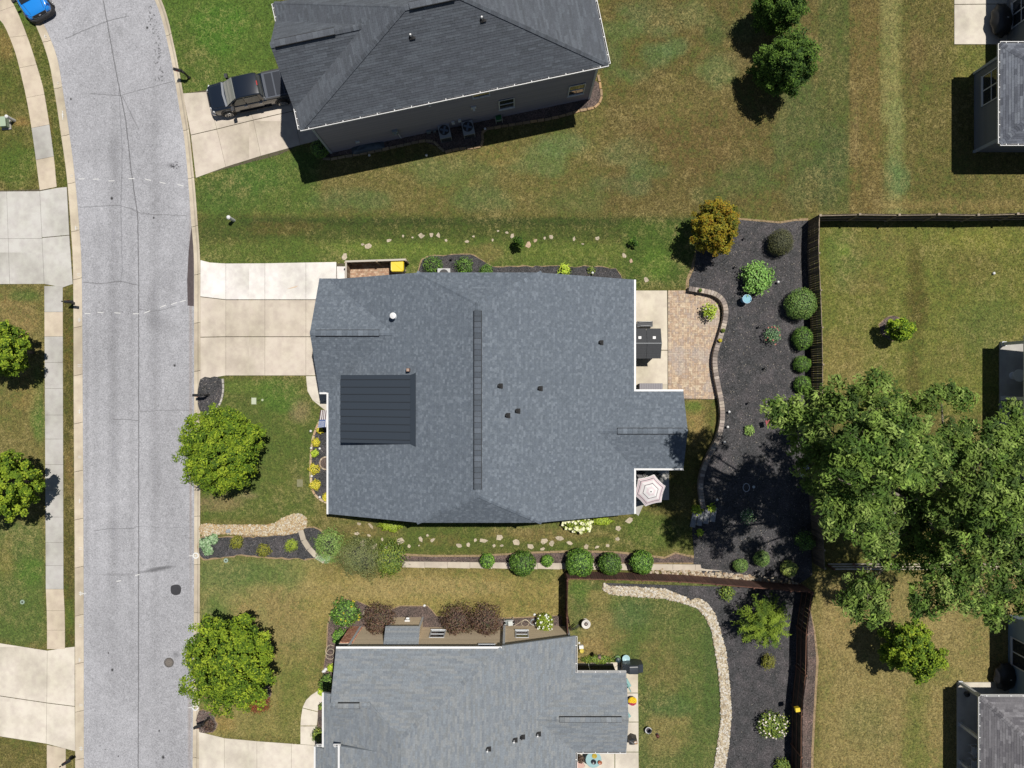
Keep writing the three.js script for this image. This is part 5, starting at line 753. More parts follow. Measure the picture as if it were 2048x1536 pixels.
const pals = {
  street: ['809a1e', '6e8c1a', '94ac28', '5c7c18', 'a4b830', '4e6c16'], oak: ['728c36', '62802e', '84a044', '527026', '98b058', '476420'], ever: ['4c6c1e', '3e5c1a', '5c7c26', '32501a', '6e8e34'], autumn: ['a49018', '94841c', 'b09c24', '80801e', '70721c', '968018', '606a1a', 'a8a030', 'a07c18'],
  boxwood: ['5c7c34', '4e6e2c', '6c8a40', '7c9648'], holly: ['4a6e1c', '365818', '5c8224', '74983a', '2e4c14'], lime: ['a4b454', '94a848', 'b4c066'], yellow: ['d8c830', 'e4d44a', 'c4b424', 'b4b834'], limebush: ['a8c02c', '94b024', 'b8cc40'], olive: ['7c7c1c', '6c701c', '8c8c28'], purple: ['604838', '4c382e', '6c503c', '585034', '48302c'], bronze: ['8c4020', 'a04c24', '7a3820'], fresh: ['6c9a3c', '5c8630', '7caa4c', '8cb458'], grass: ['6c8a3c', '5c7a34', '7c9848', '88a050'], willow: ['88a030', '98b038', '728c2a', '5c7824'], mix: ['5c7428', '6e842c', '84902c', '4c6422'], olivegrey: ['788048', '6a7440', '888c54', '5a663a'], grey: ['6c8446', '5c7440', '7c905a'], hosta: ['88a878', 'a8c098', '6c9060'], rose: ['5c7c50', '4c6c48', '6c8c5c'], dark: ['4a4a2c', '3c4026', '585a34'],
};
const palc = (k, m = 1.35) => pals[k].map((h) => D(h, m));
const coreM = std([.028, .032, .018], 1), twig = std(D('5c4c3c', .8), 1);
function shrub(name, label, px, py, r, h, o = {}) {
  const { pal = 'boxwood', n = 900, L = .09, W = .03, group, clipd = true, cat = 'shrub', flowers, squash = 1, core = .84, up = -.35, y0, spike = 0, rz = 1, lum = 1.35 } = o;
  let c = P(px, py, h * .6); const gy = y0 ?? groundY(c.x, c.z); c = P(px, py, h * .6 + gy);
  const t = thing(name, label, cat, [c.x, gy, c.z], 0, group), lv = new Leaves(), ks = palc(pal, lum), cy = h * .5, ry = h * .52, lump = rnd() * 50;
  const rad = (d) => 1 + (vn(d[0] * 2.2 + lump, d[2] * 2.2 + d[1] * 1.7 + lump) - .5) * (clipd ? .22 : .55);
  for (let i = 0; i < n; i++) { const d = dirUp(up), q = rad(d) * (clipd ? (rnd() < .05 ? rr(1.02, 1.09) : rr(.86, 1.03)) : (rnd() < .06 ? rr(1.05, 1.22) : Math.pow(rnd(), .45) * 1.05)) , k = vary(pick(ks), .3); const sp = spike ? 1 + rnd() * spike : 1;
    lv.leaf(d[0] * r * q * sp, cy + d[1] * ry * q, d[2] * r * rz * q * sp, d[0] * (clipd ? 1 : .6) + gauss() * .5, d[1] + .35 + gauss() * .4, d[2] * (clipd ? 1 : .6) + gauss() * .5, L * rr(.7, 1.3), W * rr(.8, 1.3), k); }
  part('foliage', lv.geo(), M.shrubLeaf, t);
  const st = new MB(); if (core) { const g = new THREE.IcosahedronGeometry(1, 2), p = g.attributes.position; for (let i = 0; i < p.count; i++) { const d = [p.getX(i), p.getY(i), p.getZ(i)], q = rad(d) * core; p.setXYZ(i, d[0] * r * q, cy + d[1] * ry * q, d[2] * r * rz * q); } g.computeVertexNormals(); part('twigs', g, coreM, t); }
  for (let i = 0; i < 3; i++) st.tube(V(rr(-.04, .04), -.02, rr(-.04, .04)), V(rr(-.4, .4) * r, cy, rr(-.4, .4) * r), .02, .012, 5); part('stem', st, twig, t);
  if (flowers) { const f = new Leaves(), [hex, cnt, size, bias = 0] = flowers; for (let i = 0; i < cnt; i++) { const d = dirUp(.1 + bias), q = rad(d) * 1.03; for (let k = 0; k < 4; k++) f.leaf(d[0] * r * q + gauss() * size * .3, cy + d[1] * ry * q + .02, d[2] * r * rz * q + gauss() * size * .3, gauss() * .6, 1, gauss() * .6, size, size * .45, vary(D(pick([].concat(hex)), 1.15), .08)); } part('flowers', f.geo(), M.petal, t); }
  return t;
}
function tree(name, label, px, py, h0, h1, r, o = {}) {
  let { pal = 'street', clumps = 130, per = 95, L = .2, W = .065, cr = .42, group, rz = 1, base, trunk = .11, lum = 1.5, bark = M.bark, shell = .5, trunkDx = 0, cat = 'tree' } = o;
  const hm = (h0 + h1) / 2, c = P(px, py, hm), t = thing(name, label, cat, [c.x, 0, c.z], 0, group), lv = new Leaves(), ks = palc(pal, lum), ry = (h1 - h0) / 2, tops = [];
  for (let i = 0; i < clumps; i++) {
    const d = dirUp(-.75), q = (i % 14 === 0 ? rr(1.0, 1.08) : Math.pow(rr(shell * shell, 1), .5)) * (.74 + .46 * vn(d[0] * 2.4 + px, d[2] * 2.4 + d[1] * 2 + py)), X = d[0] * r * q, Y = hm + d[1] * ry * q, Z = d[2] * r * rz * q, kk = vary(pick(ks), .05); tops.push(V(X, Y, Z));
    for (let j = 0; j < per; j++) { const e = dirUp(-.6), m = Math.pow(rnd(), .4) * cr * rr(.8, 1.15); lv.leaf(X + e[0] * m, Y + e[1] * m * .75, Z + e[2] * m, e[0] * .5 + d[0] * .45 + gauss() * .5, .75 + e[1] * .4 + gauss() * .35, e[2] * .5 + d[2] * .45 + gauss() * .5, L * rr(.65, 1.3), W * rr(.8, 1.3), vary(rnd() < .45 ? pick(ks) : kk, .22)); }
  }
  part('crown', lv.geo(), M.leaf, t);
  const tk = new MB(); const f = V(trunkDx, h0 + ry * .45, 0); tk.tube(V(0, -.05, 0), f, trunk, trunk * .62, 9); part('trunk', tk, bark, t);
  const br = new MB(); for (let i = 0; i < 16; i++) { const e = tops[i * 5 % tops.length].clone().multiplyScalar(1); const mid = f.clone().lerp(e, .5).add(V(0, .25, 0)); br.tube(f, mid, trunk * .4, trunk * .26, 6).tube(mid, e, trunk * .26, .012, 5); } part('branches', br, bark, t);
  return t;
}
tree('street_tree', 'round bright green street tree overhanging the kerb beside the centre house', 443, 903, 1.6, 5.6, 2.65, { clumps: 520, per: 46, cr: .31, L: .16, W: .05, shell: .45, lum: 1.14 });
tree('street_tree', 'large round bright green tree by the kerb of the lower house', 462, 1328, 1.6, 5.8, 2.85, { clumps: 600, per: 46, cr: .31, L: .16, W: .05, shell: .45, lum: 1.14 });
tree('street_tree', 'bright green tree cut by the left edge, upper of two', -8, 700, 1.6, 5.6, 1.7, { clumps: 300, per: 46, cr: .26, L: .16, W: .05, lum: 1.14 });
tree('street_tree', 'bright green tree cut by the left edge, lower of two', -6, 974, 1.6, 5.6, 2.2, { clumps: 400, per: 46, cr: .26, L: .16, W: .05, lum: 1.14 });
tree('evergreen_tree', 'dark evergreen tree cut by the top edge', 1562, 14, .3, 5.0, 1.5, { pal: 'ever', clumps: 380, per: 55, L: .13, W: .04, cr: .28, lum: 1.25 });
tree('evergreen_tree', 'dark evergreen tree on the upper lawn, second from the top edge', 1570, 126, .3, 5.4, 1.68, { pal: 'ever', clumps: 460, per: 55, L: .13, W: .04, cr: .28, lum: 1.25 });
tree('autumn_tree', 'yellow orange turning tree at the corner of the dark mulch bed', 1431, 456, .8, 4.6, 1.5, { pal: 'autumn', clumps: 280, per: 50, L: .13, W: .045, cr: .24, lum: 1.15 });
tree('young_tree', 'small bright green young tree in a round mulch ring on the right lawn', 1803, 658, .7, 2.6, .78, { pal: 'street', clumps: 50, per: 60, L: .15, W: .05, cr: .24, trunk: .05, lum: 1.35 });
tree('young_tree', 'medium bright green tree below the big oak', 1822, 1300, 1.0, 5.0, 1.75, { pal: 'street', clumps: 300, per: 46, L: .16, W: .05, cr: .25, lum: 1.1 });
tree('sapling', 'slim green sapling among the flagstones above the centre house', 1039, 482, .5, 1.7, .33, { pal: 'holly', clumps: 14, per: 50, L: .12, W: .04, cr: .17, trunk: .03, lum: 1.0 });
tree('sapling', 'tiny green sapling between flagstones near the upper right roof corner', 1268, 484, .2, .9, .26, { pal: 'holly', clumps: 10, per: 50, L: .1, W: .035, cr: .14, trunk: .02, lum: 1.3 });
// willow-like tree with trailing sprays
{ const c = P(1528, 1242, 2), t = thing('feathery_tree', 'feathery light green tree in the lower back yard mulch', 'tree', [c.x, 0, c.z]), lv = new Leaves(), ks = palc('willow', 1.1), br = new MB(), top = V(.0, 1.5, .3);
  for (let i = 0; i < 130; i++) { const a = rr(0, 6.283), R = rr(.5, 1.95) * (i > 124 ? 1.35 : 1), e = V(Math.cos(a) * R, rr(1.7, 3.3) - R * .35, Math.sin(a) * R * .95), k0 = pick(ks); const mid = top.clone().lerp(e, .5).add(V(0, .5, 0)); if (i % 4 === 0) { br.tube(top, mid, .025, .015, 5).tube(mid, e, .015, .006, 5); }
    for (let j = 0; j < 80; j++) { const f = Math.pow(rnd(), .6), p = f < .5 ? top.clone().lerp(mid, f * 2) : mid.clone().lerp(e, f * 2 - 1); const dx = e.x - top.x, dz = e.z - top.z, s = .14; lv.leaf(p.x + gauss() * s, p.y + gauss() * s * .7, p.z + gauss() * s, gauss() * .6, 1, gauss() * .6, .17 * rr(.6, 1.3), .022, vary(k0, .2)); } }
  part('crown', lv.geo(), M.leaf, t); part('trunk', new MB().tube(V(-.05, 0, .35), top, .07, .05, 8), M.barkPale, t); part('branches', br, M.barkPale, t); }
// the big oak over the fence
{ const b = P(1702, 978), t = thing('oak_tree', 'huge spreading oak whose crown hides the fence and right lawn', 'tree', [b.x, 0, b.z]), lv = new Leaves(), ks = palc('oak', 1.1), br = new MB();
  const lobes = [], Lb = (px, py, h, r, d = 1) => { if (px < 1790 && py < 1070) h += h > 10 ? 1.7 : .5; lobes.push([P(px, py, h).sub(b), r, d]); };
  Lb(1590, 812, 12, 1.15); Lb(1562, 846, 12, .8, .6); Lb(1632, 840, 13, 1.3); Lb(1610, 880, 11, 1.0, .7); Lb(1685, 800, 13, 1.15); Lb(1745, 795, 14, 1.35); Lb(1722, 845, 15, 1.6); Lb(1690, 880, 15, 1.4); Lb(1795, 828, 11, 1.2, .8); Lb(1858, 800, 12, .85); Lb(1884, 784, 12, .55); Lb(1924, 802, 12, .72); Lb(1700, 915, 16, 1.3); Lb(1740, 890, 16.5, 1.5); Lb(1775, 865, 16, 1.4); Lb(1836, 880, 14, 1.15); Lb(1888, 872, 13, 1.1); Lb(1932, 866, 12.5, .65); Lb(1978, 862, 11, .6, .8);
  Lb(1775, 935, 16.5, 1.5); Lb(1815, 925, 16.5, 1.4); Lb(1855, 930, 15.5, 1.3); Lb(1900, 905, 14, 1.2); Lb(1940, 905, 13, .9); Lb(1990, 900, 13.5, 1.25); Lb(2040, 885, 13, 1.3); Lb(2030, 835, 9, .9); Lb(1690, 1000, 14, 1.15); Lb(1722, 1028, 14.5, 1.3); Lb(1770, 1005, 13.5, 1.0); Lb(1690, 1040, 12, .7, .8); Lb(1660, 1036, 14.2, .85); Lb(1560, 822, 12.5, .7); Lb(1975, 950, 15, 1.5); Lb(2030, 945, 15, 1.6); Lb(1955, 1000, 15, 1.4); Lb(2010, 1010, 15, 1.7); Lb(1900, 1012, 13, 1.2); Lb(1920, 1045, 13.5, 1.2); Lb(1760, 1065, 13, 1.2); Lb(1745, 1090, 11.5, .8); Lb(1970, 1060, 14, 1.5); Lb(2035, 1075, 14, 1.6); Lb(1880, 1080, 11, 1.1, .8); Lb(1930, 1100, 13, 1.4); Lb(1860, 1125, 10.5, 1.0, .8); Lb(1780, 1110, 10, .8, .6);
  Lb(1985, 1125, 13, 1.5); Lb(2040, 1140, 13, 1.5); Lb(1890, 1155, 12, 1.2); Lb(1930, 1170, 12.5, 1.4); Lb(1860, 1195, 11, 1.1); Lb(1720, 1165, 9, .9); Lb(1740, 1190, 9.5, 1.2); Lb(1710, 1205, 9, .9); Lb(1745, 1225, 9, .9); Lb(1975, 1190, 11.5, 1.2); Lb(2010, 1205, 11, 1.1); Lb(1985, 1232, 10.5, .75); Lb(1840, 1215, 10, .7); Lb(2100, 900, 13, 1.8); Lb(2110, 1000, 14, 2); Lb(2105, 1100, 13.5, 2); Lb(2090, 1180, 12, 1.5); Lb(1830, 1000, 12, 1.1, .7); Lb(1810, 1050, 9.5, 1.2, .6); Lb(1640, 940, 11, 1.3, .8); Lb(1655, 900, 12, 1.2, .8); Lb(1830, 985, 9, 1.5); Lb(1795, 1030, 8, 1.5); Lb(1870, 1040, 8.5, 1.5); Lb(1840, 1085, 8, 1.3); Lb(1700, 960, 10, 1.5); Lb(1740, 985, 9.5, 1.4); Lb(1660, 985, 10, 1.1); Lb(1900, 965, 10, 1.6); Lb(1950, 1000, 9, 1.5); Lb(1660, 1020, 9, 1.0, .8); Lb(1800, 1110, 8, 1.1, .8);  Lb(1780, 900, 11, 1.4); Lb(1650, 950, 8.5, 1.2);
  const hub = V(1.2, 6.5, .2), pal2 = ks;
  part('trunk', new MB().tube(V(0, -.1, 0), V(.3, 2.2, 0), .42, .33, 12).tube(V(.3, 2.2, 0), hub, .33, .24, 12), M.barkPale, t);
  lobes.forEach(([c, r, dens], li) => {
    const mid = hub.clone().lerp(c, .55).add(V(rr(-.4, .4), .6, rr(-.4, .4))), end = c.clone().add(V(0, -.2 * r, 0)); if (li % 2 === 0 || dens < .9) br.tube(hub, mid, .13, .075, 6).tube(mid, end, .075, .03, 6);
    const n = Math.round(r * r * 14.5 * dens) + 5, toned = pick([.85, 1, 1.1]);
    for (let i = 0; i < n; i++) { const d = dirUp(-.5), q = Math.pow(rnd(), .45), X = c.x + d[0] * r * q, Y = c.y + d[1] * r * .6 * q, Z = c.z + d[2] * r * q, kk = vary(pick(pal2), .12), e = V(X, Y, Z); if (i % 4 === 0) br.tube(end, e, .02, .008, 4, null, false);
      for (let j = 0; j < 38; j++) { const u = dirUp(-.7), m = Math.pow(rnd(), .5) * .36; lv.leaf(X + u[0] * m, Y + u[1] * m * .7, Z + u[2] * m, u[0] * .7 + gauss() * .5, .7 + u[1] * .4 + gauss() * .4, u[2] * .7 + gauss() * .5,   .25 * rr(.6, 1.3), .046 * rr(.8, 1.3), vary(kk, .36).map((v) => v * toned)); } }
  });
  part('crown', lv.geo(), M.leaf, t); part('branches', br, M.barkPale, t); }
// mulch bed shrubs
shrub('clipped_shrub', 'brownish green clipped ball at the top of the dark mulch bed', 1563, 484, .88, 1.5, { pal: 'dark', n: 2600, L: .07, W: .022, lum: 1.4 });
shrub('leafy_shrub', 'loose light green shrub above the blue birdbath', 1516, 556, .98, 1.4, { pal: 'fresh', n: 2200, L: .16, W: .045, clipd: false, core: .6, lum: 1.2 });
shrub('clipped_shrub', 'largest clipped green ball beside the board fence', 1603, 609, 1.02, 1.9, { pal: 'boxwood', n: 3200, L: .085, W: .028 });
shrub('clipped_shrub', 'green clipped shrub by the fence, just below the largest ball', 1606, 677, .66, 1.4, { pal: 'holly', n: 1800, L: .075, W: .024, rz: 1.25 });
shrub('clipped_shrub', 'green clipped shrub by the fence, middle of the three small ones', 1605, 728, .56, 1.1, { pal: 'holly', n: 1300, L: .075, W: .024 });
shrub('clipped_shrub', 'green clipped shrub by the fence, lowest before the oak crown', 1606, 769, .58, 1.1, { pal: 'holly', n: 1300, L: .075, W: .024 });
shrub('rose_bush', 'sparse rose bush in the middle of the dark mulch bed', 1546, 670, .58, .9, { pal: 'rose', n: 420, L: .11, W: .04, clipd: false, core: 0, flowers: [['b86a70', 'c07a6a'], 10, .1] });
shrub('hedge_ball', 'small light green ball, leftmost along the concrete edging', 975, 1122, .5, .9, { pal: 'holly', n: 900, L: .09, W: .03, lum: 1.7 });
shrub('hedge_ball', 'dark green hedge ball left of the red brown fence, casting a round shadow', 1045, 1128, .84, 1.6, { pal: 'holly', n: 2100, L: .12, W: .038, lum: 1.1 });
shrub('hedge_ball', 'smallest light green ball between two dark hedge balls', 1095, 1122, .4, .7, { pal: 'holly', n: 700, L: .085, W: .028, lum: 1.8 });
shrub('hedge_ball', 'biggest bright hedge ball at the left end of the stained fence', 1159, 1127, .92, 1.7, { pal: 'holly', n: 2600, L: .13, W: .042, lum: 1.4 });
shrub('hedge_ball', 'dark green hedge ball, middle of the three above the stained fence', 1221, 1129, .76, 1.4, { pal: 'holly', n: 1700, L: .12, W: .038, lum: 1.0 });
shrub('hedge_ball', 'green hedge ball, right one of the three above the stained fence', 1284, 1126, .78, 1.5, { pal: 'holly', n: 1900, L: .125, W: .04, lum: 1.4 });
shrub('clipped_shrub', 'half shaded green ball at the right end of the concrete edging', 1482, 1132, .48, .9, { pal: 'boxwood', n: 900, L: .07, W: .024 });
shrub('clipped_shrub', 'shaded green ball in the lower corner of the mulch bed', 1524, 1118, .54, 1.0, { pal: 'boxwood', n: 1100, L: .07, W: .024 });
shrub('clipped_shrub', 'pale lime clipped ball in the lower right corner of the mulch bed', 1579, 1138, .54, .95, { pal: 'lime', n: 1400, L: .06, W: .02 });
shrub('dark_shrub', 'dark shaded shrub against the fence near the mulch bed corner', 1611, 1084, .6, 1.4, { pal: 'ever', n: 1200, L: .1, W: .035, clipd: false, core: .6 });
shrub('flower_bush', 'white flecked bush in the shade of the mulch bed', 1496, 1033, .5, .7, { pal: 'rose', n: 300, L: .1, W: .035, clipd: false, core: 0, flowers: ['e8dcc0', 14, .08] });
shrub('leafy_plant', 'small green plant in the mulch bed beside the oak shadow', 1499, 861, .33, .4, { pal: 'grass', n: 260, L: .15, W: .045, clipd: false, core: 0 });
shrub('leafy_plant', 'yellow green plant beside the top step', 1395, 1020, .36, .4, { pal: 'limebush', n: 240, L: .16, W: .03, clipd: false, core: 0, y0: .02 });
shrub('leafy_plant', 'green plant at the end of the retaining wall, right of the top step', 1424, 1016, .3, .35, { pal: 'limebush', n: 140, L: .16, W: .03, clipd: false, core: 0 });
shrub('leafy_plant', 'small yellow green plant below the slab steps', 1400, 1066, .24, .3, { pal: 'limebush', n: 170, L: .14, W: .03, clipd: false, core: 0 });
shrub('patio_shrub', 'airy flowering shrub on the paver patio inside the wall curve', 1420, 623, .52, 1.1, { pal: 'limebush', n: 420, L: .13, W: .045, clipd: false, core: 0, y0: .04, flowers: ['f0e8f0', 6, .07], lum: 1.0 });
// front and side plants of the centre house
for (const [x, y, r, hex, w] of [[632, 885, .28, 'yellow', 'top one in the front bed'], [629, 907, .26, 'limebush', 'greenest of the front bed, second from the top'], [627, 938, .38, 'yellow', 'largest in the front bed, beside the round stone'], [630, 971, .36, 'yellow', 'second from the bottom of the front bed'], [652, 994, .24, 'yellow', 'lowest in the front bed, half under the roof edge'], [640, 861, .22, 'yellow', 'below the flag']]) shrub('yellow_shrub', 'bright yellow green low shrub, ' + w, x, y, r, .5, { pal: hex, n: 420, L: .09, W: .03, clipd: false, core: .55, group: 'yellow shrubs in the front bed', lum: 1.15 });
for (const [x, y, r, w] of [[473, 1084, .42, 'left of three in the lower mulch bed'], [527, 1101, .4, 'middle of three in the lower mulch bed'], [582, 1090, .4, 'right and brightest of three in the lower mulch bed']]) shrub('olive_shrub', 'olive green low shrub, ' + w, x, y, r, .6, { pal: x > 550 ? 'limebush' : 'olive', n: 700, L: .08, W: .026, clipd: false, core: .6, spike: .15, group: 'olive shrubs in the lower mulch bed', lum: x > 550 ? .75 : 1.25 });
for (const [x, y, r, w] of [[424, 1079, .34, 'upper right of the three by the kerb'], [408, 1086, .33, 'left one of the three by the kerb'], [416, 1101, .32, 'lowest of the three by the kerb']]) shrub('hosta', 'pale variegated hosta, ' + w, x, y, r, .35, { pal: 'hosta', n: 220, L: .2, W: .06, clipd: false, core: .4, cat: 'plant', group: 'hostas by the kerb', lum: 1.1 });
shrub('tall_shrub', 'fluffy bright green shrub at the end of the curved edging', 657, 1089, 1.0, 1.6, { pal: 'grass', n: 2600, L: .16, W: .018, clipd: false, core: .62, lum: 1.25 });
shrub('ornamental_grass', 'pale striped ornamental grass below the fluffy green shrub', 650, 1116, .55, .4, { pal: 'hosta', n: 260, L: .34, W: .014, clipd: false, core: 0, rz: .55, cat: 'plant' });
shrub('tall_shrub', 'wide dull green feathery shrub between the fluffy and the yellowish one', 717, 1117, 1.5, 1.7, { pal: 'olivegrey', n: 4600, L: .2, W: .014, clipd: false, core: .6, spike: .12, rz: .8, lum: 1.15 });
shrub('tall_shrub', 'yellowish green ragged shrub where the concrete edging begins', 779, 1121, .92, 1.4, { pal: 'mix', n: 1900, L: .2, W: .028, clipd: false, core: .55, spike: .25, rz: 1.1, lum: 1.2 });
shrub('leafy_shrub', 'glossy green shrub under the lower roof edge of the centre house', 780, 1051, .75, .8, { pal: 'limebush', n: 900, L: .13, W: .04, clipd: false, core: .6, rz: .5, lum: .8 });
shrub('hydrangea', 'hydrangea with big cream flower heads at the lower roof edge', 1156, 1049, .95, .8, { pal: 'limebush', n: 1000, L: .13, W: .045, clipd: false, core: .55, rz: .55, flowers: [['f0f0c0', 'e8ecb0', 'f6f4d8'], 46, .2, -.05], lum: .7 });
shrub('hydrangea', 'yellow green leafy bush right of the cream hydrangea', 1205, 1043, .62, .6, { pal: 'limebush', n: 800, L: .12, W: .03, clipd: false, core: .5, rz: .4, lum: .95 });
for (const [x, y, r, w] of [[867, 530, .62, 'largest, left of the mulch curve'], [930, 532, .58, 'in the middle of the mulch curve'], [973, 541, .42, 'smallest, at the roof edge']]) shrub('round_shrub', 'round green shrub above the centre roof, ' + w, x, y, r, .8, { pal: 'holly', n: 1100, L: .085, W: .028, clipd: false, core: .7, group: 'round shrubs above the centre roof', lum: 1.35 });
shrub('spiky_plant', 'spiky bright green plant at the upper roof edge', 1130, 541, .42, .5, { pal: 'limebush', n: 90, L: .4, W: .03, clipd: false, core: 0, cat: 'plant' });
shrub('leafy_plant', 'sparse dry plant by the upper right roof corner', 1183, 540, .3, .35, { pal: 'mix', n: 90, L: .14, W: .03, clipd: false, core: 0, cat: 'plant' });
// upper house, lower house
shrub('round_shrub', 'shaded green shrub at the corner of the upper house', 640, 296, .62, .9, { pal: 'holly', n: 1200, L: .085, W: .03 });
shrub('leafy_shrub', 'large glossy shrub with a yellowing patch at the lower house corner', 690, 1227, .88, 1.3, { pal: 'holly', n: 1900, L: .12, W: .045, clipd: false, core: .72 , flowers: [['b4a824', 'c4b430'], 14, .12, -.6] });
shrub('leafy_shrub', 'green shrub at the dark corner of the lower house roof', 679, 1275, .5, .9, { pal: 'holly', n: 900, L: .11, W: .04, clipd: false, core: .65, lum: 1.6 });
shrub('purple_shrub', 'purple leaved shrub left of the bump-out', 760, 1242, .98, 2.0, { pal: 'purple', n: 3000, L: .13, W: .026, clipd: false, core: .55, spike: .12 });
shrub('purple_shrub', 'purple leaved shrub with a green tuft, right of the bump-out', 915, 1243, .95, 2.0, { pal: 'purple', n: 2900, L: .13, W: .026, clipd: false, core: .55, spike: .12 });
shrub('purple_shrub', 'purple leaved shrub nearest the hose reel', 973, 1243, .98, 2.0, { pal: 'purple', n: 3000, L: .13, W: .026, clipd: false, core: .55, spike: .12 });
shrub('flower_bush', 'round white flowering bush by the lower house wall', 1089, 1246, .58, 1.2, { pal: 'limebush', n: 1100, L: .09, W: .03, core: .75, flowers: ['f4f4ec', 30, .09], lum: .75 });
shrub('leafy_shrub', 'dark green shrub at the front roof edge of the lower house', 655, 1367, .55, .9, { pal: 'ever', n: 1000, L: .1, W: .035, clipd: false, core: .6 });
shrub('leafy_plant', 'yellow green plant at the start of the curved walk', 643, 1383, .3, .35, { pal: 'limebush', n: 160, L: .14, W: .035, clipd: false, core: 0 });
shrub('leafy_shrub', 'lone green shrub in the front recess of the lower house', 635, 1472, .42, .9, { pal: 'mix', n: 420, L: .11, W: .04, clipd: false, core: .3 });
shrub('leafy_plant', 'tuft of leaves beside the front gutter of the lower house', 642, 1414, .2, .4, { pal: 'mix', n: 120, L: .1, W: .035, clipd: false, core: 0 });
shrub('green_tuft', 'small green bush squeezed between front bed stones and roof of the lower house', 661, 1336, .24, .5, { pal: 'limebush', n: 260, L: .09, W: .03, clipd: false, core: .3 });
shrub('bronze_shrub', 'rust red spreading shrub beneath the lower street tree', 514, 1408, .7, .6, { pal: 'bronze', n: 1300, L: .16, W: .014, clipd: false, core: .5, spike: .2, rz: .8, lum: 1.1 });
shrub('ground_cover', 'dark purple ground cover round the lower mailbox', 416, 1452, .42, .25, { pal: 'purple', n: 300, L: .1, W: .03, clipd: false, core: 0, lum: 1.0 });
shrub('round_shrub', 'small olive shrub right below the feathery tree', 1536, 1323, .46, 1.0, { pal: 'olive', n: 900, L: .08, W: .028, clipd: false, core: .6, lum: 1.0 });
shrub('flower_bush', 'white flowering shrub low in the right back yard bed', 1545, 1452, .95, 1.0, { pal: 'mix', n: 1800, L: .11, W: .04, clipd: false, core: .55, flowers: ['f0e6dc', 50, .09], rz: .95 });
shrub('leafy_shrub', 'green shrub cut by the bottom edge in the back yard bed', 1568, 1538, .55, .8, { pal: 'mix', n: 900, L: .11, W: .04, clipd: false, core: .5 });
shrub('leafy_shrub', 'half shaded shrub behind the stained fence', 1455, 1186, .5, .8, { pal: 'mix', n: 500, L: .11, W: .035, clipd: false, core: .4 });
// planted strip beside the lower house patio
shrub('flower_strip', 'low strip of green plants by the patio door of the lower house', 1195, 1319, 1.05, .3, { pal: 'mix', n: 900, L: .13, W: .03, clipd: false, core: 0, rz: .28, cat: 'plants' });
// ---------- vehicles ----------
// rounded-box cross-sections along x joined into one smooth skin: [x, halfWidthBottom, halfWidthTop, yBottom, yTop, cornerRadius]
function loft(secs, seg = 5, crease = .7) {
  const rings = secs.map(([x, wb, wt, yb, yt, r]) => { const q = []; const cs = [[wt - r, yt - r, 0], [-(wt - r), yt - r, 1], [-(wb - r * .6), yb + r * .6, 2], [wb - r * .6, yb + r * .6, 3]]; for (const [cz, cy, k] of cs) { const R = k > 1 ? r * .6 : r; for (let i = 0; i <= seg; i++) { const a = (k + i / seg) * Math.PI / 2; q.push(V(x, cy + Math.sin(a) * R, cz + Math.cos(a) * R)); } } return q; });
  const b = new MB(); for (let s = 0; s < rings.length - 1; s++) for (let i = 0; i < rings[0].length; i++) { const j = (i + 1) % rings[0].length; b.quad(rings[s][i], rings[s][j], rings[s + 1][j], rings[s + 1][i]); }
  b.poly([...rings[0]].reverse()); b.poly(rings[rings.length - 1]); return b.geo(crease);
}
function wheel(parent, x, z, R, w, side, rimM) {
  const tw = part('wheel', new MB().tube(V(x, R, z - w / 2), V(x, R, z + w / 2), R * .98, R * .98, 28), M.rubber, parent);
  const tor = new THREE.TorusGeometry(R - .06, .075, 8, 28); tor.translate(x, R, z + side * (w / 2 - .03)); part('tyre', tor, M.rubber, tw);
  const rm = new MB(), zf = z + side * (w / 2 + .035); for (let k = 0; k < 6; k++) { const a = k / 6 * 6.283 + .3; rm.beam(V(x, R, zf), V(x + Math.cos(a) * R * .66, R + Math.sin(a) * R * .66, zf), .075, .04, null, V(0, 0, 1)); } for (let k = 0; k < 24; k++) { const a = k / 24 * 6.283, c = (k + 1) / 24 * 6.283; rm.beam(V(x + Math.cos(a) * R * .68, R + Math.sin(a) * R * .68, zf), V(x + Math.cos(c) * R * .68, R + Math.sin(c) * R * .68, zf), .045, .06, null, V(0, 0, 1)); } rm.tube(V(x, R, zf - .03), V(x, R, zf + .03), .07, .06, 10); part('rim', rm, rimM, tw); return tw;
}
const rimSilver = std([.5, .5, .5], .35, { metalness: .8 });
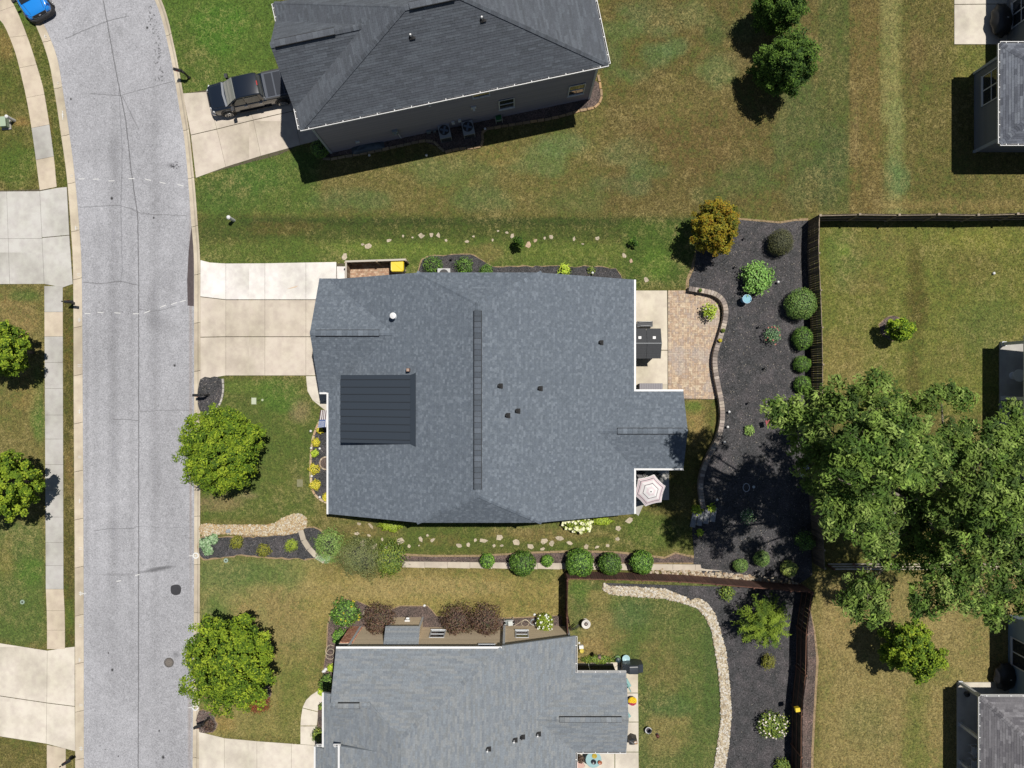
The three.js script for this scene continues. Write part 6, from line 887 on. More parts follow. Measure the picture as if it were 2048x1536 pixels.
{ // pickup truck, heading left; local +x is forward
  const fr = P(458.6, 226.6, .4), d = V(-.978, 0, .206), n = V(-.206, 0, -.978); const front = V(fr.x, 0, fr.z).addScaledVector(V(.206, 0, .978), -.93), mid = front.clone().addScaledVector(d, -1.86);
  const t = thing('pickup_truck', 'black pickup truck with folding bed cover parked on the upper driveway', 'pickup truck', [mid.x, .03, mid.z], Math.PI + Math.atan2(.206, .978));
  const paint = new THREE.MeshPhysicalMaterial({ color: col([.006, .010, .019]), roughness: .3, clearcoat: 1, clearcoatRoughness: .04 }), glassT = new THREE.MeshPhysicalMaterial({ color: col([.05, .055, .05]), roughness: .05, clearcoat: 1 });
  part('body', loft([[2.86, .82, .80, .48, .86, .1], [2.78, .93, .88, .42, 1.0, .14], [2.5, .98, .94, .40, 1.10, .16], [1.2, .99, .96, .40, 1.17, .14], [1.0, .99, .97, .40, 1.18, .1], [-1.0, .99, .97, .40, 1.18, .1], [-1.05, .99, .97, .40, 1.20, .08], [-2.85, .99, .97, .42, 1.20, .08], [-2.9, .96, .94, .46, 1.18, .08]]), paint, t);
  part('hood', loft([[2.72, .7, .62, .9, 1.03, .06], [2.5, .82, .76, .95, 1.14, .07], [1.6, .86, .8, 1.05, 1.225, .06], [1.5, .86, .8, 1.05, 1.215, .06]]), paint, t);
  part('cab', loft([[1.56, .90, .84, 1.1, 1.16, .03], [.84, .91, .74, 1.1, 1.80, .08], [.5, .92, .74, 1.1, 1.89, .1], [-.5, .92, .74, 1.1, 1.89, .1], [-.76, .92, .74, 1.1, 1.84, .1], [-.9, .92, .78, 1.1, 1.2, .05]]), paint, t);
  part('windshield', new MB().hex([V(1.60, 1.17, -.72), V(1.66, 1.17, 0), V(1.60, 1.17, .72), V(.82, 1.82, .70), V(.82, 1.82, -.70)], [V(1.64, 1.20, -.78), V(1.72, 1.20, 0), V(1.64, 1.20, .78), V(.86, 1.855, .70), V(.86, 1.855, -.70)]), new THREE.MeshPhysicalMaterial({ color: col([.2, .21, .2]), roughness: .12, clearcoat: 1 }), t);
  part('wiper_cowl', new MB().hex([V(1.74, 1.19, -.84), V(1.82, 1.19, 0), V(1.74, 1.19, .84), V(1.6, 1.2, .8), V(1.66, 1.2, 0), V(1.6, 1.2, -.8)], [V(1.74, 1.235, -.84), V(1.82, 1.24, 0), V(1.74, 1.235, .84), V(1.62, 1.24, .8), V(1.68, 1.24, 0), V(1.62, 1.24, -.8)]), std(D('8c9098'), .5), t);
  part('rear_window', new MB().hex([V(-.88, 1.25, -.72), V(-.88, 1.25, .72), V(-.77, 1.78, .66), V(-.77, 1.78, -.66)], [V(-.91, 1.25, -.72), V(-.91, 1.25, .72), V(-.8, 1.78, .66), V(-.8, 1.78, -.66)]), glassT, t);
  part('brake_light', new MB().box(-.77, 1.865, 0, .06, .04, .3), std([.35, .02, .02], .4), t);
  for (const s of [-1, 1]) {
    for (const [a, b2] of [[1.3, .38], [.3, -.6]]) part('side_window', new MB().hex([V(a, 1.22, s * .905), V(b2, 1.22, s * .905), V(b2, 1.74, s * .775), V(a - (a > .5 ? .5 : 0), 1.74, s * .775)], [V(a, 1.22, s * .925), V(b2, 1.22, s * .925), V(b2, 1.74, s * .795), V(a - (a > .5 ? .5 : 0), 1.74, s * .795)]), glassT, t);
    for (const [a, b2] of [[1.34, .34], [.31, -.68]]) { const dr = part('door', new MB().hex([V(a, .52, s * .985), V(b2, .52, s * .985), V(b2, 1.16, s * .965), V(a, 1.16, s * .965)], [V(a, .52, s * 1.0), V(b2, .52, s * 1.0), V(b2, 1.16, s * .985), V(a, 1.16, s * .985)]), paint, t); part('handle', new MB().box(b2 + .12, 1.05, s * 1.01, .2, .04, .05), M.chrome, dr); }
    const mr = part('mirror', new MB().box(1.26, 1.28, s * 1.12, .16, .24, .3), M.plasticBlack, t); part('mirror_cap', new MB().box(1.35, 1.29, s * 1.14, .03, .2, .26), M.chrome, mr);
    part('headlight', new MB().hex([V(2.86, .82, s * .55), V(2.6, .82, s * .95), V(2.6, 1.0, s * .93), V(2.82, 1.0, s * .55)], [V(2.9, .82, s * .55), V(2.66, .82, s * .98), V(2.66, 1.0, s * .95), V(2.86, 1.0, s * .55)]), std([.6, .62, .64], .15), t);
    part('wheel_arch', new MB().tube(V(1.86, .46, s * .9), V(1.86, .46, s * 1.005), .5, .5, 20).tube(V(-1.86, .46, s * .9), V(-1.86, .46, s * 1.005), .5, .5, 20), M.plasticBlack, t);
    wheel(t, 1.86, s * .9, .40, .26, s, rimSilver); wheel(t, -1.86, s * .9, .40, .26, s, rimSilver);
    part('running_board', new MB().box(0, .42, s * 1.02, 2.2, .05, .14), M.plasticBlack, t);
  }
  const cv = part('bed_cover', new MB().box(-1.93, 1.21, 0, 1.86, .05, 1.72), std(D('565c68'), .75), t);
  for (const [x, l] of [[-1.42, .48], [-2.0, .48], [-2.56, .46]]) part('cover_panel', new MB().box(x, 1.245, 0, l, .03, 1.52), std(D('2c313c'), .8), cv); 
  for (const z of [-.9, .9]) part('bed_rail', new MB().box(-1.95, 1.215, z, 1.86, .05, .1), M.plasticBlack, t);
  part('grille', new MB().box(2.88, .78, 0, .06, .3, 1.0), M.plasticBlack, t); part('front_bumper', loft([[2.98, .72, .72, .42, .62, .06], [2.9, .9, .9, .4, .66, .07], [2.7, .99, .99, .4, .66, .06]]), M.chrome, t);
}
{ // small blue car whose nose enters at the top left
  const q = P(92, 40, 0), f = V(.474, 0, .88), t = thing('parked_car', 'bright blue car parked at the kerb, cut by the top left corner', 'car', [q.x - f.x * 2.05, -.1, q.z - f.z * 2.05], Math.atan2(-f.z, f.x));
  const paint = new THREE.MeshPhysicalMaterial({ color: col([.012, .20, .62]), roughness: .25, clearcoat: 1, clearcoatRoughness: .05 });
  part('body', loft([[1.95, .78, .70, .34, .72, .14], [1.85, .86, .80, .28, .82, .18], [1.5, .90, .86, .26, .90, .18], [.9, .91, .88, .26, .98, .16], [-1.6, .91, .88, .26, 1.0, .14], [-2.0, .86, .82, .3, .95, .14]]), paint, t);
  part('cabin', loft([[1.0, .84, .8, .9, .97, .03], [.3, .84, .62, .9, 1.42, .1], [-.9, .84, .62, .9, 1.5, .12], [-1.9, .82, .68, .9, 1.0, .05]]), paint, t);
  part('windshield', new MB().hex([V(.98, .99, -.7), V(.98, .99, .7), V(.34, 1.4, .56), V(.34, 1.4, -.56)], [V(1.01, 1.0, -.7), V(1.01, 1.0, .7), V(.37, 1.42, .56), V(.37, 1.42, -.56)]), M.glass, t);
  part('front_bumper', loft([[2.12, .6, .56, .22, .46, .08], [2.02, .82, .78, .2, .56, .1], [1.8, .92, .9, .2, .58, .1], [1.5, .93, .92, .22, .5, .08]]), M.plasticBlack, t);
  part('grille', new MB().hex([V(1.93, .60, -.46), V(1.93, .60, .46), V(1.87, .76, .5), V(1.87, .76, -.5)], [V(1.99, .60, -.46), V(1.99, .60, .46), V(1.93, .78, .5), V(1.93, .78, -.5)]), M.plasticBlack, t);
  part('grille_trim', new MB().path([V(1.95, .80, -.52), V(2.01, .60, -.44), V(2.02, .57, 0), V(2.01, .60, .44), V(1.95, .80, .52)], .016), M.chrome, t); part('badge', new MB().box(1.985, .70, 0, .03, .1, .13), M.chrome, t);
  for (const s of [-1, 1]) { part('headlight', new MB().hex([V(1.9, .68, s * .52), V(1.62, .70, s * .86), V(1.58, .86, s * .83), V(1.86, .80, s * .54)], [V(1.95, .68, s * .52), V(1.68, .70, s * .9), V(1.62, .88, s * .86), V(1.9, .82, s * .54)]), std(D('2c4a9a'), .12), t); part('mirror', new MB().box(.62, 1.05, s * 1.0, .16, .15, .24), M.plasticBlack, t); wheel(t, 1.28, s * .82, .33, .22, s, rimSilver); wheel(t, -1.35, s * .82, .33, .22, s, rimSilver); part('door', new MB().box(-.2, .66, s * .905, 1.1, .5, .03), paint, t); }
  part('bonnet_line', new MB().path([V(1.78, .855, -.5), V(1.0, .985, -.62)], .012).path([V(1.78, .855, .5), V(1.0, .985, .62)], .012), M.plasticBlack, t);
}

// ---------- mailboxes ----------
function mailbox(label, px, py, turn) { // pixel of the foot
  const g = P(px, py), t = thing('mailbox', label, 'mailbox', [g.x, 0, g.z], turn, null), m = M.black;
  part('post', new MB().box(0, .55, 0, .1, 1.1, .1).box(0, 1.32, 0, .07, .1, .07), m, t); part('post_base', new MB().box(0, .09, 0, .18, .18, .18, 0, null, .8), m, t); part('arm', new MB().box(-.2, .98, 0, .62, .06, .06).beam(V(-.02, .62, 0), V(-.34, .95, 0), .045, .045), m, t);
  const bx = new MB(), ring = (x) => Array.from({ length: 9 }, (_, i) => { const a = i / 8 * Math.PI; return V(x, 1.13 + Math.sin(a) * .1, Math.cos(a) * .09); }).concat([V(x, 1.01, -.09), V(x, 1.01, .09)]); bx.hex(ring(-.56), ring(-.04)); const b = part('box', bx, m, t); part('door', new MB().box(-.575, 1.11, 0, .02, .2, .16), M.plasticBlack, b); part('flag', new MB().box(-.3, 1.17, .105, .16, .06, .015), std([.2, .02, .02], .5), b);
  return t;
}
mailbox('black mailbox by the right kerb near the pickup', 379, 156, -.25); mailbox('black mailbox on the left verge below the grey driveway', 148, 607, Math.PI); mailbox('black mailbox in the small mulch bed by the centre driveway', 417, 790, 0); mailbox('black mailbox at the corner of the lower driveway', 418, 1435, .35); mailbox('black mailbox cut by the bottom edge at the left kerb', 144, 1513, Math.PI + .5);

// ---------- things round the centre house ----------
{ const g = P(468, 441), t = thing('utility_pedestal', 'white utility post standing alone in the upper lawn', 'utility post', [g.x, 0, g.z]); part('post', new MB().tube(V(0, 0, 0), V(0, .95, 0), .11, .11, 14), M.white, t); part('cap', new MB().lathe(0, .9, 0, [[.135, 0], [.135, .1], [.07, .17], [0, .18]], 14), M.white, t); }
{ const g = P(14, 248), t = thing('transformer_box', 'pale green utility box in the left lawn', 'utility box', [g.x, 0, g.z], .08); part('pad', new MB().box(0, .04, 0, .62, .1, .82), M.concSide, t); part('cabinet', new MB().box(0, .28, 0, .46, .4, .62, 0, null, .96), std(D('a4b89c'), .6), t); part('lid', new MB().box(0, .5, 0, .5, .04, .66), std(D('b0c4a8'), .6), t);
  const g2 = P(22, 240), u = thing('utility_pedestal', 'short white capped post beside the pale green utility box', 'utility post', [g2.x + .25, 0, g2.z + .05]); part('post', new MB().tube(V(0, 0, 0), V(0, .8, 0), .1, .1, 14), M.white, u); part('cap', new MB().lathe(0, .76, 0, [[.12, 0], [.12, .08], [.06, .14], [0, .15]], 14), M.white, u); }
{ const g = P(508, 802), t = thing('meter_cover', 'small pale square meter cover in the front lawn', 'utility cover', [g.x, 0, g.z]); part('frame', new MB().box(0, .015, 0, .34, .04, .46), std(D('b8c0a4'), .8), t); part('lid', new MB().box(0, .03, 0, .28, .03, .4), std(D('c8d0b8'), .8), t); const g2 = P(525, 800), u = thing('cleanout_cap', 'tiny round pale cap right of the square meter cover', 'utility cover', [g2.x, 0, g2.z]); part('cap', new MB().lathe(0, 0, 0, [[0, .04], [.07, .04], [.085, .02], [.085, 0]], 12), std(D('b8c4a0'), .7), u); }
for (const [x, y, w] of [[452, 1121, 'in the lawn below the lower mulch bed'], [45, 1204, 'in the left lawn near the bottom']]) { const g = P(x, y), t = thing('valve_cover', 'round grey green valve cover, ' + w, 'utility cover', [g.x, 0, g.z]); part('ring', new MB().lathe(0, 0, 0, [[.06, .03], [.15, .03], [.16, 0]], 16), std(D('9cb0a0'), .7), t); part('lid', new MB().lathe(0, 0, 0, [[0, .02], [.06, .02]], 10), M.plasticBlack, t); }
part('cover', new MB().box(0, .012, 0, .4, .03, .5).geo(), std(D('8c8a6a'), .9), thing('meter_cover', 'dull sunken cover in the front lawn near the yellow shrubs', 'utility cover', P(600, 966)));
{ // walled bin enclosure
  const t = thing('bin_enclosure', 'wooden screened bin corner beside the upper garage wall', 'enclosure'), wd = ['b8a088', 'a48c74', 'c8b49c'].map((h) => std(D(h), .9, { map: grain }));
  const a = P(690, 523, 1.25), b = P(812, 519, 1.25); const n = 30; for (let k = 0; k < n; k++) { const p = a.clone().lerp(b, (k + .5) / n); part('board', new MB().box(p.x, .62, p.z, a.distanceTo(b) / n - .008, 1.22, .03), wd[k % 3], t); }
  for (const f of [0, .52, 1]) { const p = a.clone().lerp(b, f); part('post', new MB().box(p.x, .64, p.z + .06, .1, 1.3, .1), wd[2], t); } part('top_rail', new MB().beam(V(a.x, 1.25, a.z), V(b.x, 1.25, b.z), .12, .04), std(D('cfc6ba'), .8), t); part('rail', new MB().beam(V(a.x, .5, a.z + .05), V(b.x, .5, b.z + .05), .05, .09), wd[1], t);
  const c = P(692, 525, 1.25), dd = V(c.x, 0, c.z + 1.6); for (let k = 0; k < 11; k++) { const p = c.clone().setY(0).lerp(dd, (k + .5) / 11); part('board', new MB().box(p.x, .62, p.z, .03, 1.22, .137), wd[(k + 1) % 3], t); } part('side_rail', new MB().box(c.x, 1.25, c.z + .8, .1, .04, 1.65), std(D('cfc6ba'), .8), t);
  const fl = structure('paved_floor'), bc = ['d8b496', 'cda488', 'e2c4a8', 'c49a80'].map((h) => D(h)), pb = new MB(), o = G(697, 533); for (let j = 0; j < 10; j++) for (let i = 0; i < 24; i++) pb.box(o[0] + i * .165 + (j % 2) * .08, .012, o[1] - .1 + j * .125, .157, .06, .117, 0, vary(pick(bc), .1)); part('pavers', pb, M.stone, fl, 'stuff'); }
{ const g = P(787, 541, 0), t = thing('wheelie_bin', 'grey bin with a bright yellow lid by the garage wall', 'bin', [g.x + .42, 0, g.z - .62 + .45]); part('body', new MB().box(0, .52, 0, .82, .98, .78, 0, null, 1), std(D('5c5c5c'), .6), t); part('lid', new MB().hex([V(-.45, 1.02, -.32), V(-.36, 1.02, -.42), V(.36, 1.02, -.42), V(.45, 1.02, -.32), V(.45, 1.02, .32), V(.36, 1.02, .42), V(-.36, 1.02, .42), V(-.45, 1.02, .32)], [V(-.40, 1.1, -.30), V(-.34, 1.11, -.37), V(.34, 1.11, -.37), V(.40, 1.1, -.30), V(.40, 1.1, .30), V(.34, 1.09, .38), V(-.34, 1.09, .38), V(-.40, 1.1, .30)]), std([.62, .46, .01], .45), t); part('handle', new MB().tube(V(-.46, 1.0, -.3), V(-.46, 1.0, .3), .025, .025, 8), M.plasticBlack, t); for (const z of [-.34, .34]) part('wheel', new MB().tube(V(-.4, .13, z - .03), V(-.4, .13, z + .03), .13, .13, 14), M.rubber, t); }
{ const p = P(888, 541, .7), t = thing('air_conditioner', 'grey air conditioner tucked under the upper roof edge of the centre house', 'air conditioner', [p.x, 0, p.z + .25]); part('casing', new MB().box(0, .42, 0, .85, .8, .75), std(D('c4c4c4'), .5), t); part('fan_guard', new MB().lathe(0, .82, 0, [[.05, .02], [.3, .02], [.32, 0]], 18), M.plasticBlack, t); }
// patio things
{ const a = P(1297, 690, 2.3), t = thing('garden_shed', 'small dark grey shed with two white skylights on the patio', 'shed'), zr = P(0, 686.5, 2.35).z, x0 = P(1268, 0, 2.1).x - .1, x1 = P(1322, 0, 2.1).x, zn = P(0, 657, 2.0).z, zs = P(0, 717, 2.0).z, wl = std(D('7c7872'), .8), rf = std(D('4a4c50'), .85, { map: tiled(grainT, .5) });
  part('wall', new MB().box((x0 + x1) / 2 - .08, 1.0, (zn + zs) / 2, x1 - x0 - .22, 1.98, zs - zn - .24), wl, t); part('gable', new MB().hex([V(x1 - .2, 1.95, zn + .12), V(x1 - .2, 1.95, zs - .12), V(x1 - .2, 2.3, zr)], [V(x1 - .16, 1.95, zn + .12), V(x1 - .16, 1.95, zs - .12), V(x1 - .16, 2.3, zr)]), wl, t);
  const xm = (x0 + x1) / 2 - .02; for (const [a0, b0] of [[x0, xm - .008], [xm + .008, x1]]) for (const s of [0, 1]) { const ze = s ? zs : zn, m = new MB(), n = 9; for (let k = 0; k < n; k++) { const f0 = k / n, f1 = (k + 1) / n, y0 = lerp(2.0, 2.36, f0), y1 = lerp(2.0, 2.36, f1), q0 = lerp(ze, zr, f0), q1 = lerp(ze, zr, f1); m.hex([V(a0, y0, q0), V(b0, y0, q0), V(b0, y1, q1), V(a0, y1, q1)], [V(a0, y0 + .03, q0), V(b0, y0 + .03, q0), V(b0, y1 + .012, q1), V(a0, y1 + .012, q1)]); } const rp = part('roof_panel', m, rf, t); if (!s) part('skylight', new MB().box((a0 + b0) / 2, 2.25, lerp(zn, zr, .62), .19, .06, .17), M.white, rp); }
  part('ridge_cap', new MB().beam(V(x0, 2.385, zr), V(x1 + .01, 2.385, zr), .05, .03), std(D('8c9094'), .6), t); for (const z of [zs - .11]) { for (const s of [-1, 1]) part('door', new MB().box(xm + s * .42, 1.0, z, .8, 1.8, .03), std(D('8a857c'), .8), t); } }
{ const p = P(1290, 648, .5), t = thing('storage_bench', 'black wire framed bench above the patio shed', 'bench', [p.x, .045, p.z]); part('seat', new MB().box(0, .42, 0, 1.05, .05, .36), std(D('2c3038'), .6), t); part('frame', new MB().path([V(-.52, .46, -.18), V(-.4, .62, -.12), V(.42, .62, -.16), V(.54, .46, -.2)], .012).path([V(-.52, .46, .2), V(-.3, .56, .14), V(.3, .56, .12), V(.54, .46, .2)], .012), std(D('c8ccd0'), .4), t); for (const [x, z] of [[-.5, -.15], [-.5, .15], [.5, -.15], [.5, .15]]) part('leg', new MB().box(x, .21, z, .04, .42, .04), M.black, t); }
{ const p = P(1301, 776, .55), t = thing('deck_box', 'grey slatted deck box in the corner of the patio', 'storage box', [p.x, .045, p.z + .02]); part('body', new MB().box(0, .28, 0, 1.5, .55, .62), std(D('5c5860'), .75), t); const lid = part('lid', new MB().box(.02, .57, 0, 1.56, .04, .68), std(D('8c8890'), .7), t); for (let k = 0; k < 13; k++) part('slat', new MB().box(-.7 + k * .118, .6, 0, .1, .03, .66), std(D('9a969c'), .7), lid); }
{ const g = P(1493, 597, .7), y = groundY(g.x, g.z), t = thing('birdbath', 'light blue birdbath in the dark mulch bed', 'birdbath', [g.x - .12, y, g.z + .08]), m = std(D('7cb4d0'), .4), w = new THREE.MeshPhysicalMaterial({ color: col(D('9cd0e0')), roughness: .06, clearcoat: 1 }); part('pedestal', new MB().lathe(0, 0, 0, [[.2, 0], [.16, .05], [.07, .15], [.06, .5], [.12, .62]], 18), m, t); part('bowl', new MB().lathe(0, 0, 0, [[.1, .6], [.26, .66], [.3, .74], [.27, .74], [.2, .69]], 24), m, t); part('water', new MB().lathe(0, 0, 0, [[0, .71], [.25, .71]], 24), w, t); part('bird', new MB().lathe(.27, .74, .1, [[0, 0], [.04, .02], [.03, .07], [0, .1]], 8), m, t); }
for (const [x, y, m, w] of [[1400, 581, 'holly', 'near the upper end of the wall'], [1446, 661, 'mix', 'upper of two at the wall bend'], [1440, 681, 'yellow', 'lower of two at the wall bend']]) { const g = P(x, y, .66), t = thing('potted_plant', 'small potted plant on the retaining wall, ' + w, 'potted plant', [g.x, .55, g.z]); part('pot', new MB().lathe(0, 0, 0, [[0, 0], [.07, 0], [.115, .15], [.13, .15], [.125, .18], [.09, .16], [0, .15]], 14), M.terracotta, t); const lv = new Leaves(), ks = palc(m, 1.1); for (let i = 0; i < 90; i++) { const d = dirUp(0), q = Math.pow(rnd(), .5) * .13; lv.leaf(d[0] * q, .17 + d[1] * q, d[2] * q, d[0] + gauss() * .4, 1, d[2] + gauss() * .4, .08, .025, vary(pick(ks), .2)); } part('foliage', lv.geo(), M.shrubLeaf, t); }
{ // striped parasol
  const c = P(1301, 982, 2.45), t = thing('patio_umbrella', 'hexagonal white parasol with pink and dark stripes on the small patio', 'umbrella', [c.x, .05, c.z]), R = 1.09;
  const cs = ['f8f6f6', 'f0e2e6', 'f8f6f6', '4a404a', 'f6eef0', 'f8f6f6', 'ecd6dc', '4a404a', 'f8f2f4', 'e8ccd4', 'f8f4f4'].map((h) => D(h, .98)), st = [0, .16, .30, .455, .492, .58, .68, .775, .815, .86, .93, 1], at = (f, a) => V(Math.cos(a) * R * f, 2.62 - .5 * Math.pow(f, 1.25), Math.sin(a) * R * f), m = new MB();
  for (let k = 0; k < 6; k++) { const a = k / 6 * 6.2832 - .26, b = (k + 1) / 6 * 6.2832 - .26, u = 6; for (let s = 0; s < st.length - 1; s++) for (let i = 0; i < u; i++) { const q = (f, t0) => { const p = at(f, a).lerp(at(f, b), t0), sag = 1 - .055 * f * 4 * t0 * (1 - t0) * f; return V(p.x * sag, p.y + .0, p.z * sag); }; m.quad(q(st[s], i / u), q(st[s + 1], i / u), q(st[s + 1], (i + 1) / u), q(st[s], (i + 1) / u), cs[s]); } part('rib', new MB().path([at(.02, a).add(V(0, -.02, 0)), at(.5, a).add(V(0, -.025, 0)), at(1, a).add(V(0, -.02, 0))], .011, 5), std(D('8c8488'), .5), t); }
  part('canopy', m, std([1, 1, 1], .9, { vertexColors: true, side: THREE.DoubleSide }), t); part('pole', new MB().tube(V(0, 0, 0), V(0, 2.66, 0), .024, .024, 8), std(D('8c8488'), .4), t); part('finial', new MB().lathe(0, 2.6, 0, [[.0, .1], [.035, .06], [.035, .02], [0, 0]], 10), M.plasticBlack, t); part('base', new MB().lathe(0, 0, 0, [[0, .1], [.1, .1], [.26, .04], [.27, 0]], 20), M.plasticBlack, t);
  const g = thing('patio_table', 'dark patio table under the striped parasol', 'table', [c.x, .05, c.z]); part('tabletop', new MB().lathe(0, .7, 0, [[.04, .03], [.55, .03], [.55, 0], [.04, 0]], 26), std(D('4c4a4c'), .5), g); for (let k = 0; k < 4; k++) part('leg', new MB().tube(V(Math.cos(k * 1.57 + .8) * .42, 0, Math.sin(k * 1.57 + .8) * .42), V(Math.cos(k * 1.57 + .8) * .36, .7, Math.sin(k * 1.57 + .8) * .36), .02, .02, 6), M.black, g);
  for (const [x, y, a, w] of [[1282, 950, .9, 'left of the parasol under the roof corner'], [1312, 952, .85, 'upper right of the parasol']]) { const p = P(x, y, .6), h = thing('patio_chair', 'black metal patio chair, ' + w, 'chair', [p.x, .05, p.z], -a); part('seat', new MB().box(0, .42, 0, .46, .04, .46), std(D('6c6a6c'), .7), h); part('backrest', new MB().beam(V(-.24, .88, -.23), V(.24, .88, -.23), .04, .04).beam(V(-.2, .44, -.22), V(-.22, .88, -.23), .03, .03).beam(V(.2, .44, -.22), V(.22, .88, -.23), .03, .03).beam(V(0, .44, -.22), V(0, .88, -.23), .2, .015), M.black, h); for (const s of [-1, 1]) { part('armrest', new MB().beam(V(s * .25, .64, -.24), V(s * .25, .62, .24), .05, .03), M.black, h); part('leg', new MB().tube(V(s * .23, 0, .22), V(s * .24, .62, .22), .015, .015, 6), M.black, h); part('leg', new MB().tube(V(s * .23, 0, -.24), V(s * .22, .5, -.22), .015, .015, 6), M.black, h); } }
  const pt = structure('patio'); slab(pt, [[1240, 930], [1338, 930], [1338, 1000], [1240, 1000]], M.concSide, .045); slab(pt, [[1270, 1001], [1292, 1001], [1284, 1016], [1277, 1032], [1268, 1025]], M.concSide, .04); }
{ // flag on a slanted pole by the front eave
  const a = P(636, 855, 2.2), b = P(668, 853, 2.05), t = thing('flag', 'striped flag with a blue canton hanging at the front roof edge', 'flag'), d = b.clone().sub(a);
  part('pole', new MB().tube(a.clone().addScaledVector(d, -.05), b.clone().add(V(.1, -.2, 0)), .014, .014, 8), M.white, t);
  const W = 13, Hn = 18, len = 1.15, wid = .84, cl = new MB(), q = (i, j) => { const u = i / W, v = j / Hn; return a.clone().addScaledVector(d, u * wid / d.length()).add(V(.12 * v * (1 - u), -.16 * v + .03 * Math.sin(u * 14 + v * 3) * v, -len * v * (1 - .1 * u))); };
  for (let i = 0; i < W; i++) for (let j = 0; j < Hn; j++) cl.quad(q(i, j), q(i + 1, j), q(i + 1, j + 1), q(i, j + 1), i < 7 && j < 7.2 ? D('4c66a0') : i % 2 ? D('f0eeee') : D('6a4a50'));
  const cloth = part('cloth', cl, new THREE.MeshPhysicalMaterial({ color: 0xffffff, vertexColors: true, roughness: .85, transmission: .15, thickness: 0, side: THREE.DoubleSide }), t);
  const star = new MB(); for (let i = 0; i < 6; i++) for (let j = 0; j < 6; j++) { const p = q(.5 + i * 1.05, .6 + j * 1.12).add(V(0, .008, 0)); star.lathe(p.x, p.y, p.z, [[0, .002], [.022, .0]], 5); } part('stars', star, M.white, cloth); }
{ const p = P(653, 926), t = thing('round_planter', 'round stone planter half under the front roof edge', 'planter', [p.x, 0, p.z]); for (let k = 0; k < 18; k++) { const a = k / 18 * 6.283; part('edging_stone', new MB().box(Math.cos(a) * .42, .07, Math.sin(a) * .42, .1, .16, .142, -a, vary(D(pick(['c8b49c', 'b8a088', 'd4c4ac'])), .08)), M.stone, t); } part('soil', new MB().lathe(0, 0, 0, [[0, .1], [.37, .1]], 18), M.mulchB, t); }
// path and bed lights
const lightSpots = [[640, 897, 'white, among the yellow shrubs', 1], [622, 862, 'pale, at the top of the front bed edging', 1], [623, 896, 'pale, at the middle of the front bed edging', 1], [624, 952, 'white, below the largest yellow shrub', 1], [640, 994, 'tiny, at the bottom of the front bed', 1], [1485, 479, 'black, right of the autumn tree', 0], [1466, 536, 'black, left of the light green shrub', 0], [1551, 566, 'black with a white top, right of the light green shrub', 1], [1513, 655, 'black, left of the rose bush', 0], [1525, 737, 'black, in the middle of the mulch', 0], [1492, 806, 'black, nearest the oak shadow', 0], [902, 518, 'black, in the mulch curve above the roof', 0], [1000, 545, 'black, at the upper roof edge', 0], [1454, 823, 'pale, beside the wall at the oak shadow, upper', 1], [1451, 853, 'pale, beside the wall at the oak shadow, middle', 1], [1445, 883, 'pale, beside the wall at the oak shadow, lower', 1], [1430, 997, 'white, right of the lower wall end', 1], [1185, 546, 'white, at the upper right roof edge', 1], [853, 311, 'white, on the lawn by the shaded wall edging', 1], [739, 311, 'white, left along the shaded wall edging', 1], [970, 258, 'white, right of the upper air conditioners', 1]];
for (const [x, y, w, white] of lightSpots) { const g = P(x, y, .2), gy = groundY(g.x, g.z), t = thing('path_light', 'small garden light, ' + w, 'garden light', [g.x, gy, g.z]); part('stake', new MB().tube(V(0, 0, 0), V(0, .26, 0), .02, .02, 6), M.black, t); part('cap', new MB().lathe(0, .25, 0, [[.085, 0], [.08, .05], [.03, .1], [0, .1]], 12), white ? M.white : M.black, t); }
// ornaments lying in the oak's shade
{ const g = P(1488, 973), y = groundY(g.x, g.z), t = thing('wire_ornament', 'pale wire ring ornament lying in the shaded mulch', 'garden ornament', [g.x, y, g.z]); part('ring', (() => { const q = new THREE.TorusGeometry(.22, .025, 6, 24); q.rotateX(Math.PI / 2); q.scale(1, 1, 1.25); q.translate(0, .04, 0); return q; })(), std(D('c8ccd4'), .5), t); part('ball', new THREE.SphereGeometry(.1, 14, 10).translate(.48, .1, -.05), std(D('d0dce0'), .3), t); }
for (const [x, y, w, s] of [[1611, 935, 'upper', .2], [1603, 949, 'lower', .22]]) { const g = P(x, y), t = thing('garden_ornament', w + ' pale stone ornament in deep shade under the oak', 'garden ornament', [g.x, groundY(g.x, g.z), g.z]); part('stone', (() => { const q = pebble.clone(); q.scale(s, s * .7, s * .8); q.translate(0, s * .4, 0); return q; })(), std(D('e4e8ec'), .7), t); }
{ const g = P(1530, 845, .6), t = thing('garden_stake', 'small dark red ornament on a stake at the edge of the oak crown', 'garden ornament', [g.x, groundY(g.x, g.z), g.z]); part('stake', new MB().tube(V(0, 0, 0), V(0, .7, 0), .012, .012, 6), M.black, t); part('panel', new MB().box(0, .72, 0, .3, .05, .38, .2), std(D('9c2c3c'), .6), t); }
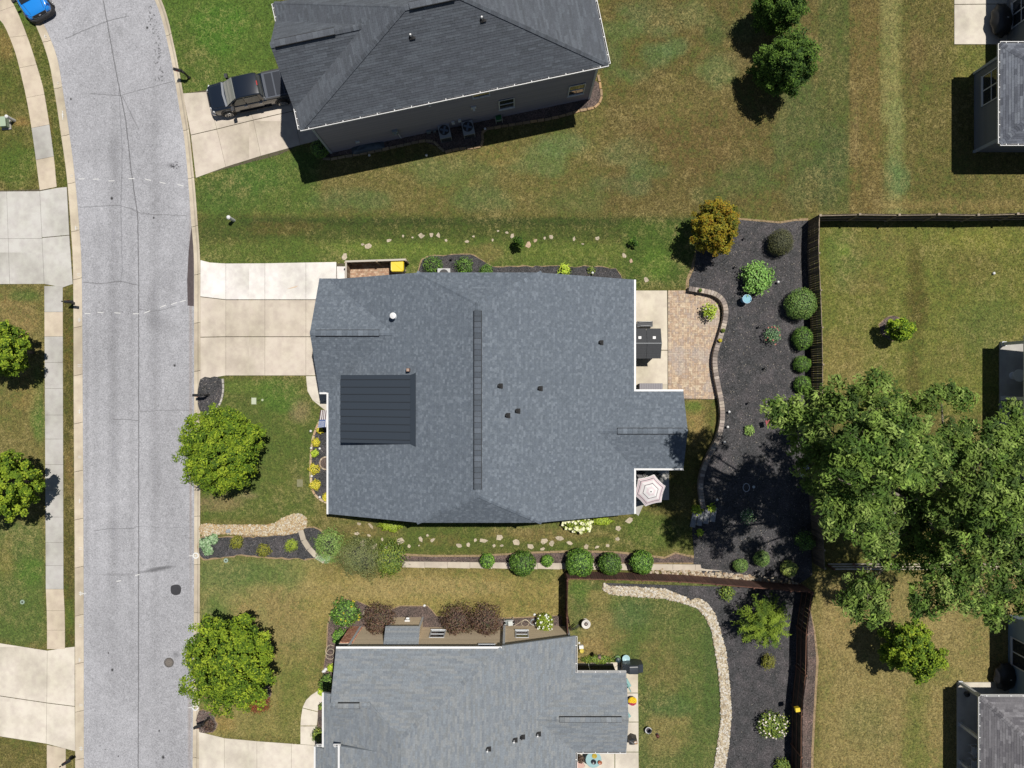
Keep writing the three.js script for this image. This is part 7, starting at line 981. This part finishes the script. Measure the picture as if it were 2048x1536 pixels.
// ---------- upper house things ----------
function acUnit(label, px, py, g0) { const p = P(px, py, .8), t = thing('air_conditioner', label, 'air conditioner', [p.x, 0, p.z], .21, 'air conditioners by the upper house'); part('casing', new MB().box(0, .42, 0, .76, .8, .9), std(D('9ca2a6'), .55), t); const top = part('top_panel', new MB().box(0, .84, 0, .78, .03, .92), std(D('a8aeb2'), .5), t); part('fan_ring', new MB().lathe(0, .85, -.08, [[.31, .0], [.33, .03], [.35, .0]], 24), M.plasticBlack, top); const f = new MB(); for (let k = 0; k < 4; k++) f.beam(V(0, .866, -.08), V(Math.cos(k * 1.57 + .4) * .28, .862, -.08 + Math.sin(k * 1.57 + .4) * .28), .14, .006); f.lathe(0, .858, -.08, [[0, .03], [.07, .02], [.08, 0]], 12); part('fan', f, std(D('6c7c90'), .4), top); part('fan_well', new MB().lathe(0, .857, -.08, [[0, 0], [.31, 0]], 24), M.plasticBlack, top); part('louvres', (() => { const b = new MB(); for (let k = 0; k < 8; k++) b.box(0, .12 + k * .085, .455, .68, .03, .02); return b; })(), M.plasticBlack, t); }
acUnit('grey air conditioner in the shade, left of the pair', 889, 263); acUnit('grey air conditioner in the shade, right of the pair', 936, 256);
{ const p = P(997, 234, .6), t = thing('hose_reel', 'box hose reel with green hose by the upper house wall', 'hose reel', [p.x, 0, p.z], .21); part('frame', new MB().box(-.22, .3, 0, .04, .6, .5).box(.22, .3, 0, .04, .6, .5).box(0, .56, .22, .44, .05, .05), std(D('b4b4a8'), .6), t); const h = new MB(); for (let k = 0; k < 7; k++) { const g = []; for (let i = 0; i <= 14; i++) { const a = i / 14 * 6.283; g.push(V(-.17 + k * .055, .36 + Math.cos(a) * .2, Math.sin(a) * .2)); } h.path(g, .024, 5); } part('hose', h, std(D('2c8a4c'), .6), t); }
{ const t = thing('tarp_bundle', 'shaded heap of bagged items under a tarp along the upper house wall', 'tarp'); const p = P(735, 293, .2), g = new THREE.PlaneGeometry(2.3, .7, 46, 14); g.rotateX(-Math.PI / 2); const a = g.attributes.position; for (let i = 0; i < a.count; i++) { const x = a.getX(i), z = a.getZ(i), e = Math.max(0, 1 - Math.pow(Math.abs(x) / 1.15, 6)) * Math.max(0, 1 - Math.pow(Math.abs(z) / .35, 4)); a.setY(i, .02 + e * (.12 + .32 * fbm(x * 2 + 5, z * 3, 4))); } g.computeVertexNormals(); const m = part('cover', g, std(D('4c5a64'), .35), t); m.position.set(p.x, 0, p.z); m.rotation.y = .2; }
// ---------- right side things ----------
function coverBlob(name, label, px, py, h, rx, rz, turn = 0) { const p = P(px, py, h * .7), t = thing(name, label, 'grill cover', [p.x, .04, p.z], turn), g = new THREE.SphereGeometry(1, 40, 20), a = g.attributes.position; for (let i = 0; i < a.count; i++) { let x = a.getX(i), y = a.getY(i), z = a.getZ(i), f = y < 0 ? 1 : 1; const k = Math.pow(Math.max(.0001, 1 - Math.abs(y)), .3), w = 1 + .06 * Math.sin(Math.atan2(z, x) * 9 + y * 3) * (1 - Math.max(0, y)); const r = Math.hypot(x, z) || 1; a.setXYZ(i, x / r * rx * Math.min(1, k) * w, (y * .5 + .5) * h, z / r * rz * Math.min(1, k) * w); } g.computeVertexNormals(); part('cover', g, std([.012, .012, .013], .45), t); part('badge', new MB().box(.1, h + .002, .05, .12, .012, .06), std(D('c8c8c8'), .5), t); return t; }
coverBlob('covered_grill', 'black covered grill on the upper right patio', 2006, 38, 1.1, .72, 1.15); coverBlob('covered_grill', 'round black covered fire table by the blue grey house', 2013, 1355, .9, .78, .95);
part('step', new MB().box(0, .06, 0, .5, .14, .2).geo(), M.blackMatt, thing('door_mat', 'small black mat below the round covered table', 'mat', P(2009, 1391)));
{ const g = P(1914, 438, .3), t = thing('garden_ball', 'small yellow lidded cup at the foot of the top fence', 'garden ornament', [g.x, 0, g.z]); part('cup', new MB().lathe(0, 0, 0, [[0, 0], [.09, 0], [.11, .22], [.0, .22]], 14), std(D('c8b870'), .6), t); }
part('ball', new THREE.SphereGeometry(.1, 14, 10).translate(0, .09, 0), M.white, thing('ball', 'white ball lying on the right lawn', 'ball', P(1986, 547)));
{ const f = thing('hung_bucket', 'bright yellow pot hooked on the lower right fence', 'pot'), p = P(1594, 1418, 1.75); part('pot', new MB().box(p.x, p.y, p.z, .28, .32, .24, .15, null, 1.08), std([.62, .45, .02], .5), f); part('hook', new MB().tube(p.clone().add(V(.14, .1, 0)), p.clone().add(V(.3, .1, 0)), .015, .015, 6), M.black, f); }
// ---------- lower house garden ----------
{ const p = P(1172, 1248, .6), t = thing('birdbath', 'white rimmed birdbath in the lower back yard', 'birdbath', [p.x, 0, p.z]); part('pedestal', new MB().lathe(0, 0, 0, [[.2, 0], [.15, .06], [.08, .2], [.1, .5]], 16), std(D('c8c0b4'), .8), t); part('bowl', new MB().lathe(0, 0, 0, [[.1, .48], [.26, .56], [.31, .64], [.3, .68], [.23, .67], [.16, .62], [.05, .6]], 28), std(D('e8e4dc'), .7), t); part('water', new MB().lathe(0, 0, 0, [[0, .615], [.19, .615]], 24), new THREE.MeshPhysicalMaterial({ color: col([.06, .05, .045]), roughness: .05, clearcoat: 1 }), t); part('finial', new MB().lathe(0, .6, 0, [[.06, 0], [.05, .08], [.0, .1]], 10), std(D('b8a89c'), .7), t); }
function crook(label, px, py, hang, turn) { const g = P(px, py), t = thing('shepherd_hook', label, 'garden hook', [g.x, 0, g.z], turn); const pts = [V(0, 0, 0), V(0, 1.7, 0), V(.06, 1.85, 0), V(.2, 1.9, 0), V(.32, 1.82, 0), V(.34, 1.7, 0)]; part('pole', new MB().path(pts, .012, 6), M.black, t); if (hang) { const f = part('feeder', new MB().tube(V(.34, 1.35, 0), V(.34, 1.62, 0), .07, .07, 12), std(D(hang), .5), t); part('feeder_roof', new MB().lathe(.34, 1.62, 0, [[.12, 0], [.05, .06], [0, .08]], 12), std(D(hang, .7), .5), f); part('feeder_tray', new MB().lathe(.34, 1.33, 0, [[0, .02], [.12, .02], [.12, 0]], 12), M.plasticBlack, f); } }
crook('black shepherd hook with a white and brown feeder in the lower back yard', 1190, 1307, 'b49488', 1.2); crook('black shepherd hook with a small red feeder near the fire bowl', 1298, 1456, '7c4034', .6); crook('plain black hook leaning by the patio edge', 1290, 1394, null, -.4); crook('black hook beside the round blue dish', 1243, 1322, null, 2.4);
{ const p = P(1163, 1299), t = thing('yellow_bucket', 'yellow bucket by the gutter of the lower house', 'bucket', [p.x, 0, p.z]); part('bucket', new MB().lathe(0, 0, 0, [[0, 0], [.12, 0], [.15, .3], [.13, .3], [.12, .26], [0, .25]], 16), std(D('dcc850'), .5), t); const q = P(1162, 1292), u = thing('white_bucket', 'white square tub just above the yellow bucket', 'bucket', [q.x, 0, q.z]); part('tub', new MB().box(0, .12, 0, .28, .26, .22, .1, null, 1.06), M.white, u); const r = P(1158, 1285), w = thing('ball', 'small white ball near the roof corner of the lower house', 'ball', [r.x, 0, r.z]); part('ball', new THREE.SphereGeometry(.08, 12, 8).translate(0, .08, 0), M.white, w); }
{ const pt = structure('patio'); slab(pt, [[1150, 1326], [1276, 1323], [1276, 1385], [1150, 1385]], M.concPatio, .045); slab(pt, [[1150, 1386], [1276, 1386], [1277, 1443], [1150, 1443]], M.concWarm, .045); slab(pt, [[1150, 1444], [1277, 1444], [1277, 1503], [1150, 1503]], M.concWarm, .045); slab(pt, [[1230, 1504], [1277, 1504], [1278, 1600], [1230, 1600]], M.concWarm, .045); slab(pt, [[1140, 1504], [1229, 1504], [1229, 1600], [1140, 1600]], M.concWarm, .045); }
{ const p = P(1267, 1338, .9), t = thing('covered_grill', 'black covered grill at the patio corner of the lower house', 'grill cover', [p.x, .045, p.z - .02]); part('cover', loft([[-.75, .3, .28, 0, .85, .08], [-.5, .34, .3, 0, .95, .1], [-.3, .36, .3, 0, 1.15, .12], [.25, .36, .3, 0, 1.15, .12], [.4, .34, .3, 0, .95, .1], [.65, .3, .28, 0, .85, .08]]), std([.03, .036, .045], .35), t); part('strap', new MB().box(.3, .97, .1, .06, .02, .3), std(D('c8c8c8'), .5), t); }
{ const t = thing('porch_screen', 'dark screened porch side with a white frame bar by the lower house', 'screen'), z = 19.23; part('screen', new MB().hex([V(4.3, .05, z - .12), V(6.9, .05, z - .12), V(6.9, .05, z - .08), V(4.3, .05, z - .08)], [V(4.3, 1.6, z - .12), V(6.9, 1.6, z - .12), V(6.9, 1.6, z - .08), V(4.3, 1.6, z - .08)]), M.blackMatt, t); part('frame_bar', new MB().box(5.2, .9, z - .14, .05, 1.7, .05), M.trim, t); part('frame_rail', new MB().box(5.6, 1.62, z - .1, 2.7, .05, .07), M.plasticBlack, t); }
{ const p = P(1236, 1320, .4), t = thing('garden_ornament', 'green and white painted frog-like ornament by the patio corner', 'garden ornament', [p.x, 0, p.z]); part('body', new MB().lathe(0, 0, 0, [[0, 0], [.2, .02], [.22, .2], [.14, .42], [.0, .5]], 16), std(D('9cc48c'), .5), t); part('cap', new MB().lathe(0, .4, 0, [[.18, 0], [.16, .1], [0, .16]], 14), std(D('2c4048'), .5), t); t.userData.label = 'green and white garden ornament with a dark top by the patio corner'; const q = P(1252, 1317, .3), u = thing('birdbath_dish', 'round pale blue dish by the patio corner of the lower house', 'dish', [q.x, 0, q.z]); part('dish', new MB().lathe(0, .25, 0, [[0, .02], [.2, .04], [.26, .1], [.23, .1], [0, .06]], 20), std(D('b8dce4'), .3), u); part('stand', new MB().tube(V(0, 0, 0), V(0, .27, 0), .05, .04, 8), std(D('9cb8c0'), .5), u); }
{ const p = P(1251, 1373, .8), t = thing('patio_chair', 'teal seated chair half under the lower house roof', 'chair', [p.x, .045, p.z]); part('seat', new MB().box(0, .42, 0, .7, .06, .6, .5), std(D('8cb8b8'), .7), t); part('backrest', new MB().box(.2, .7, .05, .06, .5, .55, .5), std(D('7caaa8'), .7), t); for (const [x, z] of [[-.25, -.2], [-.25, .2], [.25, -.2], [.25, .2]]) part('leg', new MB().tube(V(x, 0, z), V(x, .42, z), .02, .02, 6), M.black, t); const q = P(1258, 1432, .6), u = thing('patio_chair', 'teal chair corner showing past the lower house gable', 'chair', [q.x - .25, .045, q.z]); part('seat', new MB().box(0, .42, 0, .6, .06, .6, .6), std(D('8cb8b8'), .7), u); part('leg', new MB().tube(V(0, 0, 0), V(0, .42, 0), .03, .03, 8), M.black, u); }
{ const p = P(1265, 1402, .4), t = thing('flower_pot', 'pot of yellow and red flowers on the lower patio', 'potted plant', [p.x, .045, p.z]); part('pot', new MB().lathe(0, 0, 0, [[0, 0], [.2, 0], [.29, .34], [.26, .34], [0, .3]], 18), std([.03, .028, .026], .6), t); const f = new Leaves(), r = new Leaves(), g = new Leaves(); for (let i = 0; i < 230; i++) { const d = dirUp(.2), X = d[0] * .27, Z = d[2] * .27, Y = .34 + d[1] * .18; const red = Z > .06; for (let k = 0; k < 2; k++) (red ? r : f).leaf(X + gauss() * .02, Y, Z + gauss() * .02, gauss() * .5, 1, gauss() * .5, .085, .035, vary(red ? D('b82850', 1.1) : D('f0cc20', 1.2), .15)); if (i % 3 === 0) g.leaf(X * .9, Y - .04, Z * .9, gauss() * .5, 1, gauss() * .5, .1, .035, vary(D('4c5c20'), .2)); } part('yellow_flowers', f.geo(), M.petal, t); part('red_flowers', r.geo(), M.petal, t); part('foliage', g.geo(), M.shrubLeaf, t); }
{ const p = P(1266, 1482, .5), t = thing('fire_pit', 'black angular covered heater on the lower patio', 'heater', [p.x, .045, p.z], .3); part('body', new MB().hex([V(-.3, 0, -.2), V(.0, 0, -.34), V(.32, 0, -.12), V(.28, 0, .26), V(-.02, 0, .2), V(-.34, 0, .12)], [V(-.26, .6, -.18), V(.0, .66, -.3), V(.28, .6, -.1), V(.24, .6, .22), V(-.02, .66, .16), V(-.3, .6, .1)]), std([.02, .021, .023], .5), t); part('window', new MB().box(.14, .64, .06, .2, .05, .22, .1), std(D('b89878'), .4), t); part('logs', new MB().tube(V(.06, .68, .0), V(.2, .68, .02), .03, .03, 8), M.white, t); }
{ const p = P(1297, 1461, .3), t = thing('fire_bowl', 'white ringed bowl on the lower lawn', 'bowl', [p.x, 0, p.z]); part('bowl', new MB().lathe(0, 0, 0, [[0, .02], [.12, .02], [.2, .3], [.23, .32], [.19, .32], [.12, .2]], 20), std(D('dcdcdc'), .6), t); part('ash', new MB().lathe(0, 0, 0, [[0, .26], [.17, .26]], 18), std(D('4c4450'), .9), t); }
{ const p = P(1187, 1519, .72), t = thing('patio_table', 'round glass blue topped table set with plates, cut by the bottom edge', 'table', [p.x, .045, p.z]); part('tabletop', new MB().lathe(0, .7, 0, [[0, .03], [.52, .03], [.54, .01], [.52, 0], [0, 0]], 30), std(D('a8ccd0'), .2), t); for (let k = 0; k < 4; k++) part('leg', new MB().tube(V(Math.cos(k * 1.57) * .4, 0, Math.sin(k * 1.57) * .4), V(Math.cos(k * 1.57) * .35, .7, Math.sin(k * 1.57) * .35), .022, .022, 6), M.black, t);
  const top = (name, label, dx, dz, prof, hex) => { const o = thing(name, label, 'tableware', [p.x + dx, .045 + .732, p.z + dz]); part('bowl', new MB().lathe(0, 0, 0, prof, 18), std(D(hex), .4), o); }; top('dark_bowl', 'black bowl in the middle of the round glass table', 0, .1, [[0, .01], [.12, .01], [.17, .1], [.15, .1], [0, .04]], '2c3038'); top('yellow_plate', 'yellow flowered plate on the round glass table', .06, -.28, [[0, .02], [.14, .02], [.17, .05], [.15, .05], [0, .03]], 'c0a83c'); top('brown_pot', 'terracotta pot on the right edge of the round glass table', .42, .12, [[0, .01], [.1, .01], [.14, .14], [.11, .14], [0, .1]], 'b06848');
  const q = P(1160, 1530, .5), u = thing('patio_chair', 'pink cushioned chair in the bottom patio corner', 'chair', [q.x, .045, q.z]); part('seat', new MB().box(0, .42, 0, .5, .1, .55, .6), std(D('d8b4a8'), .9), u); part('leg', new MB().tube(V(0, 0, 0), V(0, .4, 0), .18, .05, 10), M.black, u); const w = thing('potted_plant', 'dark leafy pot plant by the wall in the bottom patio corner', 'potted plant', [P(1161, 1518, .4).x, .045, P(1161, 1518, .4).z]); part('pot', new MB().lathe(0, 0, 0, [[0, 0], [.14, 0], [.2, .3], [0, .28]], 14), M.plasticBlack, w); const lv = new Leaves(); for (let i = 0; i < 120; i++) { const d = dirUp(-.1), k = Math.pow(rnd(), .5) * .26; lv.leaf(d[0] * k, .4 + d[1] * k, d[2] * k, d[0] + gauss() * .4, 1, d[2] + gauss() * .4, .13, .04, vary(D('5c4838'), .3)); } part('foliage', lv.geo(), M.shrubLeaf, w); }
// hoses and the hose cart
function hose(label, pts, hex = 'd8cbb0', r = .016) { const t = thing('garden_hose', label, 'hose'); part('hose', new MB().path(curve(pts.map(([x, y, h = .06]) => P(x, y, h)), .08), r, 5), std(D(hex), .6), t); }
hose('coiled pale hose on the mulch left of the first purple shrub', [[683, 1260], [700, 1248], [716, 1236], [728, 1226], [738, 1222], [741, 1230], [733, 1234], [727, 1226], [732, 1217], [742, 1219], [742, 1228]]); hose('coiled pale hose at the front corner of the lower house', [[668, 1292], [660, 1290], [653, 1296], [651, 1304], [658, 1310], [666, 1308], [667, 1300], [659, 1298], [652, 1308], [654, 1316], [664, 1318], [668, 1314]]); hose('tangled pale hose between the hose cart and the white flowering bush', [[1028, 1252], [1038, 1246], [1048, 1240], [1058, 1244], [1056, 1251], [1046, 1252], [1043, 1246], [1052, 1239], [1064, 1250], [1072, 1252]]);
hose('pale blue hose coil beside the white flowering bush', [[1062, 1240], [1070, 1240], [1072, 1246], [1066, 1250], [1061, 1246], [1066, 1238], [1074, 1242]], 'b8c8d0');
{ const p = P(1018, 1245, .5), t = thing('hose_cart', 'silver and white hose cart by the lower house wall', 'hose reel', [p.x, 0, p.z], .1); part('frame', new MB().path([V(-.3, 0, -.2), V(-.3, .75, -.2), V(.3, .75, -.2), V(.3, 0, -.2)], .02, 6).path([V(-.3, .1, .2), V(-.3, .5, .1), V(.3, .5, .1), V(.3, .1, .2)], .02, 6), M.white, t); const h = new MB(); for (let k = 0; k < 6; k++) { const g = []; for (let i = 0; i <= 12; i++) { const a = i / 12 * 6.283; g.push(V(-.2 + k * .07, .4 + Math.cos(a) * .18, Math.sin(a) * .18)); } h.path(g, .026, 5); } part('hose', h, std(D('a8b4b4'), .5), t); for (const x of [-.34, .34]) part('wheel', new MB().tube(V(x - .03, .13, .2), V(x + .03, .13, .2), .13, .13, 14), M.rubber, t); part('box', new MB().box(.1, .72, .0, .3, .06, .3), std(D('d8dcd8'), .5), t); }
{ const q = P(1146, 1248), t = thing('rake', 'dark bent garden arch leaning by the gate', 'garden arch', [q.x, 0, q.z]); part('arch', new MB().path([V(-.25, .5, .2), V(-.05, .75, .05), V(.15, .9, -.12), V(.3, .9, -.28)], .03, 6).path([V(-.2, .5, .27), V(0, .75, .12), V(.2, .9, -.05), V(.35, .9, -.21)], .03, 6), M.plasticBlack, t); part('leg', new MB().path([V(-.25, 0, .2), V(-.25, .5, .2)], .02, 6), M.plasticBlack, t); }
for (const [x, y, w] of [[652, 1338, 'upper'], [648, 1342, 'lower']]) part('stone', (() => { const g = pebble.clone(); g.scale(.14, .1, .1); g.translate(0, .06, 0); return g; })(), M.white, thing('white_stone', w + ' white stone in the front bed of the lower house', 'stone', P(x, y)));
for (const [x, y, w] of [[849, 1211, 'at the mulch curve of the lower house'], [1069, 1229, 'above the white flowering bush']]) part('stone', (() => { const g = pebble.clone(); g.scale(.09, .06, .08); g.translate(0, .04, 0); return g; })(), M.white, thing('white_stone', 'small white stone ' + w, 'stone', P(x, y)));
part('paper', new MB().hex([V(-.1, .0, -.12), V(.12, 0, -.08), V(0, 0, .2)], [V(-.1, .02, -.12), V(.12, .03, -.08), V(0, .02, .2)]), M.white, thing('paper_scrap', 'white scrap of paper beside the pickup on the driveway', 'paper', P(516, 218, 0).setY(.035)));

// ---------- ground cover that nobody could count ----------
{ // tufts standing out of the mown grass, coloured like the lawn they grow in
  const b = new MB(); for (let k = 0; k < 5; k++) { const a = k * 1.257, c = Math.cos(a), s = Math.sin(a); b.tri(V(-s * .012, 0, c * .012), V(s * .012, 0, -c * .012), V(c * .055, .06, s * .055)); }
  const boxes = hard.map((p) => [Math.min(...p.map((q) => q[0])), Math.max(...p.map((q) => q[0])), Math.min(...p.map((q) => q[1])), Math.max(...p.map((q) => q[1]))]);
  const N = 170000, im = new THREE.InstancedMesh(b.geo(), new THREE.MeshStandardMaterial({ roughness: .9, side: THREE.DoubleSide }), N), m = new THREE.Matrix4(), q = new THREE.Quaternion(), up = V(0, 1, 0); let n = 0;
  const clear = (x, z) => { for (let i = 0; i < hard.length; i++) { const o = boxes[i]; if (x > o[0] && x < o[1] && z > o[2] && z < o[3] && inside(hard[i], x, z)) return false; } return !(x > -11.4 && x < 7.4 && z > -6.4 && z < 8) && !(x > -10.4 && x < 3.7 && z > 16.6) && !(x > 3.7 && x < 8.6 && z > 19.1); };
  for (let tries = 0; n < N && tries < 400000; tries++) { const x = rr(-38, 38), z = rr(-29.5, 29.5); if (!clear(x, z)) continue;
    const i = clamp(Math.floor((x - LX) / LW * GW), 0, GW - 1), j = clamp(Math.floor((z - LZ) / LH * GH), 0, GH - 1), o = (j * GW + i) * 3, k = rr(.75, 1.5), tn = rnd() < .25 ? 1 : 0, s = rr(.6, 1.25);
    m.compose(V(x, -.004, z), q.setFromAxisAngle(up, rnd() * 6.283), V(s, s * rr(.6, 1.1), s)); im.setMatrixAt(n, m); im.setColorAt(n, new THREE.Color().setRGB(low[o] * k * (.9 + tn * .35), low[o + 1] * k * (.92 + tn * .15), low[o + 2] * k * .85)); n++; }
  im.count = n; im.name = 'grass_tufts'; im.castShadow = im.receiveShadow = true; scene.add(im); tag(im, 'short grass tufts growing all over the lawns', 'grass', null, 'stuff'); }
{ // loose pale chips lying on the dark mulch
  const N = 5200, im = new THREE.InstancedMesh(new THREE.BoxGeometry(1, .25, .34), std([1, 1, 1], .95), N), m = new THREE.Matrix4(), q = new THREE.Quaternion(), e = new THREE.Euler(), cs = ['8a8480', 'a09890', '6c6868', '7a706a', 'b0a698', '5c5a5c'].map((h) => D(h)); let n = 0;
  const where = [[bigBed, 3600, true], [beds[6], 1, false], ...beds.filter((p, i) => i !== 6).map((p) => [p, 150, false])];
  for (const [poly, cnt, big] of where) { const xs = poly.map((p) => p[0]), zs = poly.map((p) => p[1]), a = Math.min(...xs), c = Math.max(...xs), d = Math.min(...zs), f = Math.max(...zs); for (let k = 0, t = 0; k < cnt && n < N && t < cnt * 20; t++) { const x = rr(a, c), z = rr(d, f); if (!inside(poly, x, z)) continue; const s = rr(.03, .085); m.compose(V(x, (big ? bedH(x, z) : .035) + s * .08, z), q.setFromEuler(e.set(rr(-.2, .2), rr(0, 6.3), rr(-.2, .2))), V(s, s, s)); im.setMatrixAt(n, m); im.setColorAt(n, col(vary(pick(cs), .2))); n++; k++; } }
  im.count = n; im.name = 'mulch_chips'; im.castShadow = im.receiveShadow = true; scene.add(im); tag(im, 'loose pale wood chips scattered over the dark mulch beds', 'mulch chips', null, 'stuff'); }

renderer.render(scene, camera);
